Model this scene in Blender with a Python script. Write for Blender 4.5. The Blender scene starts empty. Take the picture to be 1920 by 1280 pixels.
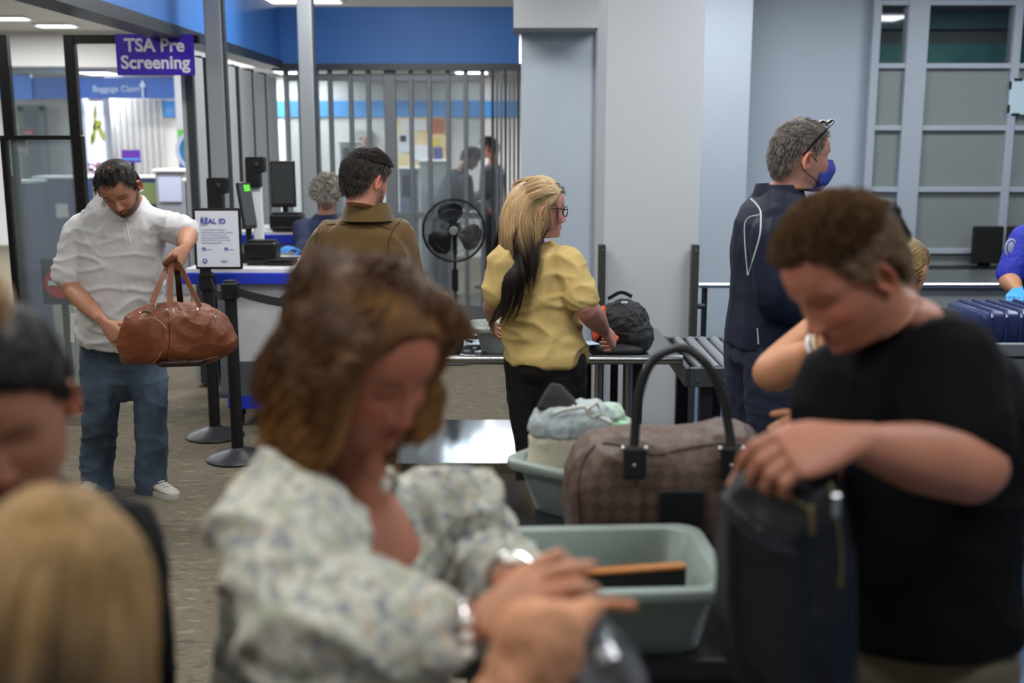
import bpy, bmesh, math, random
import numpy as np
from mathutils import Vector, Matrix, Euler

C = bpy.context.scene.collection
R = math.radians
PI = math.pi
rng = np.random.default_rng(7)
random.seed(7)

# ------------------------------------------------------------------ camera
F = 2027.0
CAMZ = 1.75
TILT = math.atan(370 / F)
scene = bpy.context.scene
cd = bpy.data.cameras.new('camera')
cam = bpy.data.objects.new('camera', cd)
C.objects.link(cam)
cam.location = (0, 0, CAMZ)
cam.rotation_euler = (PI / 2 - TILT, 0, 0)
cd.sensor_width = 36.0
cd.lens = F / 1920 * 36.0
cd.clip_start = 0.05
cd.dof.use_dof = True
cd.dof.focus_distance = 4.7
cd.dof.aperture_fstop = 1.75
cd.dof.aperture_blades = 9
scene.camera = cam
scene.view_settings.view_transform = 'Standard'
scene.view_settings.look = 'None'
scene.view_settings.gamma = 1
scene.view_settings.use_curve_mapping = False
scene.view_settings.exposure = 0.12
scene.cycles.max_bounces = 8
scene.cycles.sample_clamp_indirect = 4.0
world = bpy.data.worlds.new('world')
scene.world = world
world.use_nodes = True
world.node_tree.nodes['Background'].inputs[0].default_value = (0.55, 0.62, 0.72, 1)
world.node_tree.nodes['Background'].inputs[1].default_value = 0.12

CEIL = 3.3
def area(name, x, y, z, sx, sy, w, col=(1, 0.98, 0.95), rot=(0, 0, 0)):
    l = bpy.data.lights.new(name, 'AREA')
    l.shape = 'RECTANGLE'; l.size = sx; l.size_y = sy; l.energy = w; l.color = col
    o = bpy.data.objects.new(name, l); C.objects.link(o)
    o.location = (x, y, z); o.rotation_euler = rot
    return o
LAMPS = []   # (x, y, power, tint)
for (x, y, w) in [(-2.6, 3.0, 30), (0.0, 3.1, 30), (2.6, 3.0, 26),
                  (-1.1, 5.4, 36), (1.9, 5.2, 34), (4.2, 5.4, 30), (-4.2, 5.6, 36),
                  (-1.0, 8.2, 36), (1.6, 7.9, 34), (4.0, 7.9, 30), (-4.2, 8.6, 36),
                  (-1.6, 0.7, 34), (1.4, 0.5, 26)]:
    LAMPS.append((x, y, w, (0.93, 0.97, 1.0) if x > 1.0 else (1, 0.97, 0.92)))
for (x, y, w) in [(-6.3, 11.0, 85), (-3.4, 11.6, 80), (-6.25, 13.9, 110), (-6.0, 14.75, 0), (-3.2, 14.4, 110), (-2.45, 12.1, 60),
                  (2.2, 13.2, 60), (-0.4, 15.1, 90), (-8.6, 13.9, 120)]:  # leftmost hall lamp is out of view, set strong to brighten the left hall
    LAMPS.append((x, y, w, (0.97, 0.98, 1.0)))
for i, (x, y, w, c) in enumerate(LAMPS):
    if w:
        area('ceiling_lamp_light', x, y, CEIL - 0.045, 1.1, 0.5, w, c)

for (x, y, w) in [(-6.6, 16.7, 70), (-9.8, 17.0, 90), (-3.2, 16.5, 30)]:  # far-left light has no lamp, added to brighten the hall behind the glass
    area('low_ceiling_lamp_and_fill_light', x, y, 2.76, 1.0, .5, w, (.96, .98, 1))

# ------------------------------------------------------------------ helpers
FW = np.array([0, math.cos(TILT), -math.sin(TILT)])
UPV = np.array([0, math.sin(TILT), math.cos(TILT)])
def A(px, py, Y):
    """point of the place at distance Y in front of the viewer"""
    d = np.array([(px - 960) / F, 0, 0]) + UPV * (-(py - 640) / F) + FW
    return np.array([0, 0, CAMZ]) + d * (Y / d[1])
def FL(px, py, z=0.0):
    d = np.array([(px - 960) / F, 0, 0]) + UPV * (-(py - 640) / F) + FW
    return np.array([0, 0, CAMZ]) + d * ((z - CAMZ) / d[2])
def V(*a): return np.array(a, float)
def nz(v):
    v = np.asarray(v, float); return v / (np.linalg.norm(v, axis=-1, keepdims=True) + 1e-12)
def lin(h):
    if isinstance(h, str):
        h = h.lstrip('#'); c = [int(h[i:i + 2], 16) / 255 for i in (0, 2, 4)]
    else: c = h
    return tuple((x / 12.92 if x <= 0.04045 else ((x + 0.055) / 1.055) ** 2.4) for x in c)

class MB:
    """collects pieces of ONE mesh"""
    def __init__(s): s.v = []; s.f = []; s.n = 0; s.c = []
    def add(s, verts, faces, col=None):
        verts = np.asarray(verts, float).reshape(-1, 3)
        s.v.append(verts)
        n = s.n
        s.f.extend([tuple(i + n for i in f) for f in faces])
        s.n += len(verts)
        s.c.append(np.tile([1, 1, 1], (len(verts), 1)) if col is None else np.broadcast_to(np.asarray(col, float), (len(verts), 3)))
        return s
    def join(s, o):
        for v, c in zip(o.v, o.c):
            pass
        s.add(np.concatenate(o.v), o.f, np.concatenate(o.c)); return s
    def verts(s): return np.concatenate(s.v) if s.v else np.zeros((0, 3))
    def box(s, c, d, rz=0.0, bev=0.0, rot=None):
        bm = bmesh.new(); bmesh.ops.create_cube(bm, size=1)
        for v in bm.verts: v.co = Vector((v.co.x * d[0], v.co.y * d[1], v.co.z * d[2]))
        if bev: bmesh.ops.bevel(bm, geom=bm.edges[:], offset=bev, segments=2 if bev > 0.012 else 1, affect='EDGES', profile=0.5)
        m = Matrix.Translation(Vector([float(q) for q in c])) @ (rot if rot is not None else Matrix.Rotation(rz, 4, 'Z'))
        bm.verts.index_update()
        vs = [tuple(m @ v.co) for v in bm.verts]; fs = [tuple(v.index for v in f.verts) for f in bm.faces]
        bm.free(); return s.add(vs, fs)
    def bb(s, x0, x1, y0, y1, z0, z1, bev=0.0):
        return s.box(((x0 + x1) / 2, (y0 + y1) / 2, (z0 + z1) / 2), (abs(x1 - x0), abs(y1 - y0), abs(z1 - z0)), 0, bev)
    def loft(s, rings, cap=True, closed=True, col=None):
        rings = [np.asarray(r, float) for r in rings]
        n = len(rings[0]); k = len(rings)
        f = []
        m = n if closed else n - 1
        for i in range(k - 1):
            for j in range(m):
                a = i * n + j; b = i * n + (j + 1) % n
                f.append((a, b, b + n, a + n))
        if cap and closed:
            f.append(tuple(reversed(range(n)))); f.append(tuple((k - 1) * n + j for j in range(n)))
        return s.add(np.concatenate(rings), f, col)
    def tube(s, pts, rad, seg=12, up=(0, 0, 1), flat=1.0, cap=True, rnd=False):
        pts = np.asarray(pts, float); k = len(pts)
        rad = np.broadcast_to(np.asarray(rad, float), (k,)).copy()
        if rnd:
            t0 = nz(pts[0] - pts[1]); t1 = nz(pts[-1] - pts[-2])
            pre = [pts[0] + t0 * rad[0] * q for q in (0.97, 0.75, 0.4)]; prr = [rad[0] * q for q in (0.24, 0.66, 0.92)]
            pos = [pts[-1] + t1 * rad[-1] * q for q in (0.4, 0.75, 0.97)]; por = [rad[-1] * q for q in (0.92, 0.66, 0.24)]
            pts = np.array(pre + list(pts) + pos); rad = np.array(prr + list(rad) + por); k = len(pts)
        T = np.zeros_like(pts); T[1:-1] = pts[2:] - pts[:-2]; T[0] = pts[1] - pts[0]; T[-1] = pts[-1] - pts[-2]
        T = nz(T)
        u = np.asarray(up, float)
        if abs(np.dot(nz(u), T[0])) > 0.95: u = V(1, 0, 0) if abs(T[0][0]) < 0.9 else V(0, 1, 0)
        rings = []
        a = np.linspace(0, 2 * PI, seg, endpoint=False)
        U = nz(u - T[0] * np.dot(u, T[0]))
        for i in range(k):
            U = nz(U - T[i] * np.dot(U, T[i])); W = np.cross(T[i], U)
            rings.append(pts[i] + rad[i] * (np.cos(a)[:, None] * W + flat * np.sin(a)[:, None] * U))
        return s.loft(rings, cap)
    def ell(s, c, r, rot=None, seg=20, ring=12):
        c = np.asarray(c, float); r = np.broadcast_to(np.asarray(r, float), (3,))
        rings = []
        a = np.linspace(0, 2 * PI, seg, endpoint=False)
        for i in range(ring + 1):
            t = -PI / 2 + PI * (i if 0 < i < ring else (0.06 if i == 0 else ring - 0.06)) / ring
            p = np.stack([np.cos(a) * math.cos(t) * r[0], np.sin(a) * math.cos(t) * r[1], np.full(seg, math.sin(t)) * r[2]], 1)
            if rot is not None: p = p @ np.asarray(rot).T
            rings.append(p + c)
        return s.loft(rings)
    def lathe(s, prof, c, seg=24, axis=(0, 0, 1)):
        c = np.asarray(c, float); ax = nz(axis)
        u = nz(np.cross(ax, (1, 0, 0) if abs(ax[0]) < 0.9 else (0, 1, 0))); w = np.cross(ax, u)
        a = np.linspace(0, 2 * PI, seg, endpoint=False)
        rings = [c + ax * h + max(r, 1e-4) * (np.cos(a)[:, None] * u + np.sin(a)[:, None] * w) for r, h in prof]
        return s.loft(rings)
    def poly(s, pts, th, nrm):
        """flat polygon with thickness"""
        pts = np.asarray(pts, float); n = len(pts); nn = nz(nrm) * th
        f = [tuple(range(n)), tuple(reversed(range(n, 2 * n)))]
        for j in range(n):
            k = (j + 1) % n; f.append((j, j + n, k + n, k))
        return s.add(np.concatenate([pts, pts - nn]), f)

MESH_N = {}
def mesh_from(name, mb, mats, smooth=True, sharp=35, col=False):
    me = bpy.data.meshes.new(name)
    me.from_pydata(mb.verts().tolist(), [], mb.f)
    if not isinstance(mats, (list, tuple)): mats = [mats]
    for m in mats: me.materials.append(m)
    me.validate()
    bm = bmesh.new(); bm.from_mesh(me); bmesh.ops.recalc_face_normals(bm, faces=bm.faces); bm.to_mesh(me); bm.free()
    if smooth:
        me.polygons.foreach_set('use_smooth', [True] * len(me.polygons))
        if sharp: me.set_sharp_from_angle(angle=R(sharp))
    if col:
        at = me.color_attributes.new('Col', 'FLOAT_COLOR', 'POINT')
        cc = np.ones((len(me.vertices), 4)); cc[:, :3] = np.concatenate(mb.c)[:len(cc)]
        at.data.foreach_set('color', cc.ravel())
    return me
def link(o, parent=None, loc0=None):
    C.objects.link(o)
    if parent is not None:
        o.parent = parent
        o.matrix_parent_inverse = Matrix.Translation(-Vector(parent['_w'] if '_w' in parent else (0, 0, 0)))
    return o
def mk(name, mb, mat, parent=None, smooth=True, sharp=35, col=False):
    o = bpy.data.objects.new(name, mesh_from(name, mb, mat, smooth, sharp, col))
    return link(o, parent)
def tag(o, label=None, cat=None, group=None, kind=None):
    if label: o['label'] = label
    if cat: o['category'] = cat
    if group: o['group'] = group
    if kind: o['kind'] = kind
    return o
def thing(name, loc, label, cat, group=None):
    o = bpy.data.objects.new(name, None); C.objects.link(o)
    o.location = [float(q) for q in loc]; o.empty_display_size = 0.1
    o['_w'] = [float(q) for q in loc]
    return tag(o, label, cat, group)
def copy_tree(o, parent=None):
    c = o.copy(); C.objects.link(c)
    if parent is not None:
        c.parent = parent; c.matrix_parent_inverse = o.matrix_parent_inverse.copy()
    for ch in list(o.children): copy_tree(ch, c)
    return c
def struct(name, mb, mat, **k):
    o = mk(name, mb, mat, **k); o['kind'] = 'structure'; return o

# ------------------------------------------------------------------ materials
MATS = {}
def mat(name, col, rough=0.6, metal=0.0, bump=0.0, bscale=60.0, var=0.0, vscale=8.0, col2=None, spec=0.5, trans=0.0,
        alpha=1.0, emit=0.0, stretch=(1, 1, 1), sheen=0.0, sub=0.0, attr=False, coat=0.0, ior=1.45, detail=4.0):
    if name in MATS: return MATS[name]
    m = bpy.data.materials.new(name); m.use_nodes = True
    nt = m.node_tree; b = nt.nodes['Principled BSDF']; L = nt.links
    c = lin(col); b.inputs['Base Color'].default_value = (*c, 1)
    b.inputs['Roughness'].default_value = rough; b.inputs['Metallic'].default_value = metal
    b.inputs['Specular IOR Level'].default_value = spec; b.inputs['IOR'].default_value = ior
    b.inputs['Transmission Weight'].default_value = trans; b.inputs['Alpha'].default_value = alpha
    b.inputs['Sheen Weight'].default_value = sheen; b.inputs['Coat Weight'].default_value = coat
    if sub:
        b.inputs['Subsurface Weight'].default_value = sub; b.inputs['Subsurface Radius'].default_value = (0.6, 0.25, 0.12); b.inputs['Subsurface Scale'].default_value = 0.012
    tc = nt.nodes.new('ShaderNodeTexCoord'); mp = nt.nodes.new('ShaderNodeMapping')
    mp.inputs['Scale'].default_value = stretch; L.new(tc.outputs['Object'], mp.inputs[0])
    base = None
    if attr:
        at = nt.nodes.new('ShaderNodeAttribute'); at.attribute_name = 'Col'
        base = at.outputs['Color']
    if var or col2:
        n = nt.nodes.new('ShaderNodeTexNoise'); n.inputs['Scale'].default_value = vscale; n.inputs['Detail'].default_value = detail
        L.new(mp.outputs[0], n.inputs[0])
        mx = nt.nodes.new('ShaderNodeMix'); mx.data_type = 'RGBA'
        rp = nt.nodes.new('ShaderNodeMapRange'); rp.inputs[1].default_value = 0.35; rp.inputs[2].default_value = 0.65
        L.new(n.outputs[0], rp.inputs[0]); L.new(rp.outputs[0], mx.inputs[0])
        if col2:
            mx.inputs[6].default_value = (*c, 1); mx.inputs[7].default_value = (*lin(col2), 1)
        else:
            mx.inputs[6].default_value = tuple(max(0, x * (1 - var)) for x in c) + (1,)
            mx.inputs[7].default_value = tuple(min(1, x * (1 + var)) for x in c) + (1,)
        if base is not None:
            mx2 = nt.nodes.new('ShaderNodeMix'); mx2.data_type = 'RGBA'; mx2.blend_type = 'MULTIPLY'; mx2.inputs[0].default_value = 1
            L.new(base, mx2.inputs[6]); L.new(mx.outputs[2], mx2.inputs[7]); base = mx2.outputs[2]
        else: base = mx.outputs[2]
    if base is not None: L.new(base, b.inputs['Base Color'])
    if emit:
        b.inputs['Emission Strength'].default_value = emit
        b.inputs['Emission Color'].default_value = (*c, 1)
    if bump:
        n2 = nt.nodes.new('ShaderNodeTexNoise'); n2.inputs['Scale'].default_value = bscale; n2.inputs['Detail'].default_value = 5
        L.new(mp.outputs[0], n2.inputs[0])
        bp = nt.nodes.new('ShaderNodeBump'); bp.inputs['Strength'].default_value = bump; bp.inputs['Distance'].default_value = 0.01
        L.new(n2.outputs[0], bp.inputs['Height']); L.new(bp.outputs[0], b.inputs['Normal'])
    MATS[name] = m
    return m
def carpet_mat():
    m = bpy.data.materials.new('carpet'); m.use_nodes = True; nt = m.node_tree; b = nt.nodes['Principled BSDF']; L = nt.links
    b.inputs['Roughness'].default_value = 0.95; b.inputs['Specular IOR Level'].default_value = 0.1
    tc = nt.nodes.new('ShaderNodeTexCoord')
    def noise(sc, stretch, det=3):
        mp = nt.nodes.new('ShaderNodeMapping'); mp.inputs['Scale'].default_value = stretch; L.new(tc.outputs['Object'], mp.inputs[0])
        n = nt.nodes.new('ShaderNodeTexNoise'); n.inputs['Scale'].default_value = sc; n.inputs['Detail'].default_value = det; L.new(mp.outputs[0], n.inputs[0]); return n
    n1 = noise(9, (1, 3.0, 1), 3); n2 = noise(220, (1, 1, 1), 2); n3 = noise(0.8, (1, 1, 1), 2)
    r = nt.nodes.new('ShaderNodeValToRGB'); L.new(n1.outputs[0], r.inputs[0])
    e = r.color_ramp.elements
    e[0].position = 0.32; e[0].color = (*lin('#5b564b'), 1); e[1].position = 0.68; e[1].color = (*lin('#867d6b'), 1)
    x = e.new(0.45); x.color = (*lin('#746c5d'), 1); x = e.new(0.55); x.color = (*lin('#686255'), 1)
    mx = nt.nodes.new('ShaderNodeMix'); mx.data_type = 'RGBA'; mx.blend_type = 'MULTIPLY'; mx.inputs[0].default_value = 0.8
    rp = nt.nodes.new('ShaderNodeMapRange'); rp.inputs[1].default_value = 0.3; rp.inputs[2].default_value = 0.7; rp.inputs[3].default_value = 0.72; rp.inputs[4].default_value = 1.15
    L.new(n2.outputs[0], rp.inputs[0]); L.new(r.outputs[0], mx.inputs[6]); L.new(rp.outputs[0], mx.inputs[7])
    L.new(mx.outputs[2], b.inputs['Base Color'])
    bp = nt.nodes.new('ShaderNodeBump'); bp.inputs['Strength'].default_value = 0.6; bp.inputs['Distance'].default_value = 0.006
    L.new(n2.outputs[0], bp.inputs['Height']); L.new(bp.outputs[0], b.inputs['Normal'])
    return m
def glass_mat(name, tint='#cfd8dc', haze=0.25, rough=0.05, glossy=0.12):
    """architectural pane: see-through, a little haze, a little reflection"""
    m = bpy.data.materials.new(name); m.use_nodes = True; nt = m.node_tree; L = nt.links
    nt.nodes.remove(nt.nodes['Principled BSDF']); out = nt.nodes['Material Output']
    t = nt.nodes.new('ShaderNodeBsdfTransparent'); t.inputs[0].default_value = (*lin('#e8eef0'), 1)
    d = nt.nodes.new('ShaderNodeBsdfDiffuse'); d.inputs[0].default_value = (*lin(tint), 1)
    g = nt.nodes.new('ShaderNodeBsdfGlossy'); g.inputs[1].default_value = rough
    m1 = nt.nodes.new('ShaderNodeMixShader'); m1.inputs[0].default_value = haze
    m2 = nt.nodes.new('ShaderNodeMixShader'); m2.inputs[0].default_value = glossy
    L.new(t.outputs[0], m1.inputs[1]); L.new(d.outputs[0], m1.inputs[2])
    L.new(m1.outputs[0], m2.inputs[1]); L.new(g.outputs[0], m2.inputs[2]); L.new(m2.outputs[0], out.inputs[0])
    return m
def text(name, body, size, loc, rot, mt, parent=None, align='CENTER', bold=0.0, ext=0.0008, spacing=1.0):
    cu = bpy.data.curves.new(name, 'FONT'); cu.body = body; cu.size = size; cu.align_x = align; cu.align_y = 'CENTER'
    cu.extrude = ext; cu.offset = bold; cu.space_character = spacing; cu.resolution_u = 4
    cu.materials.append(mt)
    o = bpy.data.objects.new(name, cu); C.objects.link(o)
    dg = bpy.context.evaluated_depsgraph_get(); me = bpy.data.meshes.new_from_object(o.evaluated_get(dg)); bpy.data.objects.remove(o)
    me.transform(Matrix.Translation(Vector([float(q) for q in loc])) @ Euler(rot).to_matrix().to_4x4())
    o = bpy.data.objects.new(name, me)
    return link(o, parent)
# ------------------------------------------------------------------ setting
m_carpet = carpet_mat()
m_bluefloor = mat('blue vinyl floor', '#39506e', 0.35, var=0.12, vscale=3, spec=0.4)
m_ceil = mat('ceiling white', '#c9c8c4', 0.9)
m_wallb = mat('pale blue wall paint', '#a7b0ba', 0.7, var=0.025, vscale=1.5)
m_wallw = mat('warm white wall', '#cfcdca', 0.75, var=0.02, vscale=1.2)
m_pillar = mat('pillar paint', '#bcc0c3', 0.6, var=0.02, vscale=1.0)
m_navy = mat('navy baseboard', '#1d2b49', 0.5)
m_fascia = mat('royal blue fascia', '#4b86d6', 0.45, var=0.06, vscale=1.2)
m_alu = mat('brushed aluminium', '#9a9fa4', 0.45, 0.35, bump=0.05, bscale=30, stretch=(1, 1, 12))
m_gate = mat('gate grey metal', '#868c92', 0.45, 0.35)
m_dkalu = mat('dark track metal', '#4d5256', 0.4, 0.6)
m_steel = mat('stainless steel', '#b4b6b8', 0.22, 1.0, bump=0.03, bscale=60, stretch=(1, 8, 1))
m_mirrorsteel = mat('polished steel sheet', '#8f959c', 0.12, 0.9)
m_dsteel = mat('dark steel', '#3b3d3f', 0.42, 0.8)
m_black = mat('black plastic', '#101113', 0.4)
m_blackm = mat('black matte', '#0c0c0e', 0.65)
m_white = mat('white plastic', '#d9dbdc', 0.4)
m_lampoff = mat('lamp lens', '#f4f7ff', 0.5, emit=4.5)
m_lampframe = mat('lamp frame', '#d8d8d6', 0.5)
m_bluetrim = mat('cobalt trim', '#2338b8', 0.4)
m_light_blue = mat('sky blue band', '#4f9be0', 0.5)
m_poly = glass_mat('polycarbonate pane', '#b4bcc2', 0.17, 0.08, 0.05)
m_clear = glass_mat('clear pane', '#c8d0d4', 0.10, 0.03, 0.07)

f = struct('floor', MB().bb(-14, 0.93, -2, 20, -0.08, 0), m_carpet, smooth=False)
struct('floor_blue_vinyl', MB().bb(0.93, 9, -2, 12, -0.08, 0), m_bluefloor, smooth=False)
struct('trim_1', MB().bb(1.35, 6, 2.86, 2.9, 0, 0.003), mat('yellow floor tape', '#b99a2c', 0.6), smooth=False)
struct('ceiling', MB().bb(-14, 9, -2, 15.6, CEIL, CEIL + 0.1), m_ceil, smooth=False)
struct('ceiling_far', MB().bb(-14, 9, 15.6, 20, 2.81, CEIL + 0.1), m_ceil, smooth=False)
struct('wall_far', MB().bb(-14, 9, 19, 19.2, 0, 2.81), m_wallw, smooth=False)
struct('wall_left', MB().bb(-14.1, -14, -2, 20, 0, CEIL), m_wallw, smooth=False)
struct('wall_near', MB().bb(-14, 9, -2.1, -2, 0, CEIL), m_wallw, smooth=False)
struct('wall_right', MB().bb(9, 9.1, -2, 20, 0, CEIL), m_wallb, smooth=False)
# ceiling lamps
lampm = None
for i, (x, y, w, c) in enumerate(LAMPS):
    if lampm is None:
        t = thing('ceiling_lamp', (x, y, CEIL), 'x', 'lamp', 'rectangular ceiling lamps'); lampm = t
        fr = MB()
        fr.bb(x - .62, x + .62, y - .32, y - .28, CEIL - .03, CEIL); fr.bb(x - .62, x + .62, y + .28, y + .32, CEIL - .03, CEIL)
        fr.bb(x - .62, x - .58, y - .28, y + .28, CEIL - .03, CEIL); fr.bb(x + .58, x + .62, y - .28, y + .28, CEIL - .03, CEIL)
        mk('frame', fr, m_lampframe, t, smooth=False)
        mk('lens', MB().bb(x - .58, x + .58, y - .28, y + .28, CEIL - .022, CEIL - .004), m_lampoff, t, smooth=False)
    else:
        t = copy_tree(lampm); t.location = (x, y, CEIL)
    far = y > 10
    t['label'] = ('white rectangular lamp lit in the ceiling of the far hall' if far else 'white rectangular lamp lit in the ceiling above the checkpoint')
    t['group'] = 'far hall ceiling lamps' if far else 'checkpoint ceiling lamps'
    if abs(x + 6.25) < .01: t.scale = (.42, .5, 1); t['label'] = 'small bright ceiling lamp at the top left, left one of the two side by side'; del t['group']
    if abs(x + 6.0) < .01: t.scale = (.42, .5, 1); t['label'] = 'small bright ceiling lamp at the top left, right one of the two side by side'; del t['group']
# lamps in the lower ceiling
for (px, py, Y, lab) in [(185, 128, 16.6, 'low ceiling lamp glowing above the dark blue overhead band at left'),
                         (548, 129, 16.4, 'low ceiling lamp seen just under the fascia left of the tall grey post'),
                         (884, 128, 16.4, 'low ceiling lamp seen just under the fascia above the folding gate')]:
    p = A(px, py, Y); p[2] = 2.81
    t = copy_tree(lampm); t.location = p; t.scale = (.40, 1.2, 1); t['label'] = lab
    if 'group' in t: del t['group']

# back walls of the checkpoint
def z_at(py, Y): return float(A(960, py, Y)[2])
def x_at(px, py, Y): return float(A(px, py, Y)[0])
xw0 = x_at(977, 300, 9.3); xw1 = x_at(1113, 300, 9.3)
struct('wall_back_panel', MB().bb(xw0, xw1, 9.3, 9.42, 0, z_at(55, 9.3)), m_wallb, smooth=False)
struct('trim_2', MB().bb(xw1, xw1 + .055, 9.26, 9.42, 0, CEIL), mat('grey corner strip', '#8f949c', .5), smooth=False)
struct('wall_header', MB().bb(x_at(963, 30, 8.9), x_at(1124, 30, 8.9), 8.9, 9.42, z_at(52, 8.9), CEIL), mat('header paint', '#a3a5a6', .7), smooth=False)
px0, px1 = x_at(1131, 480, 6.35), x_at(1309, 480, 6.35)
struct('pillar', MB().bb(px0, px1, 6.35, 7.0, 0, CEIL, .004), m_pillar, smooth=False)
struct('wall_back_column', MB().bb(px1 - .1, x_at(1401, 300, 9.0), 9.0, 9.7, 0, CEIL), m_wallb, smooth=False)
xwin = x_at(1622, 250, 9.6)
struct('wall_back', MB().bb(x_at(1398, 300, 9.0) - .3, xwin, 9.6, 9.75, 0, CEIL), m_wallb, smooth=False)
struct('baseboard_back', MB().bb(px1, x_at(1403, 300, 8.97), 8.975, 9.0, 0, .15).bb(x_at(1403, 300, 8.97), 9, 9.57, 9.6, 0, .15), m_navy, smooth=False)
# interior window wall
zs = [z_at(p, 9.55) for p in (528, 470, 355, 240, 124, 6, -110)]
m_mull = mat('window frame paint', '#a3abb6', .5)
m_film = glass_mat('frosted pane', '#8d9493', 0.84, 0.25, 0.06)
m_dkglass = glass_mat('dark clear pane', '#20262a', 0.25, 0.03, 0.08)
struct('wall_under_window', MB().bb(xwin, 9, 9.56, 9.75, 0, zs[0]), m_wallb, smooth=False)
xs = [xwin, x_at(1690, 250, 9.55), x_at(1885, 250, 9.55), x_at(2080, 250, 9.55), x_at(2275, 250, 9.55)]
win = thing('window_1', (xwin, 9.55, zs[0]), None, None); win['kind'] = 'structure'
for k, x in enumerate(xs):
    w = .16 if k == 1 else .05
    mk('window_post', MB().bb(x - (.02 if k != 1 else .02), x + w, 9.49, 9.62, zs[0], CEIL, .004), m_mull, win, smooth=False)
for z in zs:
    mk('window_rail', MB().bb(xwin, xs[-1], 9.5, 9.6, z - .022, z + .022, .003), m_mull, win, smooth=False)
for k in range(len(xs) - 1):
    x0 = xs[k] + (.16 if k == 1 else .05); x1 = xs[k + 1] - .02
    for j in range(len(zs) - 1):
        mk('pane', MB().bb(x0, x1, 9.545, 9.555, zs[j] + .022, zs[j + 1] - .022), m_film if j < 4 else m_dkglass, win, smooth=False)
# dark room behind the window
struct('wall_room_behind_window', MB().bb(xwin - .3, 9, 12.5, 12.6, 0, CEIL), mat('dim room wall', '#5b615f', .8), smooth=False)
z0, z1 = z_at(115, 12.4), z_at(82, 12.4)
struct('trim_3', MB().bb(xwin, 9, 12.38, 12.5, z0 - .1, z1), mat('teal wall band', '#2a5f66', .6, col2='#35706c', vscale=5), smooth=False)
struct('trim_4', MB().bb(xwin, 9, 12.38, 12.5, z1 + .16, z1 + .5), mat('dull teal band', '#3a5f68', .6), smooth=False)
struct('trim_5', MB().bb(xwin, 9, 9.85, 10.2, z_at(4, 9.7), CEIL), mat('red brown header', '#7c3322', .6), smooth=False)
struct('ceiling_dark_room', MB().bb(xwin - .3, 9, 9.8, 12.6, CEIL - .05, CEIL - .02), mat('dark ceiling', '#2a2826', .9), smooth=False)
area('dim_room_fill_light', xwin + 1.6, 11.2, 3.2, 1.2, .6, 45)  # unseen fill added to brighten the room and the window panes
# taped paper
p = A(1910, 182, 9.46)
t = thing('taped_notice', p, 'pale blue paper taped to the window at the right edge with black corner tape', 'notice')
pw, ph = .26, .29
mk('paper', MB().bb(p[0] - .07, p[0] + pw, 9.485, 9.488, p[2] - ph / 2, p[2] + ph / 2), mat('pale paper', '#bcd3dc', .7), t, smooth=False)
for sx in (-1, 1):
    for sz in (-1, 1):
        cx = p[0] + .095 + sx * .165; cz = p[2] + sz * .145
        mk('tape', MB().bb(cx - .01, cx + .012, 9.48, 9.484, cz - sz * .08, cz - sz * .01), m_blackm, t, smooth=False)
        mk('tape', MB().bb(cx - sx * .10, cx - sx * .03, 9.48, 9.484, cz - .01, cz + .012), m_blackm, t, smooth=False)

# ------------------------------------------------------------------ fascia beams
YG = 10.5
zb, zt = z_at(121, YG), z_at(15, YG)
xg0, xg1 = x_at(515, 118, YG), x_at(978, 118, YG)
struct('fascia_back', MB().bb(xg0, xg1 - .02, YG - .1, YG + .1, zb, zt), m_fascia, smooth=False)
struct('trim_6', MB().bb(xg0, xg1, YG - .13, YG + .13, zb - .06, zb), m_dkalu, smooth=False)
def slab(x0, y0, x1, y1, th, z0, z1):
    d = nz(V(x1 - x0, y1 - y0, 0)); n = V(-d[1], d[0], 0) * th / 2
    q = [V(x0, y0, 0) - n, V(x1, y1, 0) - n, V(x1, y1, 0) + n, V(x0, y0, 0) + n]
    mb = MB(); mb.loft([[v + V(0, 0, z0) for v in q], [v + V(0, 0, z1) for v in q]]); return mb
e1 = FL(124, 1, zb); XL0 = e1[0]; YL0 = e1[1]
dd = (xg0 - XL0) / (YG - YL0)
xs0 = XL0 - dd * 2.4; ys0 = YL0 - 2.4
struct('fascia_left', slab(xs0, ys0, xg0, YG, .16, zb + .03, zt), m_fascia, smooth=False)
struct('trim_7', slab(xs0, ys0, xg0, YG, .20, zb - .045, zb + .03), m_dkalu, smooth=False)
# ------------------------------------------------------------------ tall grey posts
for (px, Y, lab) in [(414, 7.5, 'tall square grey post rising behind the document sign, left of two'), (581, 8.8, 'tall square grey post rising left of the man in the brown jacket')]:
    x = x_at(px, 300, Y); w = .056
    t = thing('support_post', (x, Y, 0), lab, 'post')
    mk('post_shaft', MB().bb(x - w, x + w, Y - w, Y + w, 0, CEIL, .006), m_alu, t, smooth=False)
    mk('track', MB().bb(x + w, x + w + .014, Y - .03, Y + .03, 0.05, CEIL), m_dkalu, t, smooth=False)
    mk('foot_plate', MB().bb(x - .1, x + .1, Y - .1, Y + .1, 0, .012, .003), m_dkalu, t, smooth=False)

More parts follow.
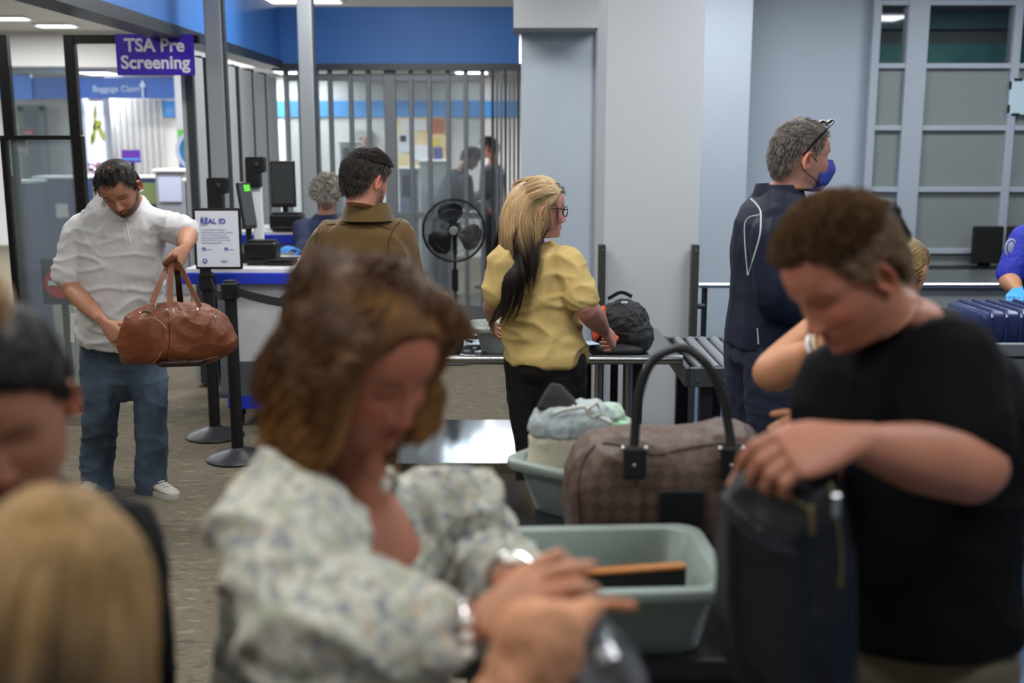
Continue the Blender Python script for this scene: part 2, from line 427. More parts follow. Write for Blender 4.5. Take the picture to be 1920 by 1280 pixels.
# ------------------------------------------------------------------ folding gate
gt = thing('folding_gate', ((xg0 + xg1) / 2, YG, 0), 'grey folding security gate with tall clear panes across the back opening', 'gate')
ztop = zb - .06; zhead = z_at(152, YG); zmid0, zmid1 = z_at(409, YG), z_at(398, YG)
posts_px = [540, 566, 596, 622, 660, 693, 733, 772, 806, 841, 874, 905]
xp = [x_at(p, 250, YG) for p in posts_px]
for i, x in enumerate(xp):
    w = .055 if posts_px[i] == 733 else .02
    mk('gate_post', MB().bb(x - w, x + w, YG - .04, YG + .04, .03, ztop, .004), m_gate, gt, smooth=False)
for i in range(len(xp) - 1):
    a, b = xp[i] + .02, xp[i + 1] - .02
    mk('header_plate', MB().bb(a, b, YG - .025, YG + .025, zhead, ztop - .03), m_gate, gt, smooth=False)
    mk('mid_rail', MB().bb(a, b, YG - .02, YG + .02, zmid0, zmid1), m_gate, gt, smooth=False)
    mk('bottom_plate', MB().bb(a, b, YG - .025, YG + .025, .03, .2), m_gate, gt, smooth=False)
    mk('pane', MB().bb(a, b, YG - .004, YG + .004, zmid1, zhead), m_poly, gt, smooth=False)
    mk('pane', MB().bb(a, b, YG - .004, YG + .004, .2, zmid0), m_poly, gt, smooth=False)
for i in range(7):
    x = x_at(924 + i * 8, 250, YG)
    mk('folded_panel', MB().bb(x - .012, x + .012, YG - .13 + (i % 2) * .03, YG + .1, .03, ztop, .003), m_gate if i % 3 else m_dkalu, gt, smooth=False)
mk('floor_track', MB().bb(xg0, xg1, YG - .07, YG + .07, 0, .03), m_dkalu, gt, smooth=False)
# folded leaves along the left side
lg = thing('side_gate', (XL0, 8.5, 0), 'grey folding gate leaves stacked along the left side under the blue fascia', 'gate')
def onl(y): return XL0 + dd * (y - YL0)
ys = [7.75, 7.95, 8.1, 8.3, 8.45, 8.8, 8.95, 9.3, 9.4, 9.75, 9.85, 10.2]
for i in range(len(ys) - 1):
    a, b = ys[i], ys[i + 1]
    if i % 2 == 0:
        mk('gate_leaf', slab(onl(a) + .03, a, onl(b) + .03, b, .10, .03, zb - .14), mat('pale gate leaf', '#b4b8bb', .5, .1), lg, smooth=False)
    else:
        mk('gate_panel', slab(onl(a), a, onl(b), b, .03, .03, zb - .14), m_wallw if i < 6 else MATS['pale gate leaf'], lg, smooth=False)
    mk('gate_hinge', MB().bb(onl(a) + .02, onl(a) + .07, a - .03, a + .03, .03, zb - .12), m_dkalu, lg, smooth=False)
# ------------------------------------------------------------------ hall behind
YS = 15.6
struct('fascia_hall', MB().bb(-14, x_at(332, 165, 16), 16.0, 16.2, z_at(184, 16), z_at(145, 16)), mat('hall blue band', '#234f96', .5), smooth=False)
struct('fascia_hall_left', slab(-14, 14.2, x_at(60, 165, 16), 16.0, .1, z_at(184, 16) - .02, z_at(145, 16) + .04), mat('hall blue band 2', '#2a5fae', .5), smooth=False)
hs = thing('overhead_sign', A(262, 168, 15.98), 'dark blue overhead band lettering reading Baggage Claim', 'sign')
text('lettering', 'Baggage Claim', .118, A(218, 167, 15.98), (PI / 2, 0, 0), mat('sign white', '#a9b9d4', .5), hs)
ar = A(268, 167, 15.98)
mk('arrow', MB().bb(ar[0] - .012, ar[0] + .012, 15.96, 15.98, ar[2] - .12, ar[2] + .06).poly([ar + V(-.05, -.01, .03), ar + V(.05, -.01, .03), ar + V(0, -.01, .13)], .02, (0, -1, 0)), MATS['sign white'], hs, smooth=False)
# light blue band and white wall of the counters, seen through the gate
yb = 17.0
struct('wall_hall', MB().bb(x_at(205, 300, yb), 9, yb, yb + .1, 0, 2.81), mat('hall wall white', '#d6d4cf', .7), smooth=False)
struct('trim_8', MB().bb(x_at(305, 200, yb), x_at(640, 200, yb) + 2.7, yb - .04, yb, z_at(219, yb), z_at(189, yb)), m_light_blue, smooth=False)
mb = MB()
for i in range(26):
    x = x_at(208 + i * 3.9, 300, yb - .1); mb.bb(x, x + .016 + .01 * (i % 3 == 0), yb - .05, yb, .0, z_at(186, yb))
c = mk('wall_slats', mb, mat('white wall slats', '#c3c3c1', .6), smooth=False); c['kind'] = 'structure'
c2 = x_at(340, 200, 15.0)
struct('hall_column', MB().bb(c2 - .08, c2 + .10, 15.0, 15.2, 0, CEIL), mat('grey column', '#96979b', .6), smooth=False)
text('counter_lettering', 'alaska', .13, A(331, 206, yb - .05), (PI / 2, 0, 0), MATS['sign white'])
o = bpy.data.objects['counter_lettering']; tag(o, 'white lettering on the light blue band of the far wall', 'sign')
# backlit poster
pa, pb = A(158, 190, 16.6), A(203, 330, 16.6)
t = thing('backlit_poster', (pa[0], 16.6, 0), 'tall backlit advertising panel with yellow green leaves on white', 'poster')
mk('light_panel', MB().bb(pa[0], pb[0], 16.6, 16.7, pb[2], pa[2]), mat('backlit white', '#d4def8', .5, emit=.75), t, smooth=False)
mk('panel_frame', MB().bb(pa[0] - .08, pa[0], 16.56, 16.75, 0, pa[2] + .05).bb(pb[0], pb[0] + .04, 16.56, 16.75, 0, pa[2] + .05), mat('poster frame', '#9aa1ac', .5), t, smooth=False)
m_leaf = mat('leaf print', '#9aa03c', .6)
for (x, y, w, h, r) in [(178, 215, 3, 20, .1), (182, 234, 7, 11, .8), (176, 252, 4, 17, .15), (190, 250, 5, 15, -.3), (172, 262, 3, 12, .1)]:
    c = A(x, y, 16.58); q = []
    for k in range(10):
        a = k * PI / 5; u = math.cos(a) * w * .0083; v = math.sin(a) * h * .0083
        q.append(c + V(u * math.cos(r) + v * math.sin(r), 0, -u * math.sin(r) + v * math.cos(r)))
    mk('printed_leaf', MB().poly(q, .005, (0, -1, 0)), m_leaf, t, smooth=False)
mb = MB()
for k in range(24):
    c = A(160 + random.random() * 42, 305 + random.random() * 22, 16.585); mb.poly([c + V(math.cos(a) * .03, 0, math.sin(a) * .03) for a in np.arange(6)], .004, (0, -1, 0))
mk('printed_flowers', mb, mat('print pink', '#b88a96', .6), t, smooth=False)['kind'] = 'stuff'
# round emblem poster
pa, pb = A(333, 243, 14.2), A(420, 400, 14.2)
t = thing('emblem_board', (pa[0], 14.2, 0), 'blue and green display board with a large pale ring emblem beside the column', 'display board')
mk('board', MB().bb(pa[0], pb[0], 14.2, 14.25, .0, pa[2]), mat('board blue', '#234a80', .5, col2='#2e8fb4', vscale=2.5), t, smooth=False)
mk('green_corner', MB().poly([V(pa[0], 14.19, pa[2]), V(pa[0] + .16, 14.19, pa[2]), V(pa[0], 14.19, pa[2] - .2)], .006, (0, -1, 0)), mat('board green', '#5cae3a', .5), t, smooth=False)
c = A(368, 282, 14.18)
def ringm(c, r0, r1, th=.012, n=36):
    a = np.linspace(0, 2 * PI, n, endpoint=False); o = []
    for r, y in ((r0, 0), (r1, 0), (r1, -th), (r0, -th)): o.append(np.stack([c[0] + r * np.cos(a), np.full(n, c[1] + y), c[2] + r * np.sin(a)], 1))
    return MB().loft(o + [o[0]], cap=False)
mk('ring', ringm(c, .215, .265), mat('board pale', '#a9b4d2', .5), t, smooth=False)
mk('emblem', MB().ell(c + V(.05, 0, 0), (.13, .01, .16)).ell(c + V(0, 0, .08), (.1, .012, .06)), mat('board pale 2', '#c9cfe0', .5), t)
# desks, kiosks
def kiosk(px0, px1, py0, Y, col, lab, screen=None, cat='kiosk'):
    a, b = x_at(px0, py0, Y), x_at(px1, py0, Y); z = z_at(py0, Y)
    t = thing('check_in_kiosk' if cat == 'kiosk' else 'service_desk', ((a + b) / 2, Y, 0), lab, cat)
    mk('cabinet', MB().bb(a, b, Y, Y + .4, 0, z, .01), mat('desk ' + col, col, .5), t, smooth=False)
    mk('top_ledge', MB().bb(a - .02, b + .02, Y - .03, Y + .43, z, z + .03, .005), m_lampframe, t, smooth=False)
    if screen: mk('screen', MB().bb(a + .04, b - .04, Y - .02, Y, z - .34, z - .06), mat('scr ' + screen, screen, .3), t, smooth=False)
    return t
kiosk(290, 345, 322, 12.6, '#8b8f94', 'grey check-in kiosk with a pale panel left of the ring emblem board', '#b4b9cf')
kiosk(346, 400, 340, 12.0, '#1f2c54', 'navy counter front below the ring emblem board', '#39487a', 'desk')
kiosk(64, 150, 335, 13.5, '#2c3c66', 'navy service desk seen through the left glass screens', None, 'desk')
kiosk(155, 300, 334, 14.6, '#37456b', 'navy check-in desk behind the head of the man in white', '#6d7a52', 'desk')
t = kiosk(14, 46, 345, 9.6, '#24386a', 'navy box sign with a white arrow behind the left glass', None, 'desk'); t.name = 'arrow_sign'; t['category'] = 'sign'
c = A(29, 382, 9.55)
mk('arrow', MB().poly([c + V(-.06, -.02, .02), c + V(.02, -.02, .02), c + V(.02, -.02, .05), c + V(.075, -.02, 0), c + V(.02, -.02, -.05), c + V(.02, -.02, -.02), c + V(-.06, -.02, -.02)], .01, (0, -1, 0)), m_white, t, smooth=False)
for (a, b, c_, d, Y, col, nm, lab, cat) in [(228, 264, 281, 305, 14.2, '#5a2a9a', 'purple_sign', 'small purple and white sign board behind the man in white', 'sign'),
        (43, 76, 208, 262, 18.8, '#566067', 'door_1', None, None), (27, 38, 205, 250, 18.97, '#b5b06a', 'yellow_notice', 'narrow yellow and purple notice left of the far door', 'notice'),
        (46, 62, 243, 252, 18.77, '#b0505a', 'red_notice', 'small red notice stuck across the far door', 'notice'),
        (104, 128, 382, 408, 13.47, '#d9c3c6', 'paper_notice', 'white and pink paper on the navy desk behind the man in white', 'notice'),
        (14, 22, 262, 330, 6.61, '#b9c3c0', 'notice_strip', 'tall pale strip hanging inside the left glass screen', 'notice'),
        (32, 50, 262, 290, 6.61, '#c8c0b4', 'cream_notice', 'small cream sheet hanging inside the left glass screen', 'notice')]:
    p, q = A(a, c_, Y), A(b, d, Y)
    z0 = 0 if nm == 'door_1' else q[2]
    if cat is None:
        struct(nm, MB().bb(p[0], q[0], Y, Y + .05, z0, p[2]), mat(nm + ' m', col, .6), smooth=False)
        struct('trim_9', MB().bb(p[0] - .1, p[0], Y, Y + .08, 0, p[2] + .08).bb(q[0], q[0] + .1, Y, Y + .08, 0, p[2] + .08).bb(p[0] - .1, q[0] + .1, Y, Y + .08, p[2], p[2] + .1), mat('door frame', '#6c767c', .6), smooth=False)
    else:
        t = thing(nm, ((p[0] + q[0]) / 2, Y, z0), lab, cat)
        mk('sheet', MB().bb(p[0], q[0], Y, Y + .02, z0, p[2]), mat(nm + ' m', col, .6), t, smooth=False)
        mk('print_band', MB().bb(p[0] + .01, q[0] - .01, Y - .004, Y, z0 + (p[2] - z0) * .2, z0 + (p[2] - z0) * .35), m_light_blue if 'purple' in nm else m_lampframe, t, smooth=False)
        if nm == 'purple_sign':
            mk('stand', MB().bb((p[0] + q[0]) / 2 - .02, (p[0] + q[0]) / 2 + .02, Y + .02, Y + .05, 0, p[2] - .05).bb(p[0], q[0], Y - .1, Y + .15, 0, .02), m_dsteel, t, smooth=False)
# colourful screen and machines seen through the gate
p, q = A(745, 221, 16.86), A(836, 318, 16.86)
t = thing('picture_panel', (p[0], 16.86, 0), 'bright orange and yellow picture panel seen through the folding gate', 'poster')
mk('panel', MB().bb(p[0], q[0], 16.86, 16.99, q[2], p[2]), mat('print base', '#d8cfae', .5, col2='#e5b55a', vscale=4, emit=.25), t, smooth=False)  # print glows faintly, extra brightness put into its material
for (a, b, c_, d, col) in [(752, 800, 224, 244, '#efe9ee'), (800, 834, 222, 250, '#c4673a'), (748, 770, 250, 286, '#d9dfe6'), (776, 802, 272, 300, '#f0f0f6'), (806, 826, 258, 274, '#e8c84a'), (812, 830, 276, 310, '#4b4f8e'), (750, 762, 254, 266, '#b6c83c')]:
    u, w = A(a, c_, 16.85), A(b, d, 16.85)
    mk('printed_patch', MB().bb(u[0], w[0], 16.845, 16.86, w[2], u[2]), mat('print ' + col, col, .5), t, smooth=False)
p, q = A(664, 243, 16.8), A(696, 285, 16.8)
t = thing('wall_cabinet', (p[0], 16.8, q[2]), 'pale wall cabinet with red marks seen through the gate above the brown jacket man', 'cabinet')
mk('cabinet_body', MB().bb(p[0], q[0], 16.8, 16.98, q[2], p[2], .01), mat('cab pale', '#b3b0aa', .6), t, smooth=False)
mk('red_mark', MB().bb(p[0] + .08, p[0] + .11, 16.78, 16.8, q[2] + .1, q[2] + .22).bb(p[0] + .16, p[0] + .19, 16.78, 16.8, q[2] + .1, q[2] + .22), mat('red mark', '#a8514a', .6), t, smooth=False)
kiosk(636, 668, 268, 14.5, '#9fa2a4', 'grey and dark machine behind the gate above the brown jacket man', '#3f454a')
kiosk(748, 780, 318, 14.0, '#6c7684', 'blue grey kiosk behind the gate left of the fan', '#2e343c')
kiosk(786, 838, 304, 14.9, '#a6a7a8', 'light grey kiosk behind the gate above the fan', None)
kiosk(600, 634, 366, 13.4, '#74787c', 'low grey cabinet behind the gate beside the tall grey post', '#565b60')
# ------------------------------------------------------------------ black framed glass screens
m_frame = mat('black frame', '#121212', .4, .3)
Yp = 7.5
zf = z_at(66, Yp)
t = thing('glass_screen', (x_at(125, 100, Yp), Yp, 0), 'tall black framed glass screen behind the man in white', 'screen')
x2, x1_, x3 = x_at(130, 60, Yp), x_at(4, 60, Yp), x_at(372, 60, Yp)
for x, w in ((x2, .035), (x1_, .035)):
    mk('frame_post', MB().bb(x - w, x + w, Yp - .03, Yp + .03, 0, zf, .004), m_frame, t, smooth=False)
mk('top_bar', MB().bb(x2, x3, Yp - .025, Yp + .025, zf - .055, zf), m_frame, t, smooth=False)
mk('foot_bar', MB().bb(x1_, x2, Yp - .03, Yp + .03, .0, .06), m_frame, t, smooth=False)
mk('pane', MB().bb(x1_ + .03, x2 - .03, Yp - .004, Yp + .004, .06, zf - .2), m_clear, t, smooth=False)
t = thing('glass_partition', (x_at(10, 255, 6.6), 6.6, 0), 'lower black framed glass partition at the left edge of the picture', 'partition')
zf2 = z_at(254, 6.6); xa, xb = x_at(9, 254, 6.6), x_at(146, 254, 6.6)
mk('frame_post', MB().bb(xa - .02, xa + .015, 6.57, 6.63, 0, zf2, .004), m_frame, t, smooth=False)
mk('frame_post', MB().bb(xb - .03, xb + .03, 6.57, 6.63, 0, zf2, .004), m_frame, t, smooth=False)
mk('top_bar', MB().bb(xa, xb, 6.58, 6.62, zf2 - .025, zf2), m_frame, t, smooth=False)
mk('bottom_bar', MB().bb(xa, xb, 6.58, 6.62, .1, .15), m_frame, t, smooth=False)
mk('pane', MB().bb(xa, xb, 6.597, 6.603, .15, zf2 - .02), m_clear, t, smooth=False)
# purple overhead sign
Ys = 7.44
pa, pb = A(216, 64, Ys), A(366, 141, Ys)
t = thing('screening_sign', ((pa[0] + pb[0]) / 2, Ys, pb[2]), 'purple hanging sign reading TSA Pre Screening in white', 'sign')
mk('sign_board', MB().bb(pa[0], pb[0], Ys - .008, Ys + .008, pb[2], pa[2], .002), mat('sign purple', '#3c20b4', .45), t, smooth=False)
cx = (pa[0] + pb[0]) / 2
m_sw = mat('sign letters', '#e3e2f2', .5)
text('lettering', 'TSA Pre', .118, (cx, Ys - .010, z_at(86, Ys)), (PI / 2, 0, 0), m_sw, t, bold=.0035)
text('lettering', 'Screening', .118, (cx, Ys - .010, z_at(118, Ys)), (PI / 2, 0, 0), m_sw, t, bold=.0035)
# no entry sign on dark stand
c = A(112, 530, 7.1)
t = thing('no_entry_sign', (c[0], 7.1, 0), 'round red sign with a white bar behind the man in white', 'sign')
mk('disc', MB().lathe([(0, -.01), (.1, -.01), (.1, .01), (0, .01)], c, 32, (0, 1, 0)), mat('sign red', '#c01822', .4), t)
mk('white_bar', MB().bb(c[0] - .07, c[0] + .07, 7.082, 7.088, c[2] - .016, c[2] + .016), m_white, t, smooth=False)
mk('stand', MB().bb(c[0] - .13, c[0] + .13, 7.12, 7.2, c[2] - .15, c[2] + .16, .01), m_blackm, t, smooth=False)
mk('stand_leg', MB().bb(c[0] - .015, c[0] + .015, 7.14, 7.18, 0, c[2]).bb(c[0] - .15, c[0] + .15, 7.0, 7.3, 0, .02), m_blackm, t, smooth=False)
# ------------------------------------------------------------------ document podiums
def podium(xa, xb, Y, ztop, depth, lab):
    t = thing('document_podium', ((xa + xb) / 2, Y, 0), lab, 'counter')
    mk('worktop', MB().bb(xa - .22, xb + .04, Y - .05, Y + depth, ztop - .03, ztop, .004), m_white, t, smooth=False)
    mk('edge_band', MB().bb(xa - .24, xb + .06, Y - .07, Y + depth + .02, ztop - .095, ztop - .028, .004), m_bluetrim, t, smooth=False)
    mk('front_panel', MB().bb(xa, xb, Y, Y + depth - .05, .42, ztop - .095), mat('podium white', '#c6c9cd', .5), t, smooth=False)
    mk('base_panel', MB().bb(xa - .005, xb + .005, Y - .005, Y + depth - .04, .2, .42), mat('podium grey', '#55595e', .5), t, smooth=False)
    mk('base_band', MB().bb(xa - .01, xb + .01, Y - .012, Y + depth - .03, .12, .2), m_bluetrim, t, smooth=False)
    for x in (xa + .05, xb - .05):
        for y in (Y + .05, Y + depth - .1):
            mk('caster', MB().lathe([(0, -.015), (.04, -.015), (.045, 0), (.04, .015), (0, .015)], (x, y, .045), 16, (1, 0, 0)).bb(x - .03, x + .03, y - .02, y + .02, .07, .12), m_black, t)
    return t
YA = 6.6
xa = x_at(424, 600, YA); xb = x_at(585, 600, YA)
zA = z_at(498, YA + .1)
podium(xa, xb, YA, zA, .75, 'white document checking podium with cobalt blue edge bands')
zB = z_at(432, 8.0)
podium(x_at(505, 450, 8.0), x_at(660, 450, 8.0), 8.0, zB, .6, 'second white podium with a cobalt edge further back behind the brown jacket man')
# black open box on podium front right
p, q = A(532, 560, 6.4), A(600, 660, 6.4)
t = thing('black_case', (p[0], 6.4, q[2]), 'black box standing against the podium front beside the brown jacket man', 'box')
mk('case_body', MB().bb(p[0], p[0] + .3, 6.35, 6.55, 0, p[2], .01), m_blackm, t, smooth=False)
mk('case_lid', MB().bb(p[0] - .01, p[0] + .31, 6.34, 6.56, p[2], p[2] + .02, .004), m_black, t, smooth=False)

def scanner(px, pyb, pyt, Y, wpx, lab, z0):
    x = x_at(px, pyt, Y); zt_ = z_at(pyt, Y); w = wpx / F * Y
    t = thing('camera_scanner', (x, Y, z0), lab, 'scanner')
    zc = zt_ - .2
    mk('stem', MB().bb(x - .03, x + .03, Y + .0, Y + .05, z0 + .02, zc + .05, .006), m_white, t, smooth=False)
    mk('base', MB().bb(x - w * .8, x + w * .8, Y - .08, Y + .14, z0, z0 + .025, .006), m_black, t, smooth=False)
    mk('camera_housing', MB().bb(x - w / 2, x + w / 2, Y - .03, Y + .06, zc + .1, zt_, .008).bb(x - w / 2 + .0, x + w / 2 - .03, Y - .03, Y + .05, zc, zc + .12, .008), m_black, t, smooth=False)
    mk('lens', MB().lathe([(0, 0), (.018, 0), (.02, .01), (0, .014)], (x + w * .1, Y - .03, zt_ - .05), 14, (0, -1, 0)), m_dsteel, t)
    return t
scanner(407, 400, 333, 6.85, 37, 'black camera scanner head rising right behind the document sign', zA)
scanner(478, 400, 294, 7.1, 35, 'taller black camera scanner head on a pale stem left of the monitor', zA)
def terminal(c, w, h, tilt, rz, lab, z0, green=False):
    t = thing('document_reader', (c[0], c[1], z0), lab, 'reader')
    rot = Matrix.Rotation(rz, 4, 'Z') @ Matrix.Rotation(tilt, 4, 'X')
    mk('reader_screen', MB().box(c, (w, .03, h), rot=rot, bev=.008), m_black, t, smooth=False)
    rr = np.array(rot.to_3x3())
    mk('screen_glass', MB().box(np.array(c) + rr @ V(0, -.017, 0), (w * .88, .004, h * .86), rot=rot), mat('screen glass', '#4a4f52', .15), t, smooth=False)
    if green: mk('green_label', MB().box(np.array(c) + rr @ V(w * .1, -.021, h * .36), (w * .45, .004, h * .14), rot=rot), mat('lime', '#62d63a', .5, emit=.3), t, smooth=False)  # label has a faint glow put into its colour
    mk('foot', MB().bb(c[0] - w * .5, c[0] + w * .5, c[1] - .1, c[1] + .12, z0, z0 + .06, .01), m_black, t, smooth=False)
    mk('neck', MB().tube([(c[0], c[1] + .03, z0 + .05), (c[0], c[1] + .03, c[2] - h * .3)], .02, 8), m_black, t)
    return t
terminal(A(462, 385, 6.95), .10, .3, R(-12), R(50), 'black tilted reader with a lime green label beside the document sign', zA, True)
# monitor
c = A(531, 345, 8.2)
t = thing('desktop_monitor', (c[0], 8.2, zB), 'black upright computer monitor behind the podium seen from the front', 'monitor')
mw, mh = .185, .345
mk('bezel', MB().box(c, (mw, .03, mh), R(12), .006), m_black, t, smooth=False)
mk('screen', MB().box(c + V(0, -.017, .005), (mw * .86, .004, mh * .86), R(12)), mat('off screen', '#3d4144', .12), t, smooth=False)
mk('stand', MB().tube([c + V(0, .03, -.1), c + V(0, .05, -.2), (c[0], 8.25, zB)], .022, 10).bb(c[0] - .1, c[0] + .1, 8.15, 8.35, zB, zB + .02), m_black, t)
# printer / box under the monitor
for (x0, x1, y0, y1, Y, lab, h) in [(504, 566, 402, 434, 7.98, 'black printer below the monitor on the further podium', 0), (456, 518, 455, 494, 6.75, 'wide black document printer on the near podium beside the sign', 0)]:
    p, q = A(x0, y0, Y), A(x1, y1, Y)
    zb_ = zA if Y < 7 else zB
    t = thing('printer', ((p[0] + q[0]) / 2, Y, zb_), lab, 'printer')
    mk('printer_body', MB().bb(p[0], q[0], Y, Y + .15, zb_ + .012, p[2], .014), m_black, t, smooth=False)
    mk('paper_tray', MB().bb(p[0] + .03, q[0] - .03, Y - .05, Y + .02, zb_, zb_ + .03, .005), m_blackm, t, smooth=False)
    mk('top_cover', MB().bb(p[0] + .015, q[0] - .015, Y + .03, Y + .13, p[2], p[2] + .012, .004), m_dsteel, t, smooth=False)
p = A(520, 484, 6.7)
t = thing('card_tray', p, 'flat black tray on the near podium worktop right of the printer', 'tray')
mk('tray_body', MB().bb(p[0] - .06, p[0] + .1, 6.68, 6.85, zA, zA + .035, .01), m_blackm, t, smooth=False)
mk('tray_rim', MB().bb(p[0] - .07, p[0] + .11, 6.67, 6.86, zA + .033, zA + .04, .003), m_black, t, smooth=False)
# floor cable bin under podium
c = FL(425, 800); 
# ------------------------------------------------------------------ stanchions
def stanchion(x, y, lab, top=True, h=1.0):
    t = thing('queue_stanchion', (x, y, 0), lab, 'stanchion')
    mk('post', MB().lathe([(0, .02), (.033, .02), (.033, h - .09), (0, h - .09)], (x, y, 0), 20), m_blackm, t)
    mk('base', MB().lathe([(0, 0), (.172, 0), (.175, .012), (.15, .03), (.06, .055), (.04, .07), (0, .07)], (x, y, 0), 32), mat('stanchion base', '#2c2c31', .35), t)
    mk('belt_head', MB().bb(x - .042, x + .042, y - .042, y + .042, h - .1, h - .005, .008).lathe([(0, 0), (.036, 0), (.034, .015), (0, .02)], (x, y, h - .01), 20), m_black, t)
    return t
f1 = FL(404, 818); f2 = FL(445, 862)
f2[1] += .02
s1 = stanchion(f1[0], f1[1], 'black queue stanchion carrying the document sign, the further of two')
s2 = stanchion(f2[0], f2[1], 'black queue stanchion in front of the podium, the nearer of two', h=1.01)
def belt(a, b, lab):
    d = nz(V(b[0] - a[0], b[1] - a[1], 0)); n = V(-d[1], d[0], 0) * .002
    k = 13; q = np.linspace(0, 1, k); P = [V(*(np.array(a) * (1 - s) + np.array(b) * s)) - V(0, 0, .05 * 4 * s * (1 - s)) for s in q]
    o = mk('retractable_belt', MB().loft([[p - n - V(0, 0, .024), p + n - V(0, 0, .024), p + n + V(0, 0, .024), p - n + V(0, 0, .024)] for p in P]), mat('belt web', '#2a2a2c', .8), smooth=False)
    tag(o, lab, 'belt')
e = A(690, 560, 5.95)
belt((f1[0] + .03, f1[1] - .03, .95), (f2[0] - .04, f2[1] + .04, .95), 'short dark grey belt between the two stanchions')
belt((f2[0] + .045, f2[1], .95), (e[0], e[1], .90), 'long dark grey belt running right from the nearer stanchion')
s3 = stanchion(e[0] + .05, e[1], 'black queue stanchion hidden behind the brown-haired woman', h=1.0)
# document sign
pa, pb = A(361, 390, f1[1] - .06), A(455, 505, f1[1] - .06); Yd = f1[1] - .06
t = thing('document_sign', (f1[0], Yd, .98), 'black framed white sign on a stanchion reading REAL ID in blue', 'sign')
sx0, sx1, sz0, sz1 = pa[0], pb[0], pb[2], pa[2]
mk('sign_frame', MB().bb(sx0, sx1, Yd, Yd + .02, sz0, sz1, .006), m_black, t, smooth=False)
mk('bracket', MB().bb(f1[0] - .03, f1[0] + .03, Yd + .01, Yd + .05, .98, sz0 + .08, .004), m_black, t, smooth=False)
mk('poster_sheet', MB().bb(sx0 + .013, sx1 - .013, Yd - .003, Yd + .002, sz0 + .016, sz1 - .016), mat('sign paper', '#d3d6e0', .35), t, smooth=False)
m_ink = mat('sign ink', '#27389c', .5); m_ink2 = mat('sign ink light', '#8e95b8', .5)
W_, H_ = sx1 - sx0, sz1 - sz0
def sp(u, v, d=.005): return (sx0 + u * W_, Yd - d, sz1 - v * H_)
text('lettering', 'ARE YOU', .011, sp(.16, .15), (PI / 2, 0, 0), m_ink2, t, align='LEFT')
text('lettering', 'REAL ID', .041, sp(.15, .215), (PI / 2, 0, 0), m_ink, t, align='LEFT', bold=.0009, spacing=1.02)
text('lettering', 'READY?', .011, sp(.16, .27), (PI / 2, 0, 0), m_ink2, t, align='LEFT')
lines = ['You will need a compliant', 'identification or another accepted', 'form of identification to fly', 'within the country. Please ask', 'REAL ID checks with the state', 'licensing agency today.']
for i, s in enumerate(lines):
    text('small_print', s, .0135, sp(.16, .345 + i * .042), (PI / 2, 0, 0), m_ink2, t, align='LEFT', ext=.0003)
mk('printed_emblem', MB().lathe([(0, 0), (.0135, 0), (.0135, .002), (0, .002)], sp(.21, .86, .004), 20, (0, -1, 0)), m_ink, t)
mk('emblem_center', MB().lathe([(0, 0), (.007, 0), (.007, .001), (0, .001)], sp(.21, .86, .0065), 16, (0, -1, 0)), MATS['sign paper'], t)
for u in (.2, .67):
    q = sp(u, .67)
    mk('printed_star_mark', MB().bb(q[0] - .009, q[0] + .009, Yd - .005, Yd - .003, q[2] + .004, q[2] + .011).bb(q[0] - .009, q[0] - .004, Yd - .005, Yd - .003, q[2] - .009, q[2] + .006).bb(q[0] + .004, q[0] + .009, Yd - .005, Yd - .003, q[2] - .009, q[2] + .006), m_ink, t, smooth=False)
    mk('printed_line', MB().bb(q[0] + .013, q[0] + .045, Yd - .005, Yd - .003, q[2] - .001, q[2] + .002), m_ink2, t, smooth=False)
q = sp(.62, .86); mk('printed_line', MB().bb(q[0] - .02, q[0] + .018, Yd - .005, Yd - .003, q[2] - .006, q[2] - .002).bb(q[0] - .02, q[0] + .018, Yd - .005, Yd - .003, q[2] + .003, q[2] + .006), m_ink2, t, smooth=False)

# ------------------------------------------------------------------ pedestal fan
c = A(851, 432, 8.6); rf = .245
t = thing('pedestal_fan', (c[0], 8.6, 0), 'black pedestal fan in front of the folding gate', 'fan')
Yf = 8.6
def torus(c, r, rr, n=48, m=8):
    a = np.linspace(0, 2 * PI, n, endpoint=False)
    rings = []
    for k in range(m):
        b = 2 * PI * k / m; rings.append(np.stack([c[0] + (r + rr * math.cos(b)) * np.cos(a), np.full(n, c[1] + rr * math.sin(b)), c[2] + (r + rr * math.cos(b)) * np.sin(a)], 1))
    return MB().loft(rings + [rings[0]], cap=False)
mk('guard_rim', torus((c[0], Yf, c[2]), rf, .011), m_black, t)
mb = MB()
for s_ in (-1, 1):
    for k in range(60):
        a = 2 * PI * k / 60; a2 = a + .25
        mb.tube([(c[0] + .05 * math.cos(a2), Yf + s_ * .075, c[2] + .05 * math.sin(a2)), (c[0] + .17 * math.cos(a + .08), Yf + s_ * .07, c[2] + .17 * math.sin(a + .08)), (c[0] + rf * math.cos(a), Yf + s_ * .01, c[2] + rf * math.sin(a))], .0014, 4)
    for r_ in (.1, .17, .22): mb.join(torus((c[0], Yf + s_ * .07, c[2]), r_, .0015, 32, 4))
g = mk('guard_wires', mb, m_dsteel, t); g['kind'] = 'stuff'
for k in range(3):
    a0 = R(100 + 120 * k); mb = MB(); rings = []
    for r_, w_ in ((.04, .3), (.10, .62), (.16, .68), (.20, .55), (.225, .25)):
        ring = []
        for u in np.linspace(-1, 1, 7): ring.append((c[0] + r_ * math.cos(a0 + u * w_), Yf - .02 + .035 * u, c[2] + r_ * math.sin(a0 + u * w_)))
        for u in np.linspace(1, -1, 7): ring.append((c[0] + r_ * math.cos(a0 + u * w_), Yf - .017 + .035 * u, c[2] + r_ * math.sin(a0 + u * w_)))
        rings.append(ring)
    mk('blade', mb.loft(rings), mat('fan blade', '#1d1e20', .35), t)
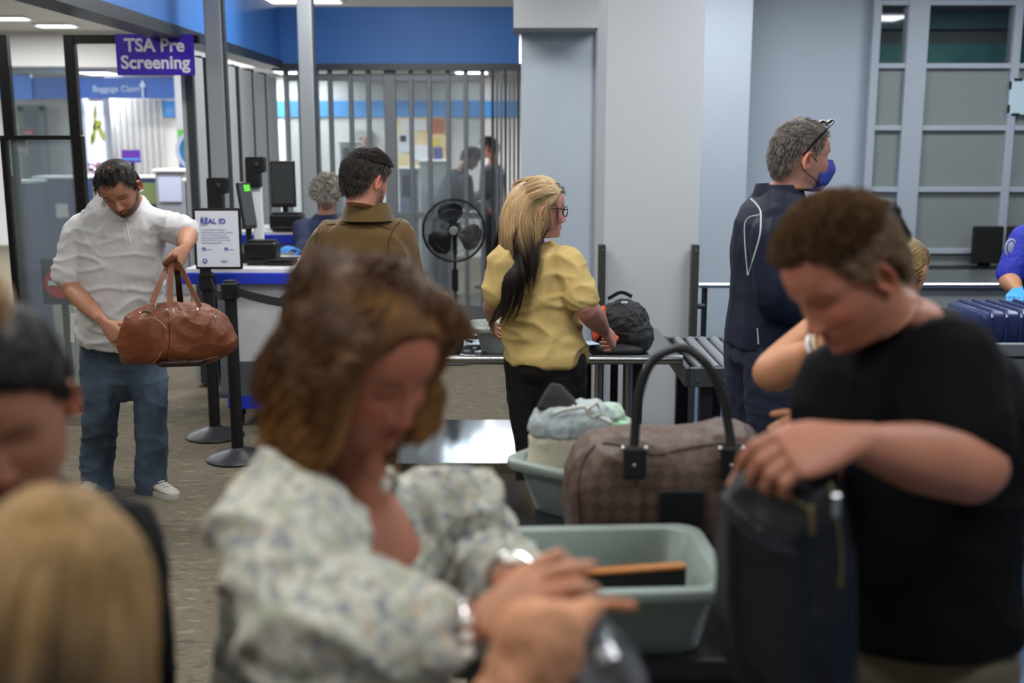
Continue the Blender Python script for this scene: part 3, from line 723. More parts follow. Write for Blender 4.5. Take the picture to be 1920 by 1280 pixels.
mk('hub', MB().lathe([(0, -.09), (.028, -.09), (.035, -.07), (.035, .0), (0, 0)], (c[0], Yf, c[2]), 20, (0, 1, 0)), mat('hub grey', '#77797b', .4), t)
mk('motor', MB().lathe([(0, .07), (.055, .08), (.065, .13), (.05, .2), (0, .22)], (c[0], Yf, c[2]), 20, (0, 1, 0)), m_black, t)
mk('pole', MB().tube([(c[0], Yf + .12, c[2]), (c[0], Yf + .12, c[2] - .2)], .02, 12).tube([(c[0], Yf + .12, c[2] - .2), (c[0], Yf + .12, .03)], .014, 12), m_black, t)
mk('height_collar', MB().tube([(c[0], Yf + .12, c[2] - .5), (c[0], Yf + .12, c[2] - .32)], .026, 12), m_black, t)
mk('base', MB().lathe([(0, 0), (.22, 0), (.225, .02), (.1, .04), (0, .05)], (c[0], Yf + .12, 0), 32), m_black, t)

# ------------------------------------------------------------------ divesting table (yellow shirt woman's)
zT = .80; YT0, YT1 = 4.78, 5.62
xt0, xt1 = -.72, x_at(1272, 660, 4.9)
t = thing('inspection_table', ((xt0 + xt1) / 2, (YT0 + YT1) / 2, 0), 'long stainless steel inspection table with a front rail and lower shelf', 'table')
mk('tabletop', MB().bb(xt0, xt1, YT0 + .03, YT1, zT - .035, zT - .005, .004), m_mirrorsteel, t, smooth=False)
mk('front_rail', MB().tube([(xt0, YT0, zT - .005), (xt1, YT0, zT - .005)], .021, 14), m_steel, t)
mk('lower_shelf', MB().bb(xt0, xt1 - .55, YT0 + .03, YT1, .27, .30, .004), m_mirrorsteel, t, smooth=False)
mk('shelf_edge', MB().bb(xt0, xt1 - .55, YT0 + .015, YT0 + .03, .255, .303), mat('shelf edge', '#8b8578', .3, .9), t, smooth=False)
for x in (xt0 + .06, x_at(1124, 760, YT0), xt1 - .23):
    for y in (YT0 + .05, YT1 - .05):
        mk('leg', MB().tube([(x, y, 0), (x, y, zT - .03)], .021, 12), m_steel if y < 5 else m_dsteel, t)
mk('leg_brace', MB().bb(xt1 - .255, xt1 - .17, YT0 + .06, YT0 + .12, .02, zT - .03), m_dsteel, t, smooth=False)

# roller conveyor
xc0, xc1 = xt1 + .02, x_at(1760, 700, 4.6) - .03; YC0, YC1 = 4.72, 5.5; zc0, zc1 = z_at(726, YC0), z_at(690, YC0)
t = thing('roller_conveyor', ((xc0 + xc1) / 2, 5.1, 0), 'grey roller conveyor leading right from the inspection table', 'conveyor')
mk('side_frame', MB().bb(xc0, xc1, YC0, YC0 + .03, zc0, zc1, .003), mat('conveyor grey', '#54575a', .45, .5), t, smooth=False)
mk('side_frame', MB().bb(xc0, xc1, YC1, YC1 + .03, zc0, zc1, .003), MATS['conveyor grey'], t, smooth=False)
mk('end_plate', MB().bb(xc0 - .015, xc0 + .012, YC0, YC1 + .03, zc0, zc1, .003), m_dkalu, t, smooth=False)
r0 = None; n = int((xc1 - xc0 - .1) / .062)
for k in range(n):
    x = xc0 + .07 + k * .062
    if r0 is None: r0 = mk('roller', MB().tube([(x, YC0 + .03, zc1 - .018), (x, YC1, zc1 - .018)], .024, 14), mat('roller steel', '#9ba0a4', .3, .6), t); rx = x
    else:
        o = r0.copy(); C.objects.link(o); o.location.x += x - rx
mk('roller_bed', MB().bb(xc0 + .02, xc1, YC0 + .04, YC1, zc0 + .03, zc1 - .06), m_blackm, t, smooth=False)
for x in (xc0 + .09, xc0 + .26, xc1 - .08):
    for y in (YC0 + .06, YC1 - .04): mk('leg', MB().bb(x - .03, x + .03, y - .03, y + .03, 0, zc0, .003), m_dsteel, t, smooth=False)
mk('leg_rod', MB().tube([(xc0 + .18, YC0 + .03, 0), (xc0 + .18, YC0 + .03, zc0)], .012, 10), m_steel, t)
for x in (xc0 + .04, xc0 + .16, xc0 + .32): mk('bolt', MB().lathe([(0, 0), (.007, 0), (.006, .006), (0, .007)], (x, YC0, zc0 + .03), 8, (0, -1, 0)), m_steel, t)
# black underside machine at right
p = x_at(1760, 700, 4.6)
t = thing('xray_machine', (p + 1, 5.1, 0), 'dark cabinet of the screening machine under the blue suitcase at right', 'machine')
mk('belt_bed', MB().bb(p, p + 2.2, 4.66, 5.5, zc0, zc1 + .03, .006), m_blackm, t, smooth=False)
mk('cabinet', MB().bb(p, p + 2.2, 4.68, 5.48, .0, zc0, .01), m_blackm, t, smooth=False)
mk('side_panel', MB().bb(p - .02, p + 2.2, 4.63, 4.66, z_at(725, 4.63), z_at(672, 4.63), .004), mat('panel grey', '#6a6d70', .45, .4), t, smooth=False)
mk('side_panel', MB().bb(p - .02, p + 2.2, 4.62, 4.66, z_at(668, 4.63), z_at(644, 4.63), .004), mat('panel grey 2', '#7c7f83', .4, .4), t, smooth=False)
# side brackets on pillar
for (px, lab, sgn) in [(1127, 'dark steel guard strip standing on the left side of the pillar', -1), (1300, 'dark steel guard strip with a small handle on the right side of the pillar', 1)]:
    Yb = 6.28
    x = x_at(px, 600, Yb); zt_ = z_at(459, Yb)
    t = thing('guard_post', (x, Yb, 0), lab, 'post')
    mk('steel_strip', MB().bb(x - .02, x + .02, Yb - .02, Yb + .05, 0, zt_, .002), mat('guard steel', '#54554f', .4, .7), t, smooth=False)
    mk('screw', MB().lathe([(0, 0), (.006, 0), (.006, .004), (0, .005)], (x, Yb - .02, zt_ - .03), 8, (0, -1, 0)), m_steel, t)
    if sgn > 0: mk('handle', MB().tube([(x + .02, Yb, z_at(574, Yb)), (x + .055, Yb, z_at(574, Yb))], .016, 10, rnd=True), m_dsteel, t)
# rail and steel side counter further back
Yr = 7.2
zr = z_at(535, Yr)
t = thing('steel_counter', (3.2, 7.6, 0), 'stainless steel counter with a tube rail in front of the window wall', 'counter')
xr0 = x_at(1310, 535, Yr); xr1 = 4.6; xk = x_at(1640, 520, Yr)
mk('rail', MB().tube([(xr0, Yr, zr), (xr1, Yr, zr)], .018, 12), m_steel, t)
mk('counter_top', MB().bb(xk, xr1, Yr, Yr + .85, zr - .02, zr + .01, .003), m_steel, t, smooth=False)
for x in (xr0 + .05, xk + .05, xk + 1.0): mk('leg', MB().tube([(x, Yr + .05, 0), (x, Yr + .05, zr - .02)], .02, 10), m_dsteel, t)
mk('under_panel', MB().bb(xk + .05, xr1, Yr + .04, Yr + .08, .1, zr - .03), mat('under panel', '#8c908f', .5), t, smooth=False)
# dark monitors behind the window
for (a, b, c_, d, lab) in [(1826, 1876, 424, 468, 'black monitor standing against the frosted window, left of two'), (1890, 1950, 424, 500, 'black monitor standing against the frosted window, right of two')]:
    p, q = A(a, c_, 9.32), A(b, 500, 9.32)
    t = thing('office_monitor', ((p[0] + q[0]) / 2, 9.32, .70), lab, 'monitor')
    mk('housing', MB().bb(p[0], q[0], 9.30, 9.35, q[2] + .03, p[2], .01), m_blackm, t, smooth=False)
    mk('stand', MB().bb((p[0] + q[0]) / 2 - .05, (p[0] + q[0]) / 2 + .05, 9.35, 9.38, .70, q[2] + .1), m_blackm, t, smooth=False)
dk = thing('side_desk', (xwin + 1, 9.3, 0), 'low desk under the frosted window carrying two black monitors', 'desk')
mk('desk_top', MB().bb(xwin + .1, 5.6, 9.1, 9.48, .67, .70, .003), m_dsteel, dk, smooth=False)
for x in (xwin + .15, 5.5): mk('leg', MB().bb(x, x + .04, 9.15, 9.2, 0, .67), m_dsteel, dk, smooth=False)

# ------------------------------------------------------------------ near search table
zN = .75; YN0, YN1 = 1.985, 3.14; xn0, xn1 = x_at(888, 915, 3.14), .66
t = thing('search_table', ((xn0 + xn1) / 2, 2.5, 0), 'dark polished steel search table in the foreground holding the grey bins', 'table')
m_nt = mat('near table steel', '#5e6268', .13, .85)
mk('tabletop', MB().bb(xn0, xn1, YN0, YN1, zN - .03, zN, .004), m_nt, t, smooth=False)
mk('edge_strip', MB().bb(xn0, xn1, YN0 - .012, YN0, zN - .035, zN + .003), m_dsteel, t, smooth=False)
mk('edge_strip', MB().bb(xn0 - .012, xn0, YN0, YN1, zN - .035, zN + .003), m_dsteel, t, smooth=False)
for x in (xn0 + .05, xn1 - .05):
    for y in (YN0 + .06, YN1 - .05): mk('leg', MB().bb(x - .025, x + .025, y - .025, y + .025, 0, zN - .03, .003), m_dsteel, t, smooth=False)
mk('front_panel', MB().bb(xn0 + .04, xn1 - .04, YN0 + .1, YN0 + .12, .2, zN - .03), m_blackm, t, smooth=False)
# bins
def rrect(cx, cy, z, hx, hy, r, n=6, rz=0.0):
    out = []
    for (sx, sy, a0) in ((1, 1, 0), (-1, 1, PI / 2), (-1, -1, PI), (1, -1, 3 * PI / 2)):
        for k in range(n):
            a = a0 + PI / 2 * k / (n - 1); out.append((sx * (hx - r) + r * math.cos(a), sy * (hy - r) + r * math.sin(a)))
    c_, s_ = math.cos(rz), math.sin(rz)
    return np.array([(cx + x * c_ - y * s_, cy + x * s_ + y * c_, z) for x, y in out])
m_bin = mat('grey green bin plastic', '#7d8a83', .42, var=.03, vscale=4)
def bin_(cx, cy, z, hx, hy, h, rz, lab, name='screening_bin', m=None, group=None):
    t = thing(name, (cx, cy, z), lab, 'bin', group)
    m = m or m_bin; q = .045
    prof = [(-.07, 0.012), (-q, 0.0), (-q + .004, 0.004), (-.012, h - .03), (-.012, h - .03), (.012, h - .026), (.016, h - .02), (.016, h - .004), (.012, h), (-.012, h), (-.018, h - .004), (-q - .004, .012), (-.07, .01)]
    rings = [rrect(cx, cy, z + zz, hx + o, hy + o, .055, 7, rz) for o, zz in prof[1:-1]]
    mk('bin_body', MB().loft(rings), m, t, sharp=50)
    return t
bin_(.152, 2.135, zN, .264, .176, .155, R(3), 'large grey-green screening bin at the front of the near table with a wooden edge inside')
m_wood = mat('orange wood edge', '#9a5f22', .4)
p = V(.235, 2.12, 0)
t = thing('tablet_case', (p[0], p[1], zN + .01), 'dark tablet case with an orange brown edge standing in the front bin', 'case')
a_, b_ = A(1085, 1090, 2.09), A(1284, 1078, 2.13)
dxy = nz(V(b_[0] - a_[0], b_[1] - a_[1], 0)); L_ = .23
cc = V(*(np.array(b_) - dxy * L_ / 2)); ang = math.atan2(dxy[1], dxy[0])
mk('cover', MB().box((cc[0], cc[1], zN + .01 + .0625), (L_, .02, .125), ang, .003), m_blackm, t, smooth=False)
mk('edge', MB().box((cc[0], cc[1], zN + .01 + .128), (L_, .03, .008), ang, .002), m_wood, t, smooth=False)
c = V(.245, 2.88, 0)
bin_(c[0], c[1], zN, .20, .165, .15, R(-38), 'grey-green screening bin holding the white bag behind the duffel')
# ------------------------------------------------------------------ people toolkit
_P = rng.permutation(256); _P = np.concatenate([_P, _P, _P])
_G = nz(rng.normal(size=(256, 3)))
def perlin(p):
    p = np.asarray(p, float); i = np.floor(p).astype(int); f = p - i; i = i & 255
    u = f * f * f * (f * (f * 6 - 15) + 10)
    out = 0
    for dx in (0, 1):
        for dy in (0, 1):
            for dz in (0, 1):
                h = _P[_P[_P[i[:, 0] + dx] + i[:, 1] + dy] + i[:, 2] + dz]
                g = _G[h]; d = (g * (f - np.array([dx, dy, dz]))).sum(1)
                w = (u[:, 0] if dx else 1 - u[:, 0]) * (u[:, 1] if dy else 1 - u[:, 1]) * (u[:, 2] if dz else 1 - u[:, 2])
                out = out + w * d
    return out
def cr(xs, ys, q):
    """smooth interpolation of a table"""
    xs = np.asarray(xs, float); ys = np.asarray(ys, float)
    m = np.gradient(ys, xs); k = np.clip(np.searchsorted(xs, q) - 1, 0, len(xs) - 2)
    h = xs[k + 1] - xs[k]; t = np.clip((q - xs[k]) / h, 0, 1)
    # limit slopes so that the curve does not overshoot
    d = np.diff(ys) / np.diff(xs); lim = np.zeros_like(ys)
    lim[1:-1] = np.where(d[:-1] * d[1:] <= 0, 0, 3 * np.minimum(abs(d[:-1]), abs(d[1:]))); lim[0] = abs(d[0]) * 2; lim[-1] = abs(d[-1]) * 2
    m = np.sign(m) * np.minimum(abs(m), lim)
    return ((2 * t**3 - 3 * t**2 + 1) * ys[k] + (t**3 - 2 * t**2 + t) * h * m[k] + (-2 * t**3 + 3 * t**2) * ys[k + 1] + (t**3 - t**2) * h * m[k + 1])

def fuse(mb, voxel=.007, smooth=4, disp=None, name='tmp'):
    """one continuous surface from overlapping pieces; disp(points, normals) -> offsets along the normal"""
    me = bpy.data.meshes.new(name); me.from_pydata(mb.verts().tolist(), [], mb.f)
    bm = bmesh.new(); bm.from_mesh(me); bmesh.ops.recalc_face_normals(bm, faces=bm.faces); bm.to_mesh(me); bm.free()
    o = bpy.data.objects.new(name, me); C.objects.link(o)
    r = o.modifiers.new('r', 'REMESH'); r.mode = 'VOXEL'; r.voxel_size = voxel
    if smooth:
        s = o.modifiers.new('s', 'SMOOTH'); s.factor = .5; s.iterations = smooth
    dg = bpy.context.evaluated_depsgraph_get(); ev = o.evaluated_get(dg); m2 = ev.to_mesh()
    n = len(m2.vertices); v = np.empty(n * 3); m2.vertices.foreach_get('co', v); v = v.reshape(-1, 3)
    nn = np.empty(n * 3); m2.vertices.foreach_get('normal', nn); nn = nn.reshape(-1, 3)
    q = np.empty(len(m2.loops), int); m2.loops.foreach_get('vertex_index', q)
    st = np.empty(len(m2.polygons), int); m2.polygons.foreach_get('loop_start', st)
    faces = [tuple(q[a:b]) for a, b in zip(st, list(st[1:]) + [len(q)])]
    faces = [tuple(int(i) for i in f) for f in faces]
    ev.to_mesh_clear(); bpy.data.objects.remove(o); bpy.data.meshes.remove(me)
    if disp is not None: v = v + nn * disp(v, nn)[:, None]
    out = MB(); out.add(v, faces); out.nrm = nn
    return out
def frame(fwd, up=(0, 0, 1)):
    """columns: right(+x), forward(+y), up(+z)"""
    f = nz(fwd); u = np.asarray(up, float); u = nz(u - f * np.dot(u, f)); r = np.cross(f, u)
    return np.stack([r, f, u], 1)

HZ = np.array([-.205, -.17, -.14, -.126, -.120, -.114, -.104, -.09, -.07, -.05, -.03, -.006, .014, .035, .06, .083, .100, .111, .117])
HF = np.array([ .012, .012, .016, .030, .060, .080, .088, .092, .0925, .092, .091, .091, .0955, .0955, .089, .072, .050, .027, .006])
HB = np.array([.098, .088, .080, .077, .076, .075, .074, .075, .079, .087, .095, .101, .1045, .105, .100, .086, .064, .038, .012])
HW = np.array([.064, .056, .054, .055, .056, .057, .0585, .061, .066, .070, .073, .0755, .077, .0775, .0750, .066, .050, .030, .009])
HN = np.array([2, 2, 2, 2, 2, 2, 2.0, 2.05, 2.1, 2.2, 2.3, 2.35, 2.35, 2.3, 2.2, 2.1, 2, 2, 2])
def head_surface(a, z, W=1.0, neckw=1.0):
    """a: angle (0 front, +-pi back); head-local metres"""
    f = cr(HZ, HF, z); b = cr(HZ, HB, z); w = cr(HZ, HW, z) * np.where(z < -.12, neckw, W); n = cr(HZ, HN, z)
    yc = np.interp(z, [-.2, -.12, -.07, .0, .117], [-.04, -.022, -.005, -.012, -.015])
    ca, sa = np.cos(a), np.sin(a)
    # front of the low face is narrower than the jaw
    nf = np.where(z < -.05, np.interp(z, [-.12, -.09, -.05], [1.75, 1.85, 2.15]), n)
    nn = np.where(ca > 0, nf, 2.05)
    x = w * np.sign(sa) * np.abs(sa) ** (2 / nn)
    y = yc + np.where(ca > 0, f - yc, b + yc) * np.sign(ca) * np.abs(ca) ** (2 / nn)
    return x, y
def g2(x, z, cx, cz, sx, sz): return np.exp(-((x - cx) / sx) ** 2 - ((z - cz) / sz) ** 2)
def head_mesh(skin, W=1.0, nose=1.0, stubble=0.0, stub_col='#3a2a22', brow='#3a2a1e', lips=None, gaunt=0.0, female=False, lid=1.0, cheek=1.0, neckw=1.0, jaw=1.0, rosy=1.0):
    na, nr = 168, 120
    u = np.linspace(-PI, PI, na, endpoint=False); a = u - .42 * np.sin(u)            # denser to the front
    zz = np.concatenate([np.linspace(-.205, -.13, 12), np.linspace(-.1255, -.108, 12), np.linspace(-.106, .03, 66), np.linspace(.034, .117, 30)])
    nr = len(zz)
    Ag, Zg = np.meshgrid(a, zz); Ag = Ag.ravel(); Zg = Zg.ravel()
    x, y = head_surface(Ag, Zg, W, neckw); z = Zg.copy()
    fr = np.clip(np.cos(Ag) * 2.2, 0, 1) * (z > -.122)
    ax = np.abs(x); d = np.zeros_like(x)
    nh = cr([-.062, -.056, -.050, -.044, -.036, -.022, -.006, .006, .016], [0, .002, .012, .0225, .0235, .016, .0085, .004, 0], np.clip(z, -.062, .016)) * nose
    nw = np.interp(z, [-.05, -.04, -.02, 0, .016], [.0105, .0105, .0075, .0075, .011])
    d += nh * np.exp(-(ax / nw) ** 2.6)
    d += .0085 * g2(ax, z, .0125, -.0455, .0062, .0062) * nose
    d -= .006 * g2(ax, z, .0, -.053, .004, .003)
    d -= .0125 * g2(ax, z, .031, -.001, .0155, .0125)
    d += .0062 * lid * g2(ax, z, .032, -.002, .0125, .0085)
    d -= .0022 * g2(ax, z, .032, -.0085, .012, .0018)
    d += (.0042 if not female else .0018) * g2(ax, z, .030, .0165, .020, .0065)
    d += .0045 * cheek * g2(ax, z, .044, -.034, .020, .016)
    d -= .004 * (gaunt + .3) * g2(ax, z, .046, -.068, .014, .016)
    d += .0048 * g2(x, z, 0, -.0655, .019, .0046) + .0062 * g2(x, z, 0, -.0755, .0165, .0052)
    d -= .0038 * g2(x, z, 0, -.0703, .024, .0017)
    d -= .0016 * g2(x, z, 0, -.058, .004, .005)
    d -= .0035 * g2(x, z, 0, -.086, .018, .005) ; d += .0055 * g2(x, z, 0, -.102, .017, .011) * jaw
    d -= .0018 * np.exp(-((ax - .024 - (-.052 - z) * .35) / .004) ** 2) * np.exp(-((z + .058) / .013) ** 2)  # nasolabial line
    y = y + d * fr
    col = np.tile(lin(skin), (len(x), 1))
    def blend(c, m):
        nonlocal col; m = np.clip(m, 0, 1)[:, None]; col = col * (1 - m) + np.array(lin(c)) * m
    red = np.array([1.06, .80, .76])
    m = np.clip(fr * rosy * (.55 * g2(ax, z, .045, -.035, .022, .02) + .6 * g2(ax, z, 0, -.042, .014, .010) + .3 * g2(ax, z, .0, .05, .05, .03)), 0, 1)[:, None]
    col = col * (1 - m) + col * red * m
    if stubble:
        n = perlin(np.stack([x, y, z], 1) * 260) * .5
        line = np.interp(ax, [0, .02, .04, .055, .07, .08], [-.048, -.052, -.062, -.058, -.03, -.01])
        m = np.clip((line - z) / .01, 0, 1) * np.clip((z + .135) / .02, 0, 1) * np.clip((y - .0) / .03, 0, 1)
        m *= 1 - .85 * g2(x, z, 0, -.071, .020, .008)
        blend(stub_col, m * (stubble + n * .3))
    bl = lips or '#9a5a50'
    m = fr * np.clip(1.5 * np.exp(-(ax / .022) ** 4) * (np.exp(-((z + .0655 + ax * .06) / .0042) ** 4) + np.exp(-((z + .0757 - ax * .12) / .0048) ** 4)), 0, 1)
    blend(bl, m * .8)
    blend('#4a2620', fr * 1.0 * np.exp(-(ax / .023) ** 6) * np.exp(-((z + .0703) / .0013) ** 2))
    bz = .0185 + .004 * np.sin((ax - .012) / .04 * PI) - .0
    blend(brow, fr * .85 * np.exp(-((z - bz) / .0036) ** 4) * np.exp(-((ax - .031) / .020) ** 6))
    blend('#2a1a14', fr * .8 * np.exp(-((z + .0075 - .0025 * ((ax - .032) / .013) ** 2) / .0016) ** 2) * np.exp(-((ax - .032) / .0145) ** 6))
    blend('#2a1512', fr * g2(ax, z, .0075, -.0515, .0035, .0022))
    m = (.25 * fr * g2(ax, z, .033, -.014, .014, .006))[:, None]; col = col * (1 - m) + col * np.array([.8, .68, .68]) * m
    f = []
    for i in range(nr - 1):
        for j in range(na):
            p = i * na + j; q = i * na + (j + 1) % na; f.append((p, q, q + na, p + na))
    f.append(tuple(reversed(range(na)))); f.append(tuple((nr - 1) * na + j for j in range(na)))
    mb = MB(); mb.add(np.stack([x, y, z], 1), f, col)
    # ears
    for s in (-1, 1):
        na2, nr2 = 28, 12; V_ = []; Cc = []
        for side in (0, 1):
            for i in range(nr2 + 1):
                r = i / nr2
                for k in range(na2):
                    t = 2 * PI * k / na2
                    ez = math.sin(t) * .0325 * r; ey = -math.cos(t) * r * (.0185 if math.sin(t) > -.2 else .0185 * (1 + .35 * (math.sin(t) + .2)))
                    if side == 0: hx = .004 + .007 * math.exp(-((r - .82) / .14) ** 2) - .005 * math.exp(-((r) / .45) ** 2) * 1 + .004 * math.exp(-((ey - .012) / .005) ** 2 - (ez / .01) ** 2) + .0035 * math.exp(-((r - .5) / .1) ** 2) * (math.sin(t) > 0)
                    else: hx = -.003 - .010 * (1 - r * r) ** .5
                    if r > .97: hx = .004
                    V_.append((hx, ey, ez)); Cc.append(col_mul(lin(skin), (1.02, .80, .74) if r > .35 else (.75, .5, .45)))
        V_ = np.array(V_)
        th = R(24); ca, sa = math.cos(th), math.sin(th)      # rear edge stands off the head
        X = V_[:, 0] * ca - V_[:, 1] * sa; Y_ = V_[:, 0] * sa + V_[:, 1] * ca; Z_ = V_[:, 2]
        b = R(-10); Y2 = Y_ * math.cos(b) - Z_ * math.sin(b); Z2 = Y_ * math.sin(b) + Z_ * math.cos(b)
        P = np.stack([s * (X + .077 * W + .001), Y2 - .012, Z2 - .018], 1)
        ff = []
        for side in (0, 1):
            o = side * (nr2 + 1) * na2
            for i in range(nr2):
                for k in range(na2):
                    p = o + i * na2 + k; q = o + i * na2 + (k + 1) % na2; ff.append((p, q, q + na2, p + na2))
        o0 = nr2 * na2; o1 = o0 + (nr2 + 1) * na2
        for k in range(na2): ff.append((o0 + k, o0 + (k + 1) % na2, o1 + (k + 1) % na2, o1 + k))
        mb.add(P, ff, np.array(Cc))
    return mb
def col_mul(c, m): return tuple(a * b for a, b in zip(c, m))

HL_A = np.array([0, .4, .75, 1.0, 1.2, 1.36, 1.5, 1.75, 2.0, 2.4, 3.15])
HL_Z = np.array([.070, .068, .058, .040, .012, -.008, .022, .012, -.03, -.062, -.078])
def hairline(a, rec=0.0, low=0.0):
    a = np.abs(a); z = np.interp(a, HL_A, HL_Z)
    z = z + rec * .022 * np.exp(-((a - .62) / .3) ** 2) + rec * .006 * (a < .5)
    return z - low * (a > 2.0) * .02
def scalp_pts(n, W=1.0, rec=0.0, low=0.0, extra=None):
    """random roots over the scalp: positions + normals (head-local)"""
    P = []; N = []
    m = n * 4
    z = rng.uniform(-.1, .1168, m); a = rng.uniform(-PI, PI, m)
    # weight towards even area at the crown
    keep = rng.uniform(0, 1, m) < 1.1
    z = np.where(rng.uniform(0, 1, m) < .10, .1168 - .014 * rng.uniform(0, 1, m), z)
    ok = (z > hairline(a, rec, low) + rng.normal(0, .0025, m)) & keep
    if extra is not None: ok &= extra(a, z)
    a, z = a[ok][:n], z[ok][:n]
    def S(a, z):
        x, y = head_surface(a, z, W); return np.stack([x, y, z], 1)
    p = S(a, z); e = 1e-3
    n_ = nz(np.cross(S(a + e, z) - S(a - e, z), S(a, np.minimum(z + e, .117)) - S(a, z - e)))
    flip = (n_ * (p - V(0, -.01, .01))).sum(1) < 0; n_[flip] *= -1
    return p, n_, a
def hair_cap(thick, W=1.0, rec=0.0, low=0.0, noise=.002, nscale=60, extra=None):
    na, nr = 120, 60; a = np.linspace(-PI, PI, na, endpoint=False); t = np.linspace(0, 1, nr)
    hl = hairline(a, rec, low)[None, :]; Z = hl + (.1168 - hl) * np.sin(t * PI / 2)[:, None] ** .85
    Ag = np.tile(a, (nr, 1)).ravel(); Zg = Z.ravel(); T = np.repeat(t, na)
    x, y = head_surface(Ag, Zg, W); p = np.stack([x, y, Zg], 1)
    n_ = nz(p - V(0, -.012, .005)); n_ = nz(n_ * V(1.1, 1, 1.1))
    th = thick(Ag, Zg, T) if callable(thick) else thick
    fade = np.clip(T / .10, 0, 1) ** .6
    off = th * fade + noise * perlin(p * nscale) * fade - .004 * (1 - fade)
    p2 = p + n_ * off[:, None]
    f = []
    for i in range(nr - 1):
        for j in range(na):
            q = i * na + j; r = i * na + (j + 1) % na; f.append((q, r, r + na, q + na))
    f.append(tuple((nr - 1) * na + j for j in range(na)))
    return MB().add(p2, f)
def hair_mat(name, root, tip=None, rough=.5, grey=0.0, mid=None, midpos=.5, greycol='#9a948c', tippos=1.0):
    m = bpy.data.materials.new(name); m.use_nodes = True; nt = m.node_tree; L = nt.links; b = nt.nodes['Principled BSDF']
    b.inputs['Roughness'].default_value = rough; b.inputs['Specular IOR Level'].default_value = .35
    hi = nt.nodes.new('ShaderNodeHairInfo'); r = nt.nodes.new('ShaderNodeValToRGB'); L.new(hi.outputs['Intercept'], r.inputs[0])
    e = r.color_ramp.elements; e[0].color = (*lin(root), 1); e[1].color = (*lin(tip or root), 1); e[1].position = tippos
    if mid: x = e.new(midpos); x.color = (*lin(mid), 1)
    mx = nt.nodes.new('ShaderNodeMix'); mx.data_type = 'RGBA'; mx.blend_type = 'MULTIPLY'; mx.inputs[0].default_value = 1
    mr = nt.nodes.new('ShaderNodeMapRange'); mr.inputs[3].default_value = .6; mr.inputs[4].default_value = 1.35
    L.new(hi.outputs['Random'], mr.inputs[0]); L.new(r.outputs[0], mx.inputs[6]); L.new(mr.outputs[0], mx.inputs[7])
    o = mx.outputs[2]
    if grey:
        g = nt.nodes.new('ShaderNodeMath'); g.operation = 'LESS_THAN'; g.inputs[1].default_value = grey; L.new(hi.outputs['Random'], g.inputs[0])
        m2 = nt.nodes.new('ShaderNodeMix'); m2.data_type = 'RGBA'; L.new(g.outputs[0], m2.inputs[0]); L.new(o, m2.inputs[6]); m2.inputs[7].default_value = (*lin(greycol), 1); o = m2.outputs[2]
    L.new(o, b.inputs['Base Color'])
    return m
def strands(name, P, mt, parent, r0=.0006, r1=.0002):
    """P: (n, k, 3) world points"""
    n, k, _ = P.shape
    hc = bpy.data.hair_curves.new(name); hc.add_curves([k] * n)
    hc.attributes['position'].data.foreach_set('vector', P.reshape(-1, 3).astype(np.float32).ravel())
    ra = hc.attributes.get('radius') or hc.attributes.new('radius', 'FLOAT', 'POINT')
    ra.data.foreach_set('value', np.tile(np.linspace(r0, r1, k), n).astype(np.float32))
    hc.materials.append(mt)
    o = bpy.data.objects.new(name, hc); link(o, parent); return o
def grow(p, n, length, k, style, curl=0.0, curln=40, lift=.25, out=.004, W=1.0, rad=None):
    """head-local strands; style(p, n) -> wanted direction; stays outside of the skull"""
    N = len(p); L = np.broadcast_to(length, (N,)); st = (L / (k - 1))[:, None]
    P = np.zeros((N, k, 3)); P[:, 0] = p - n * .003; cur = p.copy(); d = nz(n)
    for i in range(1, k):
        w = style(cur, n, i / (k - 1)); d = nz(d * (lift + .35) + nz(w))
        if curl:
            d = nz(d + curl * np.stack([perlin(cur * curln + q) for q in (3.1, 17.7, 41.3)], 1) * 3)
        cur = cur + d * st
        # keep out of the head
        c = V(0, -.006, .002); s = (cur - c) / (V(.078 * W, .104, .118) + out * (1 + 0 * i))
        r = np.linalg.norm(s, axis=1); m = r < 1
        cur[m] = c + (cur[m] - c) / r[m][:, None]
        P[:, i] = cur
    return P

# ---- limbs, torso, hands
def torso_rings(H, N, fh, fs, rows, n=2.5, mid=None):
    """H hip centre, N neck base, fh / fs facing of hips and shoulders; rows: (t, half width, front depth, back depth, forward shift)"""
    H, N = np.asarray(H, float), np.asarray(N, float)
    M_ = (H + N) / 2 if mid is None else np.asarray(mid, float)
    a = np.linspace(0, 2 * PI, 48, endpoint=False); rings = []
    for row in rows:
        t, hw, df, db = row[:4]; sh = row[4] if len(row) > 4 else 0
        if 0 <= t <= 1:
            c = (1 - t) ** 2 * H + 2 * t * (1 - t) * (2 * M_ - (H + N) / 2) + t * t * N
            T = nz(2 * (1 - t) * ((2 * M_ - (H + N) / 2) - H) + 2 * t * (N - (2 * M_ - (H + N) / 2)))
        elif t < 0:
            T = V(0, 0, 1); c = H + T * t * np.linalg.norm(N - H)
        else:
            T = nz(N - (2 * M_ - (H + N) / 2)); c = N + T * (t - 1) * np.linalg.norm(N - H)
        f = nz(np.asarray(fh, float) * (1 - min(max(t, 0), 1)) + np.asarray(fs, float) * min(max(t, 0), 1))
        f = nz(f - T * np.dot(f, T)); l = np.cross(T, f)
        ca, sa = np.cos(a), np.sin(a)
        X = hw * np.sign(sa) * np.abs(sa) ** (2 / n); Y_ = np.where(ca > 0, df, db) * np.sign(ca) * np.abs(ca) ** (2 / n) + sh
        rings.append(c + X[:, None] * l + Y_[:, None] * f)
    return rings
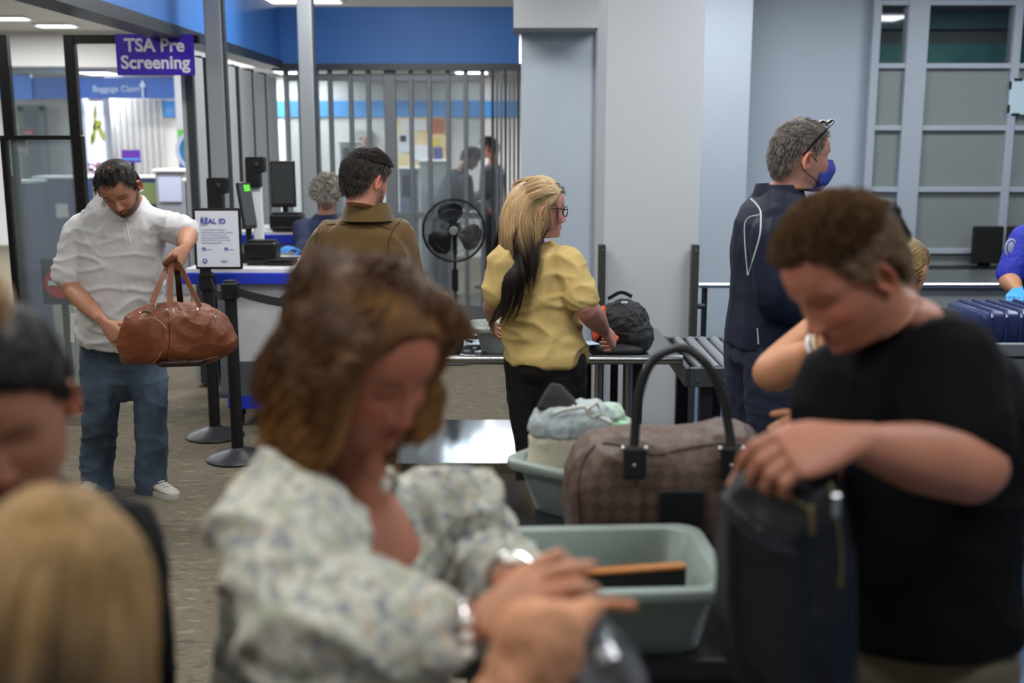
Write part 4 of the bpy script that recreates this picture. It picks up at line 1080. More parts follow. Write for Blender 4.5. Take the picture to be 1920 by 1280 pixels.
def chain(pts, rad, sub=4):
    pts = np.asarray(pts, float); k = np.linspace(0, 1, len(pts)); q = np.linspace(0, 1, (len(pts) - 1) * sub + 1)
    P = np.stack([cr(k, pts[:, i], q) for i in range(3)], 1); r = cr(k, np.asarray(rad, float), q); return P, r
def limb(mb, pts, rad, sub=4, seg=16, flat=1.0, up=(0, 0, 1)):
    P, r = chain(pts, rad, sub); mb.tube(P, r, seg, rnd=True, flat=flat, up=up); return mb
def hand(w, d, pn, side=1, curl=(.3, .3, .3, .3), thumb=(.5, .3), spread=.06, sc=1.0, voxel=.0026, col=None, smooth=2, fat=1.0):
    """w wrist, d towards the fingers, pn out of the back of the hand; side=+1: thumb lies at cross(pn, d)*side"""
    d = nz(d); pn = nz(np.asarray(pn, float) - d * np.dot(pn, d)); y = np.cross(pn, d) * side
    Mx = np.stack([d, y, pn], 1)
    def W_(p): return np.asarray(w, float) + (np.atleast_2d(p) * sc) @ Mx.T
    mb = MB(); a = np.linspace(0, 2 * PI, 20, endpoint=False); rings = []
    for x, hw, h, yc in ((-.045, .018, .014, 0), (-.02, .022, .016, 0), (.004, .028, .018, .001), (.035, .038, .0165, .003), (.065, .0415, .0145, .001), (.085, .041, .0125, 0), (.094, .036, .009, 0)):
        rings.append(W_(np.stack([np.full(20, x), yc + hw * fat * np.sign(np.cos(a)) * abs(np.cos(a)) ** .8, h * np.sin(a)], 1)))
    mb.loft(rings)
    fy = (.0305, .0105, -.0105, -.0300); fl = (.074, .082, .077, .060); fr_ = (.0092, .0094, .0090, .0078)
    for i in range(4):
        p = np.array([.083, fy[i], -.001]); an = 0.0; pts = [p - V(.02, 0, 0), p]; sp_ = (1.5 - i) * spread; c = curl[i]
        for s, q in ((.46, c * 1.0), (.30, c * 1.15), (.24, c * .8)):
            an += q; p = p + fl[i] * s * V(math.cos(an) * math.cos(sp_), math.cos(an) * math.sin(sp_), -math.sin(an)); pts.append(p)
        r = fr_[i]; mb.tube(W_(np.array(pts)), np.array([r * 1.05, r * 1.08, r * 1.0, r * .92, r * .78]) * sc * fat, 12, rnd=True, up=Mx[:, 1])
    t0, t1 = thumb
    p = np.array([.018, .022, -.004]); pts = [p]
    dirs = [(math.cos(.75), math.sin(.75) * math.cos(t1), -math.sin(t1) * .7)]
    an = .85 - t0 * .6
    for s, q in ((.044, 0), (.032, t0 * .5), (.026, t0 * .6)):
        an -= q; p = p + s * nz(V(math.cos(an), math.sin(an), -.25 - t1)); pts.append(p)
    mb.tube(W_(np.array(pts)), np.array([.0145, .0125, .0108, .0088]) * sc, 12, rnd=True, up=Mx[:, 1])
    o = fuse(mb, voxel, smooth)
    if col is not None: tint(o, col)
    return o
def tint(mb, col, mott=.04):
    v = mb.verts(); n = perlin(v * 25)[:, None] * mott * 4
    mb.c = [np.clip(np.array(lin(col)) * (1 + n * V(.6, 1, 1)), 0, 1)]; return mb
def skin_mat(name):
    return mat(name, '#ffffff', .48, attr=True, sub=.12, bump=.08, bscale=350, spec=.4)
m_skin = skin_mat('skin')
def folds(amp=.006, hscale=(9, 9, 26), vs=(22, 22, 6), mixz=None, seed=0.0, fine=.25):
    """cloth folds: sideways creases + hanging creases"""
    def f(v, n):
        w = v + .03 * np.stack([perlin(v * 7 + 5 + seed), perlin(v * 7 + 15 + seed), perlin(v * 7 + 25 + seed)], 1)
        h = 1 - np.abs(perlin(w * V(*hscale) + seed)) * 3.2; h = np.clip(h, 0, 1) ** 2
        g = 1 - np.abs(perlin(w * V(*vs) + 9 + seed)) * 3.2; g = np.clip(g, 0, 1) ** 2
        m = .5 if mixz is None else np.clip(mixz(v), 0, 1)
        return amp * (h * m + g * (1 - m) - .35) + amp * fine * perlin(v * 60)
    return f
def head_world(pos, fwd, up, sc=1.0):
    Mx = frame(fwd, up); pos = np.asarray(pos, float)
    return (lambda p: pos + (np.asarray(p) * sc) @ Mx.T), Mx
def bend_neck(mb, T, N, low=.0):
    """lets the neck of a head mesh run into the neck base N"""
    v = np.concatenate(mb.v); w = T(v); z = v[:, 2]; m = z < -.112
    t = np.clip((-.112 - z) / .093, 0, 1)[:, None]; c = T(np.stack([0 * z, 0 * z - .03, z], 1)); c0 = T(V(0, -.03, -.112)).reshape(3)
    Nn = np.asarray(N, float) + V(0, 0, -.015); tgt = c0 * (1 - t) + Nn * t
    # ring planes turn from the head's own towards the neck line
    off = w - c; ax = nz(Nn - c0); off2 = off - np.outer((off * ax).sum(1), ax) * np.clip(t * 1.5, 0, 1)
    w = np.where(m[:, None], tgt + off2, w); o = MB(); o.add(w, mb.f, np.concatenate(mb.c)); return o
def xf(mb, fn):
    o = MB(); o.add(fn(mb.verts()), mb.f, np.concatenate(mb.c)); return o
def join_skin(*mbs):
    o = MB()
    for m in mbs: o.join(m)
    return o
def eyes(T, parent, iris='#4a3a2a', W=1.0, look=(0, 1, 0), open_=.5):
    for s in (-1, 1):
        c = V(s * .0315, .0685, -.0035)
        mk('eyeball', xf(MB().ell(c, .0122, seg=20, ring=14), T), mat('eye white', '#d8d2cc', .2), parent)
        l = nz(look); mk('iris', xf(MB().ell(c + l * .0088, (.0052, .0042, .0052), seg=14, ring=8), T), mat('iris ' + iris, iris, .15), parent)
def shoe(p, d, L=.29, w=.05, h=.085):
    """p heel-ground point, d toe direction"""
    d = nz(V(d[0], d[1], 0)); l = V(-d[1], d[0], 0); up = V(0, 0, 1); a = np.linspace(0, 2 * PI, 24, endpoint=False)
    def ring(x, hw, z0, z1): return np.array([p + d * x * L + l * hw * math.cos(t) + up * ((z0 + z1) / 2 + (z1 - z0) / 2 * math.sin(t) * (1 if math.sin(t) > 0 else 1)) for t in a])
    sole = MB(); o = []
    for x, hw in ((.0, .018), (.03, .032), (.15, .036), (.4, .034), (.65, .045), (.82, .046), (.93, .036), (1.0, .014)):
        o.append((x, hw))
    out = []; 
    top = [p + d * x * L + l * hw for x, hw in o] + [p + d * x * L - l * hw for x, hw in reversed(o)]
    top = np.array(top); sole.loft([top + up * .0, top + up * .024])
    upm = MB(); upm.loft([ring(.01, .020, .018, .07), ring(.05, .031, .016, h), ring(.2, .034, .016, h), ring(.38, .033, .016, h * .98), ring(.55, .040, .016, h * .78), ring(.75, .043, .016, h * .6), ring(.9, .036, .016, h * .48), ring(.985, .016, .018, h * .34)])
    return sole, upm

from mathutils.bvhtree import BVHTree
def on_surface(mb, pxs, off=.002):
    """points of a garment's surface for a seam or a piping"""
    t = BVHTree.FromPolygons([tuple(v) for v in mb.verts()], mb.f); out = []
    for px, py in pxs:
        d = nz(A(px, py, 3) - V(0, 0, CAMZ)); h = t.ray_cast(Vector((0, 0, CAMZ)), Vector(d))
        if h[0] is not None: out.append(np.array(h[0]) - d * off)
    return out
def seam(name, mb, pxs, r, mt, parent, n=4, off=.001):
    P = np.array(pxs, float); k = np.arange(len(P)); q = np.linspace(0, len(P) - 1, (len(P) - 1) * n + 1)
    P = np.stack([cr(k, P[:, 0], q), cr(k, P[:, 1], q)], 1)
    W_ = on_surface(mb, P, off)
    if len(W_) > 2: return mk(name, MB().tube(np.array(W_), r, 6), mt, parent)
def rows(w=.2, chest=.12, belly=.13, waist=.18, hip=.18, back=.12, hem=-.1, slope=0.0):
    r = [(hem, hip * 1.02, belly * .9, back)] if hem < 0 else [(hem, hip * 1.0, belly, back)]
    if hem < -.05: r.append((-.04, hip, belly * .95, back))
    r += [(.10, (hip + waist) / 2, belly, back), (.28, waist, belly, back * .95), (.45, (waist + w) / 2 - .003, (belly + chest) / 2, back), (.62, w, chest, back * 1.02), (.76, w * 1.0, chest * .95, back * 1.02),
          (.87, w * .80, chest * .8, back * .95), (.95, w * .50, chest * .6, back * .75), (1.0, w * .38, .07, .075)]
    return r
def person(s):
    """one body (head, torso, arms and hands in one mesh), its hair and its clothes"""
    base = s['base']; root = thing('person', base, s['label'], 'person')
    N, H, fs, fh = s['N'], s['H'], V(*s['fs'], 0), V(*s['fh'], 0)
    T, Mx = head_world(s['head'], nz(s['fwd']), nz(s['up']), s.get('hsc', 1.0)); root['_h'] = 1
    hp = dict(s.get('hp', {})); skin = s['skin']; W = hp.get('W', 1.0)
    hm = bend_neck(head_mesh(skin, **hp), T, N); mbs = [hm]
    b = MB(); bs = s.get('bs', 1.0)
    b.tube([N * .8 + H * .2, N + V(0, 0, -.03), N * .5 + T(V(0, -.03, -.112)).reshape(3) * .5], [.085 * bs, .066 * bs, .050 * bs], 20, rnd=True)
    tw = s.get('tw', .17)
    b.loft(torso_rings(H, N, fh, fs, [(.12, .14 * bs, .095 * bs, .085 * bs), (.3, .135 * bs, .095 * bs, .08 * bs), (.6, tw, s.get('chest', .10) * bs, .085 * bs), (.80, tw * .84, s.get('chest', .10) * .85 * bs, .08 * bs), (.93, .075 * bs, .06, .065)], mid=s.get('mid')))
    for S, E, W2, r in s['arms']:
        k = r; W3 = W2 - nz(W2 - E) * .014; limb(b, [S, (S + E) / 2, E, E * .6 + W3 * .4, W3], [.048 * k, .048 * k, .042 * k, .043 * k, .0245 * min(k, 1.08)])
    mbs.append(tint(fuse(b, s.get('vox', .006), 4), skin))
    for h in s.get('hands', []):
        w, to, pn, side, curl, th = h[:6]; kw = h[6] if len(h) > 6 else {}
        mbs.append(hand(w, nz(np.asarray(to) - w), pn, side, curl, th, col=kw.pop('col', skin), **kw))
    mk('body', join_skin(*mbs), m_skin, root, col=True, sharp=0)
    if s.get('eyes', True): eyes(T, root)
    # garment
    g = s['top']; c = MB()
    c.loft(torso_rings(H, N, fh, fs, g['rows'], g.get('n', 2.4), mid=s.get('mid')))
    for i, (S, E, W2, r) in enumerate(s['arms']):
        fr = g['sleeve'][i] if isinstance(g['sleeve'], (list, tuple)) else g['sleeve']; R_ = g['rad']
        inn = S * .78 + (N * .35 + H * .65) * .0 + N * .22 - V(0, 0, .03)
        if fr is None: continue
        if fr <= 1: limb(c, [inn, S, S * (1 - fr / 2) + E * fr / 2, S * (1 - fr) + E * fr], [R_[0] * .9, R_[0], R_[1], R_[2]])
        else:
            q = fr - 1; limb(c, [inn, S, (S + E) / 2, E, E * (1 - q / 2) + W2 * q / 2, E * (1 - q) + W2 * q], [R_[0] * .9, R_[0], R_[1], R_[2], R_[3], R_[4]])
    for e in g.get('extra', []): e(c)
    cm = fuse(c, g.get('vox', .008), g.get('smooth', 7), g.get('folds'))
    if g.get('cut') is not None:
        vv = cm.verts(); ff = [f_ for f_ in cm.f]; cen = np.array([vv[list(f_)].mean(0) for f_ in ff]); k_ = g['cut'](cen); cm.f = [f_ for f_, q in zip(ff, k_) if not q]
    mk(g['name'], cm, g['mat'], root, sharp=0)
    # legs
    l = s.get('legs')
    if l:
        j = MB(); j.loft(torso_rings(H, N, fh, fh, l['rows'], 2.3, mid=s.get('mid')))
        for pts, rad in l['limbs']: limb(j, pts, rad)
        mk(l['name'], fuse(j, l.get('vox', .010), 6, l.get('folds')), l['mat'], root, sharp=0)
        for heel, d in l.get('shoes', []):
            so, u_ = shoe(V(heel[0], heel[1], 0), V(*d, 0), .29)
            mk('shoe_sole', so, mat('shoe sole ' + l['shoe'], '#2a2a2a' if l['shoe'] != 'white' else '#b9b6b0', .6), root); mk('shoe', u_, mat('shoe ' + l['shoe'], l.get('shoecol', '#1c1c1e'), .55), root)
    return root, T, Mx, cm
def legs2(H, fh, Y, gz=0.0, w=.09, k=1.0, r=(.10, .09, .062, .055), name='trousers', mt=None, kneef=.03, ank=None, **kw):
    f = nz(V(*fh, 0)); l = np.cross(V(0, 0, 1), f); z = H[2]; out = []; sh = []
    for s_ in (1, -1):
        h = H + l * w * s_ - V(0, 0, .02); kn = V(h[0], h[1], 0) + f * kneef + V(0, 0, z * .54); an = V(h[0], h[1], .08) + l * .01 * s_
        out.append(([h, (h + kn) / 2, kn, (kn + an) / 2, an], [r[0], r[1], r[2] * 1.08, r[2], r[3]])); sh.append((an - f * .09, (f[0], f[1])))
    return dict(name=name, mat=mt, rows=[(-.2, .09, .08, .08), (-.12, w + .075, .11, .12), (0, w + .085, .12, .12), (.1, w + .075, .11, .11)], limbs=out, shoes=sh, shoe='black', folds=folds(.006, seed=3), **kw)
# ------------------------------------------------------------------ man in the white polo
def build_polo():
    Yh = 5.05
    hc = A(222, 350, 5.00)
    root = thing('person', (A(230, 900, 5.3)[0], 5.3, 0), 'heavy-set man in white polo and jeans looking down, holding a brown leather duffel', 'person')
    skin = '#b07f66'
    fwd = nz(V(.10, -.72, -.62)); up = nz(V(-.10, -.62, .76))
    T, Mx = head_world(hc, fwd, up, 1.03)
    N = A(227, 366, 5.17)
    hm = bend_neck(head_mesh(skin, W=1.06, stubble=.85, stub_col='#2c211c', brow='#2a1d16', neckw=1.25), T, N); H = A(228, 640, 5.36)
    SR = A(154, 428, 5.20); SL = A(312, 424, 5.22)          # his right shoulder is at the left of the picture
    ER = A(124, 522, 5.20); WR = A(196, 606, 4.98); EL = A(351, 436, 5.10); WL = A(346, 468, 4.92)
    b = MB()
    b.tube([N - V(0, -.03, .12), N + V(0, 0, -.02)], [.09, .066], 20, rnd=True)
    b.loft(torso_rings(H, N, (0, -1, 0), (0, -1, 0), [(0, .16, .12, .12), (.3, .16, .15, .1), (.6, .17, .13, .1), (.82, .17, .1, .1), (.95, .1, .07, .08)]))
    limb(b, [SR, (SR + ER) / 2 + V(-.004, 0, 0), ER, (ER * .55 + WR * .45) + V(-.008, 0, -.004), WR - nz(WR - ER) * .014], [.058, .052, .046, .046, .0245])
    limb(b, [SL, (SL + EL) / 2, EL, (EL + WL) / 2, WL - nz(WL - EL) * .014], [.058, .052, .046, .043, .026])
    bd = tint(fuse(b, .0055, 4), skin)
    hR = hand(WR, nz(A(226, 640, 4.97) - WR), V(-.5, -.7, .5), side=1, curl=(.35, .32, .3, .3), thumb=(.2, .2), sc=1.0, col=skin)
    hL = hand(WL + V(.0, 0, .0), nz(A(325, 487, 4.88) - WL + V(0, -.02, -.02)), V(.55, -.75, .3), side=-1, curl=(1.15, 1.15, 1.1, 1.1), thumb=(1.0, .8), sc=1.0, col=skin)
    mk('body', join_skin(bd, hm, hR, hL), m_skin, root, col=True, sharp=0)
    # hair, thin on the crown
    mh = hair_mat('dark wet hair', '#100c0a', '#1a1310', .5)
    p, n, a = scalp_pts(5200, 1.06, rec=.9)
    d2 = np.linalg.norm(p - V(0, .005, .115), axis=1); keep = (d2 > .042) | (rng.uniform(0, 1, len(p)) < .33)
    p, n, a = p[keep], n[keep], a[keep]
    st = grow(p, n, rng.uniform(.018, .034, len(p)), 6, lambda q, nn, t: nz(nn * .12 + V(0, .75, -.15) * (q[:, 2:3] > .03) + V(0, .1, -1) * (q[:, 2:3] <= .03)), .25, 60, .2, .004, 1.06)
    strands('hair', T(st), mh, root, .0010, .0004)
    def th(A_, Z, T_):
        x, y = head_surface(A_, Z, 1.06); dd = np.sqrt(x**2 + (y - .005)**2 + (Z - .115)**2)
        return .0045 * np.clip((dd - .03) / .025, -.6, 1)
    mk('hair_cap', xf(hair_cap(th, 1.06, .9, noise=.0015), T), mat('hair cap dark', '#1b1411', .55), root)
    # beard stubble
    # polo shirt
    c = MB(); fwdT = (0, -1, 0)
    c.loft(torso_rings(H, N, fwdT, fwdT, [(-.01, .203, .185, .14), (.03, .205, .195, .14), (.1, .207, .205, .135), (.25, .205, .205, .13), (.42, .205, .185, .13), (.6, .213, .165, .13), (.74, .206, .145, .125), (.85, .182, .13, .115), (.93, .15, .10, .10), (1.0, .092, .078, .085)], 2.35))
    limb(c, [N - V(.03, 0, .07), (N + SR) / 2 - V(0, 0, .045), SR - V(0, 0, .005)], [.07, .078, .076]); limb(c, [N - V(-.03, 0, .07), (N + SL) / 2 - V(0, 0, .045), SL - V(0, 0, .005)], [.07, .076, .072])
    limb(c, [SR + V(.04, 0, .0), SR, SR * .45 + ER * .55, SR * .12 + ER * .88], [.062, .074, .078, .080])
    limb(c, [SL - V(.04, 0, 0), SL, SL * .4 + EL * .6, SL * .12 + EL * .88], [.062, .074, .075, .074])
    fold = folds(.012, (6, 6, 15), (11, 11, 7), mixz=lambda v: .8 - 2.2 * np.clip(v[:, 2] - 1.2, 0, .3), seed=2, fine=.12)
    mpolo = mat('white pique cotton', '#cdcdce', .85, bump=.12, bscale=500)
    cm = fuse(c, .008, 14, fold); mk('polo_shirt', cm, mpolo, root, sharp=0)
    # collar and placket
    cc = MB(); Nc = N + V(0.0, -.035, .045)
    rings = []
    for k, (r_, h_) in enumerate([(.078, .0), (.086, .028), (.098, -.004), (.106, -.02)]):
        a_ = np.linspace(R(-62), R(242), 30); ring = []
        for t in a_: ring.append(Nc + V(r_ * math.cos(t) * 1.05, r_ * math.sin(t) * .95 + .01, h_ - .075 * max(0, -math.sin(t)) ** 2 - .0))
        rings.append(ring)
    cc.loft(rings, cap=False, closed=False); cc.loft([np.array(r_) * 1 + V(0, 0, -.003) for r_ in rings], cap=False, closed=False)
    mk('collar', cc, mat('white rib', '#d6d6d4', .8), root)
    mrib = MATS['white rib']
    seam('collar_flap', cm, [(190, 352), (198, 378), (212, 400), (230, 414)], .0075, mrib, root, off=0)
    seam('collar_flap', cm, [(268, 350), (268, 375), (258, 398), (240, 412)], .0075, mrib, root, off=0)
    seam('placket', cm, [(236, 416), (240, 436), (244, 458)], .0045, mrib, root, off=0)
    # split hem tail at his right
    q0 = A(141, 585, 5.33); q1 = A(141, 637, 5.33)
    mk('shirt_tail', MB().loft([[q0 + V(-.005, -.05, 0), q0 + V(.04, -.09, 0), q0 + V(.045, -.085, 0), q0 + V(.0, -.04, 0)], [q1 + V(-.004, -.05, 0), q1 + V(.03, -.09, .0), q1 + V(.034, -.085, 0), q1 + V(.002, -.04, 0)]]), mpolo, root)
    # jeans
    j = MB()
    KR, AR = A(188, 745, 5.28), A(182, 905, 5.34); KL, AL = A(283, 750, 5.28), A(284, 922, 5.32)
    HR, HL = A(192, 660, 5.36), A(266, 660, 5.36)
    j.loft(torso_rings(H, N, fwdT, fwdT, [(-.38, .07, .09, .10), (-.26, .180, .125, .125), (-.12, .192, .14, .13), (.05, .185, .15, .12)], 2.3))
    limb(j, [HR, KR * .5 + HR * .5, KR, KR * .45 + AR * .55 + V(.0, 0, 0), AR + V(0, 0, .0), AR - V(0, 0, .03)], [.112, .108, .092, .085, .083, .086])
    limb(j, [HL, KL * .5 + HL * .5, KL, KL * .45 + AL * .55, AL, AL - V(0, 0, .035)], [.110, .104, .086, .080, .078, .082])
    jm = fuse(j, .009, 6, folds(.013, (5, 5, 12), (10, 10, 4), mixz=lambda v: .35 + 1.2 * np.clip(.5 - v[:, 2], 0, .5), seed=7))
    mk('jeans', jm, mat('blue denim', '#232a35', .85, col2='#4d5f73', vscale=4, bump=.15, bscale=400), root, sharp=0)
    for (ank, dx, nm) in [(AL, V(.72, -.55, 0), 'a'), (AR, V(-.1, -1, 0), 'b')]:
        heel = V(ank[0], ank[1], 0) - nz(dx) * .10
        so, u_ = shoe(heel, dx, .31)
        mk('shoe_sole', so, mat('sole white', '#b9b6b0', .6), root); mk('shoe', u_, mat('shoe canvas', '#aaa49c', .7), root)
        dn = nz(dx)
        for k in range(4):
            q = heel + dn * (.17 + k * .022) + V(0, 0, .073 - k * .006); l = V(-dn[1], dn[0], 0)
            mk('lace', MB().tube([q - l * .018, q + V(0, 0, .003), q + l * .018], .0025, 6), m_white, root)
    return root
build_polo()
# ------------------------------------------------------------------ man in the brown jacket
def short_hair(T, mt_, capcol, parent, n=5200, L=(.02, .035), W=1.0, rec=0.0, low=0.0, style=None, thick=.006, lift=.25, r0=.0009, curl=.2, capnoise=.002):
    p, nn_, a = scalp_pts(n, W, rec, low)
    st = style or (lambda q, nn, t: nz(nn * .15 + V(0, .5, -.1) * (q[:, 2:3] > .06) + V(0, -.25, -1) * (q[:, 2:3] <= .06)))
    p = p + nn_ * thick * .75
    S = grow(p, nn_, rng.uniform(L[0], L[1], len(p)), 6, st, curl, 50, lift, .005, W)
    strands('hair', T(S), mt_, parent, r0, r0 * .35)
    mk('hair_cap', xf(hair_cap(thick * .35, W, rec, low, capnoise), T), mat('cap ' + capcol, capcol, .6), parent)
mj = mat('brown brushed cotton', '#5c4520', .9, bump=.3, bscale=220, sheen=.25, var=.1, vscale=9)
N = A(690, 398, 4.52); H = A(668, 668, 4.5)
SL_, SR_ = A(622, 446, 4.50), A(742, 440, 4.50)
EL_, ER_ = A(574, 532, 4.55), A(772, 540, 4.58); WL_, WR_ = A(606, 560, 4.78), A(758, 590, 4.80)
root, T, Mx, cm = person(dict(base=(N[0], 4.5, 0), label='man with short dark hair in a brown jacket seen from behind, head turned right', skin='#b98470', head=A(687, 334, 4.45), fwd=(.60, .76, -.22), up=(.05, .1, 1), hsc=1.0,
    hp=dict(stubble=.7, stub_col='#4a3022', W=1.0), N=N, H=H, fs=(.18, 1), fh=(.1, 1), arms=[(SL_, EL_, WL_, 1.05), (SR_, ER_, WR_, 1.05)],
    hands=[(WL_, A(640, 570, 4.9), (-.5, 0, .8), -1, (.5,) * 4, (.4, .2)), (WR_, A(745, 600, 4.95), (.4, 0, .9), 1, (.5,) * 4, (.4, .2))],
    top=dict(name='jacket', mat=mj, rows=rows(.205, .13, .13, .19, .185, .135, hem=-.22), sleeve=1.85, rad=(.076, .074, .070, .062, .056), folds=folds(.012, (4, 4, 9), (9, 9, 4), mixz=lambda v: .25 + 0 * v[:, 2], seed=11, fine=.15)),
    legs=legs2(H, (.1, 1), 4.5, mt=mat('dark trousers', '#22242b', .85))))
short_hair(T, hair_mat('dark brown hair', '#15100d', '#2a1f18', .4), '#17120f', root, 7500, (.014, .026), thick=.010, lift=.2, low=.3, curl=.1)
# standing collar, yoke and sleeve seams
def collar(N, f, r, h, name, mt_, parent, back=.0, gap=35, lean=.8, drop=.05, flare=.012, th=.004):
    f = nz(f); l = np.cross(V(0, 0, 1), f); a = np.linspace(R(gap), R(360 - gap), 36); rings = []
    for q, (dr, dh) in enumerate([(0, 0), (flare * .3, h * .5), (flare, h), (flare + th, h), (flare * .3 + th * 1.6, h * .5), (th * 2.2, 0)]):
        rings.append([N + f * (math.cos(t) * (r + dr) * 1.05 + back) + l * (math.sin(t) * (r + dr)) + V(0, 0, dh - drop * max(0, math.cos(t)) ** 1.5) for t in a])
    n = len(a); m = MB(); m.loft([np.array(x) for x in rings], cap=False, closed=False)
    for e in (0, n - 1): m.add([rings[k][e] for k in range(6)], [(0, 1, 2, 3, 4, 5)])
    return mk(name, m, mt_, parent, sharp=60)
collar(N + V(0.004, -.030, -.030), V(.45, .9, 0), .100, .072, 'collar', mj, root, flare=-.014)
collar(N + V(0.004, -.030, -.030), V(.45, .9, 0), .093, .074, 'collar_lining', m_blackm, root, flare=-.014)
md = mat('seam brown', '#3c2b12', .9)
seam('yoke_seam', cm, [(590, 424), (640, 420), (690, 420), (735, 430)], .0022, md, root)
seam('armhole_seam', cm, [(752, 412), (738, 430), (728, 460), (730, 500)], .0022, md, root)
seam('armhole_seam', cm, [(600, 425), (592, 450), (596, 480)], .0022, md, root)
seam('collar_seam', cm, [(632, 387), (660, 384), (700, 386), (740, 398)], .0022, md, root)

# ------------------------------------------------------------------ woman in the yellow T-shirt
N = A(998, 456, 4.24); H = A(1022, 668, 4.22)
SL_, SR_ = A(950, 488, 4.14), A(1064, 492, 4.16)
EL_, ER_ = A(930, 562, 4.15), A(1098, 574, 4.08); WL_, WR_ = A(921, 596, 4.42), A(1134, 622, 4.24)
my = mat('yellow cotton jersey', '#bda468', .85, bump=.06, bscale=300, )
def hemtail(c):
    c.ell(A(1055, 640, 4.16), (.09, .08, .06))
root, T, Mx, cm = person(dict(base=(H[0], 4.2, 0), label='woman in yellow T-shirt and black leggings with long blonde over dark hair and glasses', skin='#b98476', head=A(1013, 390, 4.18), fwd=(.94, .26, -.10), up=(.06, .05, 1), hsc=.95,
    hp=dict(female=True, nose=.85, brow='#2a1c16', lips='#a3605a', stubble=0, neckw=.9), bs=.95, tw=.15, N=N, H=H, fs=(.42, .9), fh=(.5, .86), arms=[(SL_, EL_, WL_, 1.05), (SR_, ER_, WR_, 1.12)],
    hands=[(WL_, A(926, 620, 4.5), (-.9, -.2, .1), -1, (.35,) * 4, (.3, .1), dict(sc=.92)), (WR_, A(1154, 642, 4.30), (.3, -.75, .6), 1, (.7, .8, .8, .7), (.5, .3), dict(sc=.92))],
    top=dict(name='tshirt', mat=my, rows=[(-.05, .166, .14, .135), (.03, .168, .145, .135), (.14, .163, .14, .12), (.3, .160, .13, .11), (.45, .163, .13, .108), (.62, .168, .125, .105), (.76, .165, .12, .10), (.87, .142, .1, .1), (.95, .10, .08, .08), (1.0, .07, .065, .065)], sleeve=.80, rad=(.068, .067, .066), extra=[hemtail],
             folds=folds(.014, (6, 6, 14), (11, 11, 8), mixz=lambda v: 1.1 - 2.5 * np.clip(v[:, 2] - 1.0, 0, .4), seed=21, fine=.1), vox=.007),
    legs=legs2(H, (.5, .86), 4.2, mt=mat('black leggings', '#0d0d10', .6), w=.078, r=(.098, .088, .06, .045))))
# her hair: black layer below, blonde layer above
Wd = 1.0
def longhair(T, p, n, a, L, k, wave, gravity, world_push, headc, hr):
    """world-space strands falling from the scalp"""
    P = T(p); Nn = nz(T(p + n * .01) - P); cur = P.copy(); N_ = len(P); out = np.zeros((N_, k, 3)); out[:, 0] = P - Nn * .003
    d = nz(Nn * .8 + V(0, 0, .2)); st = (np.broadcast_to(L, (N_,)) / (k - 1))[:, None]; ph = rng.uniform(0, 6.28, (N_, 1))
    for i in range(1, k):
        d = nz(d * .55 + V(0, 0, -1) * gravity + wave(cur, i / k))
        cur = cur + d * st
        for c, r in [(headc, hr)] + world_push:
            s = (cur - c) / r; q = np.linalg.norm(s, axis=1); m = q < 1; cur[m] = c + (cur[m] - c) / q[m][:, None]
        out[:, i] = cur
    return out
hc = T(V(0, -.01, .005))
push2 = [(N * .55 + H * .45 + V(0, .01, 0), V(.155, .118, .30)), ((SL_ + SR_) / 2 * .6 + N * .4 + V(0, .01, -.05), V(.12, .10, .10))]
bk = -Mx[:, 1]; fw = Mx[:, 1]
hc = T(V(0, -.012, .003)).reshape(3)
hr = 1.0
def headpush(rr):
    def f(cur):
        q = (cur - hc) @ Mx / rr; l = np.linalg.norm(q, axis=1); m = l < 1; q[m] = q[m] / l[m][:, None]
        return np.where(m[:, None], hc + (q * rr) @ Mx.T, cur)
    return f
lat = nz(V(-.9, .42, 0))
def longhair(P, Nn, L, k, wave, gravity, rr, push, bkamt=.5, bkt=.45, grow_=1.0):
    cur = P.copy(); N_ = len(P); out = np.zeros((N_, k, 3)); out[:, 0] = P - Nn * .003
    d = nz(Nn * .5 + bk * bkamt + V(0, 0, .15)); st = (np.broadcast_to(L, (N_,)) / (k - 1))[:, None]; hp_ = headpush(rr)
    for i in range(1, k):
        t = i / k; d = nz(d * .5 + V(0, 0, -1) * gravity + bk * bkamt * max(0, 1 - t / bkt) + wave(cur, t))
        cur = hp_(cur + d * st)
        u = (cur - N) @ lat; lim = .10; low = cur[:, 2] < N[2] + .06; u2 = np.clip(u, -.085, .115); cur = cur + np.where(low, (u2 - u) * .5, 0)[:, None] * lat
        for c, r in push:
            r = r * grow_
            s = (cur - c) / r; q = np.linalg.norm(s, axis=1); m = q < 1; cur[m] = c + (cur[m] - c) / q[m][:, None]
        out[:, i] = cur
    return out
mb_ = hair_mat('blonde over dark', '#c4a981', '#2c211d', .45, mid='#b8996f', midpos=.40, tippos=.72)
p, n, a = scalp_pts(5200, 1.0, extra=lambda a, z: (z > .0) & ((abs(a) > 1.75) | (z > .045)) & (head_surface(a, z)[1] < .03))
p[:, :] += n * .004
wv = lambda c, t: np.stack([perlin(c * 9 + q) for q in (1, 11, 21)], 1) * (.25 + .5 * t)
strands('blonde_hair', longhair(T(p), nz(T(p + n * .01) - T(p)), rng.uniform(.25, .37, len(p)) + .08 * np.clip(p[:, 1] / .08, 0, 1), 18, wv, .75, V(.083, .104, .116), push2, .75, .32, 1.07), mb_, root, .0011, .0004)
md_ = hair_mat('dark under hair', '#1c1412', '#120d0c', .4)
p, n, a = scalp_pts(4200, 1.0, extra=lambda a, z: (z < .0) & (abs(a) > 2.1))
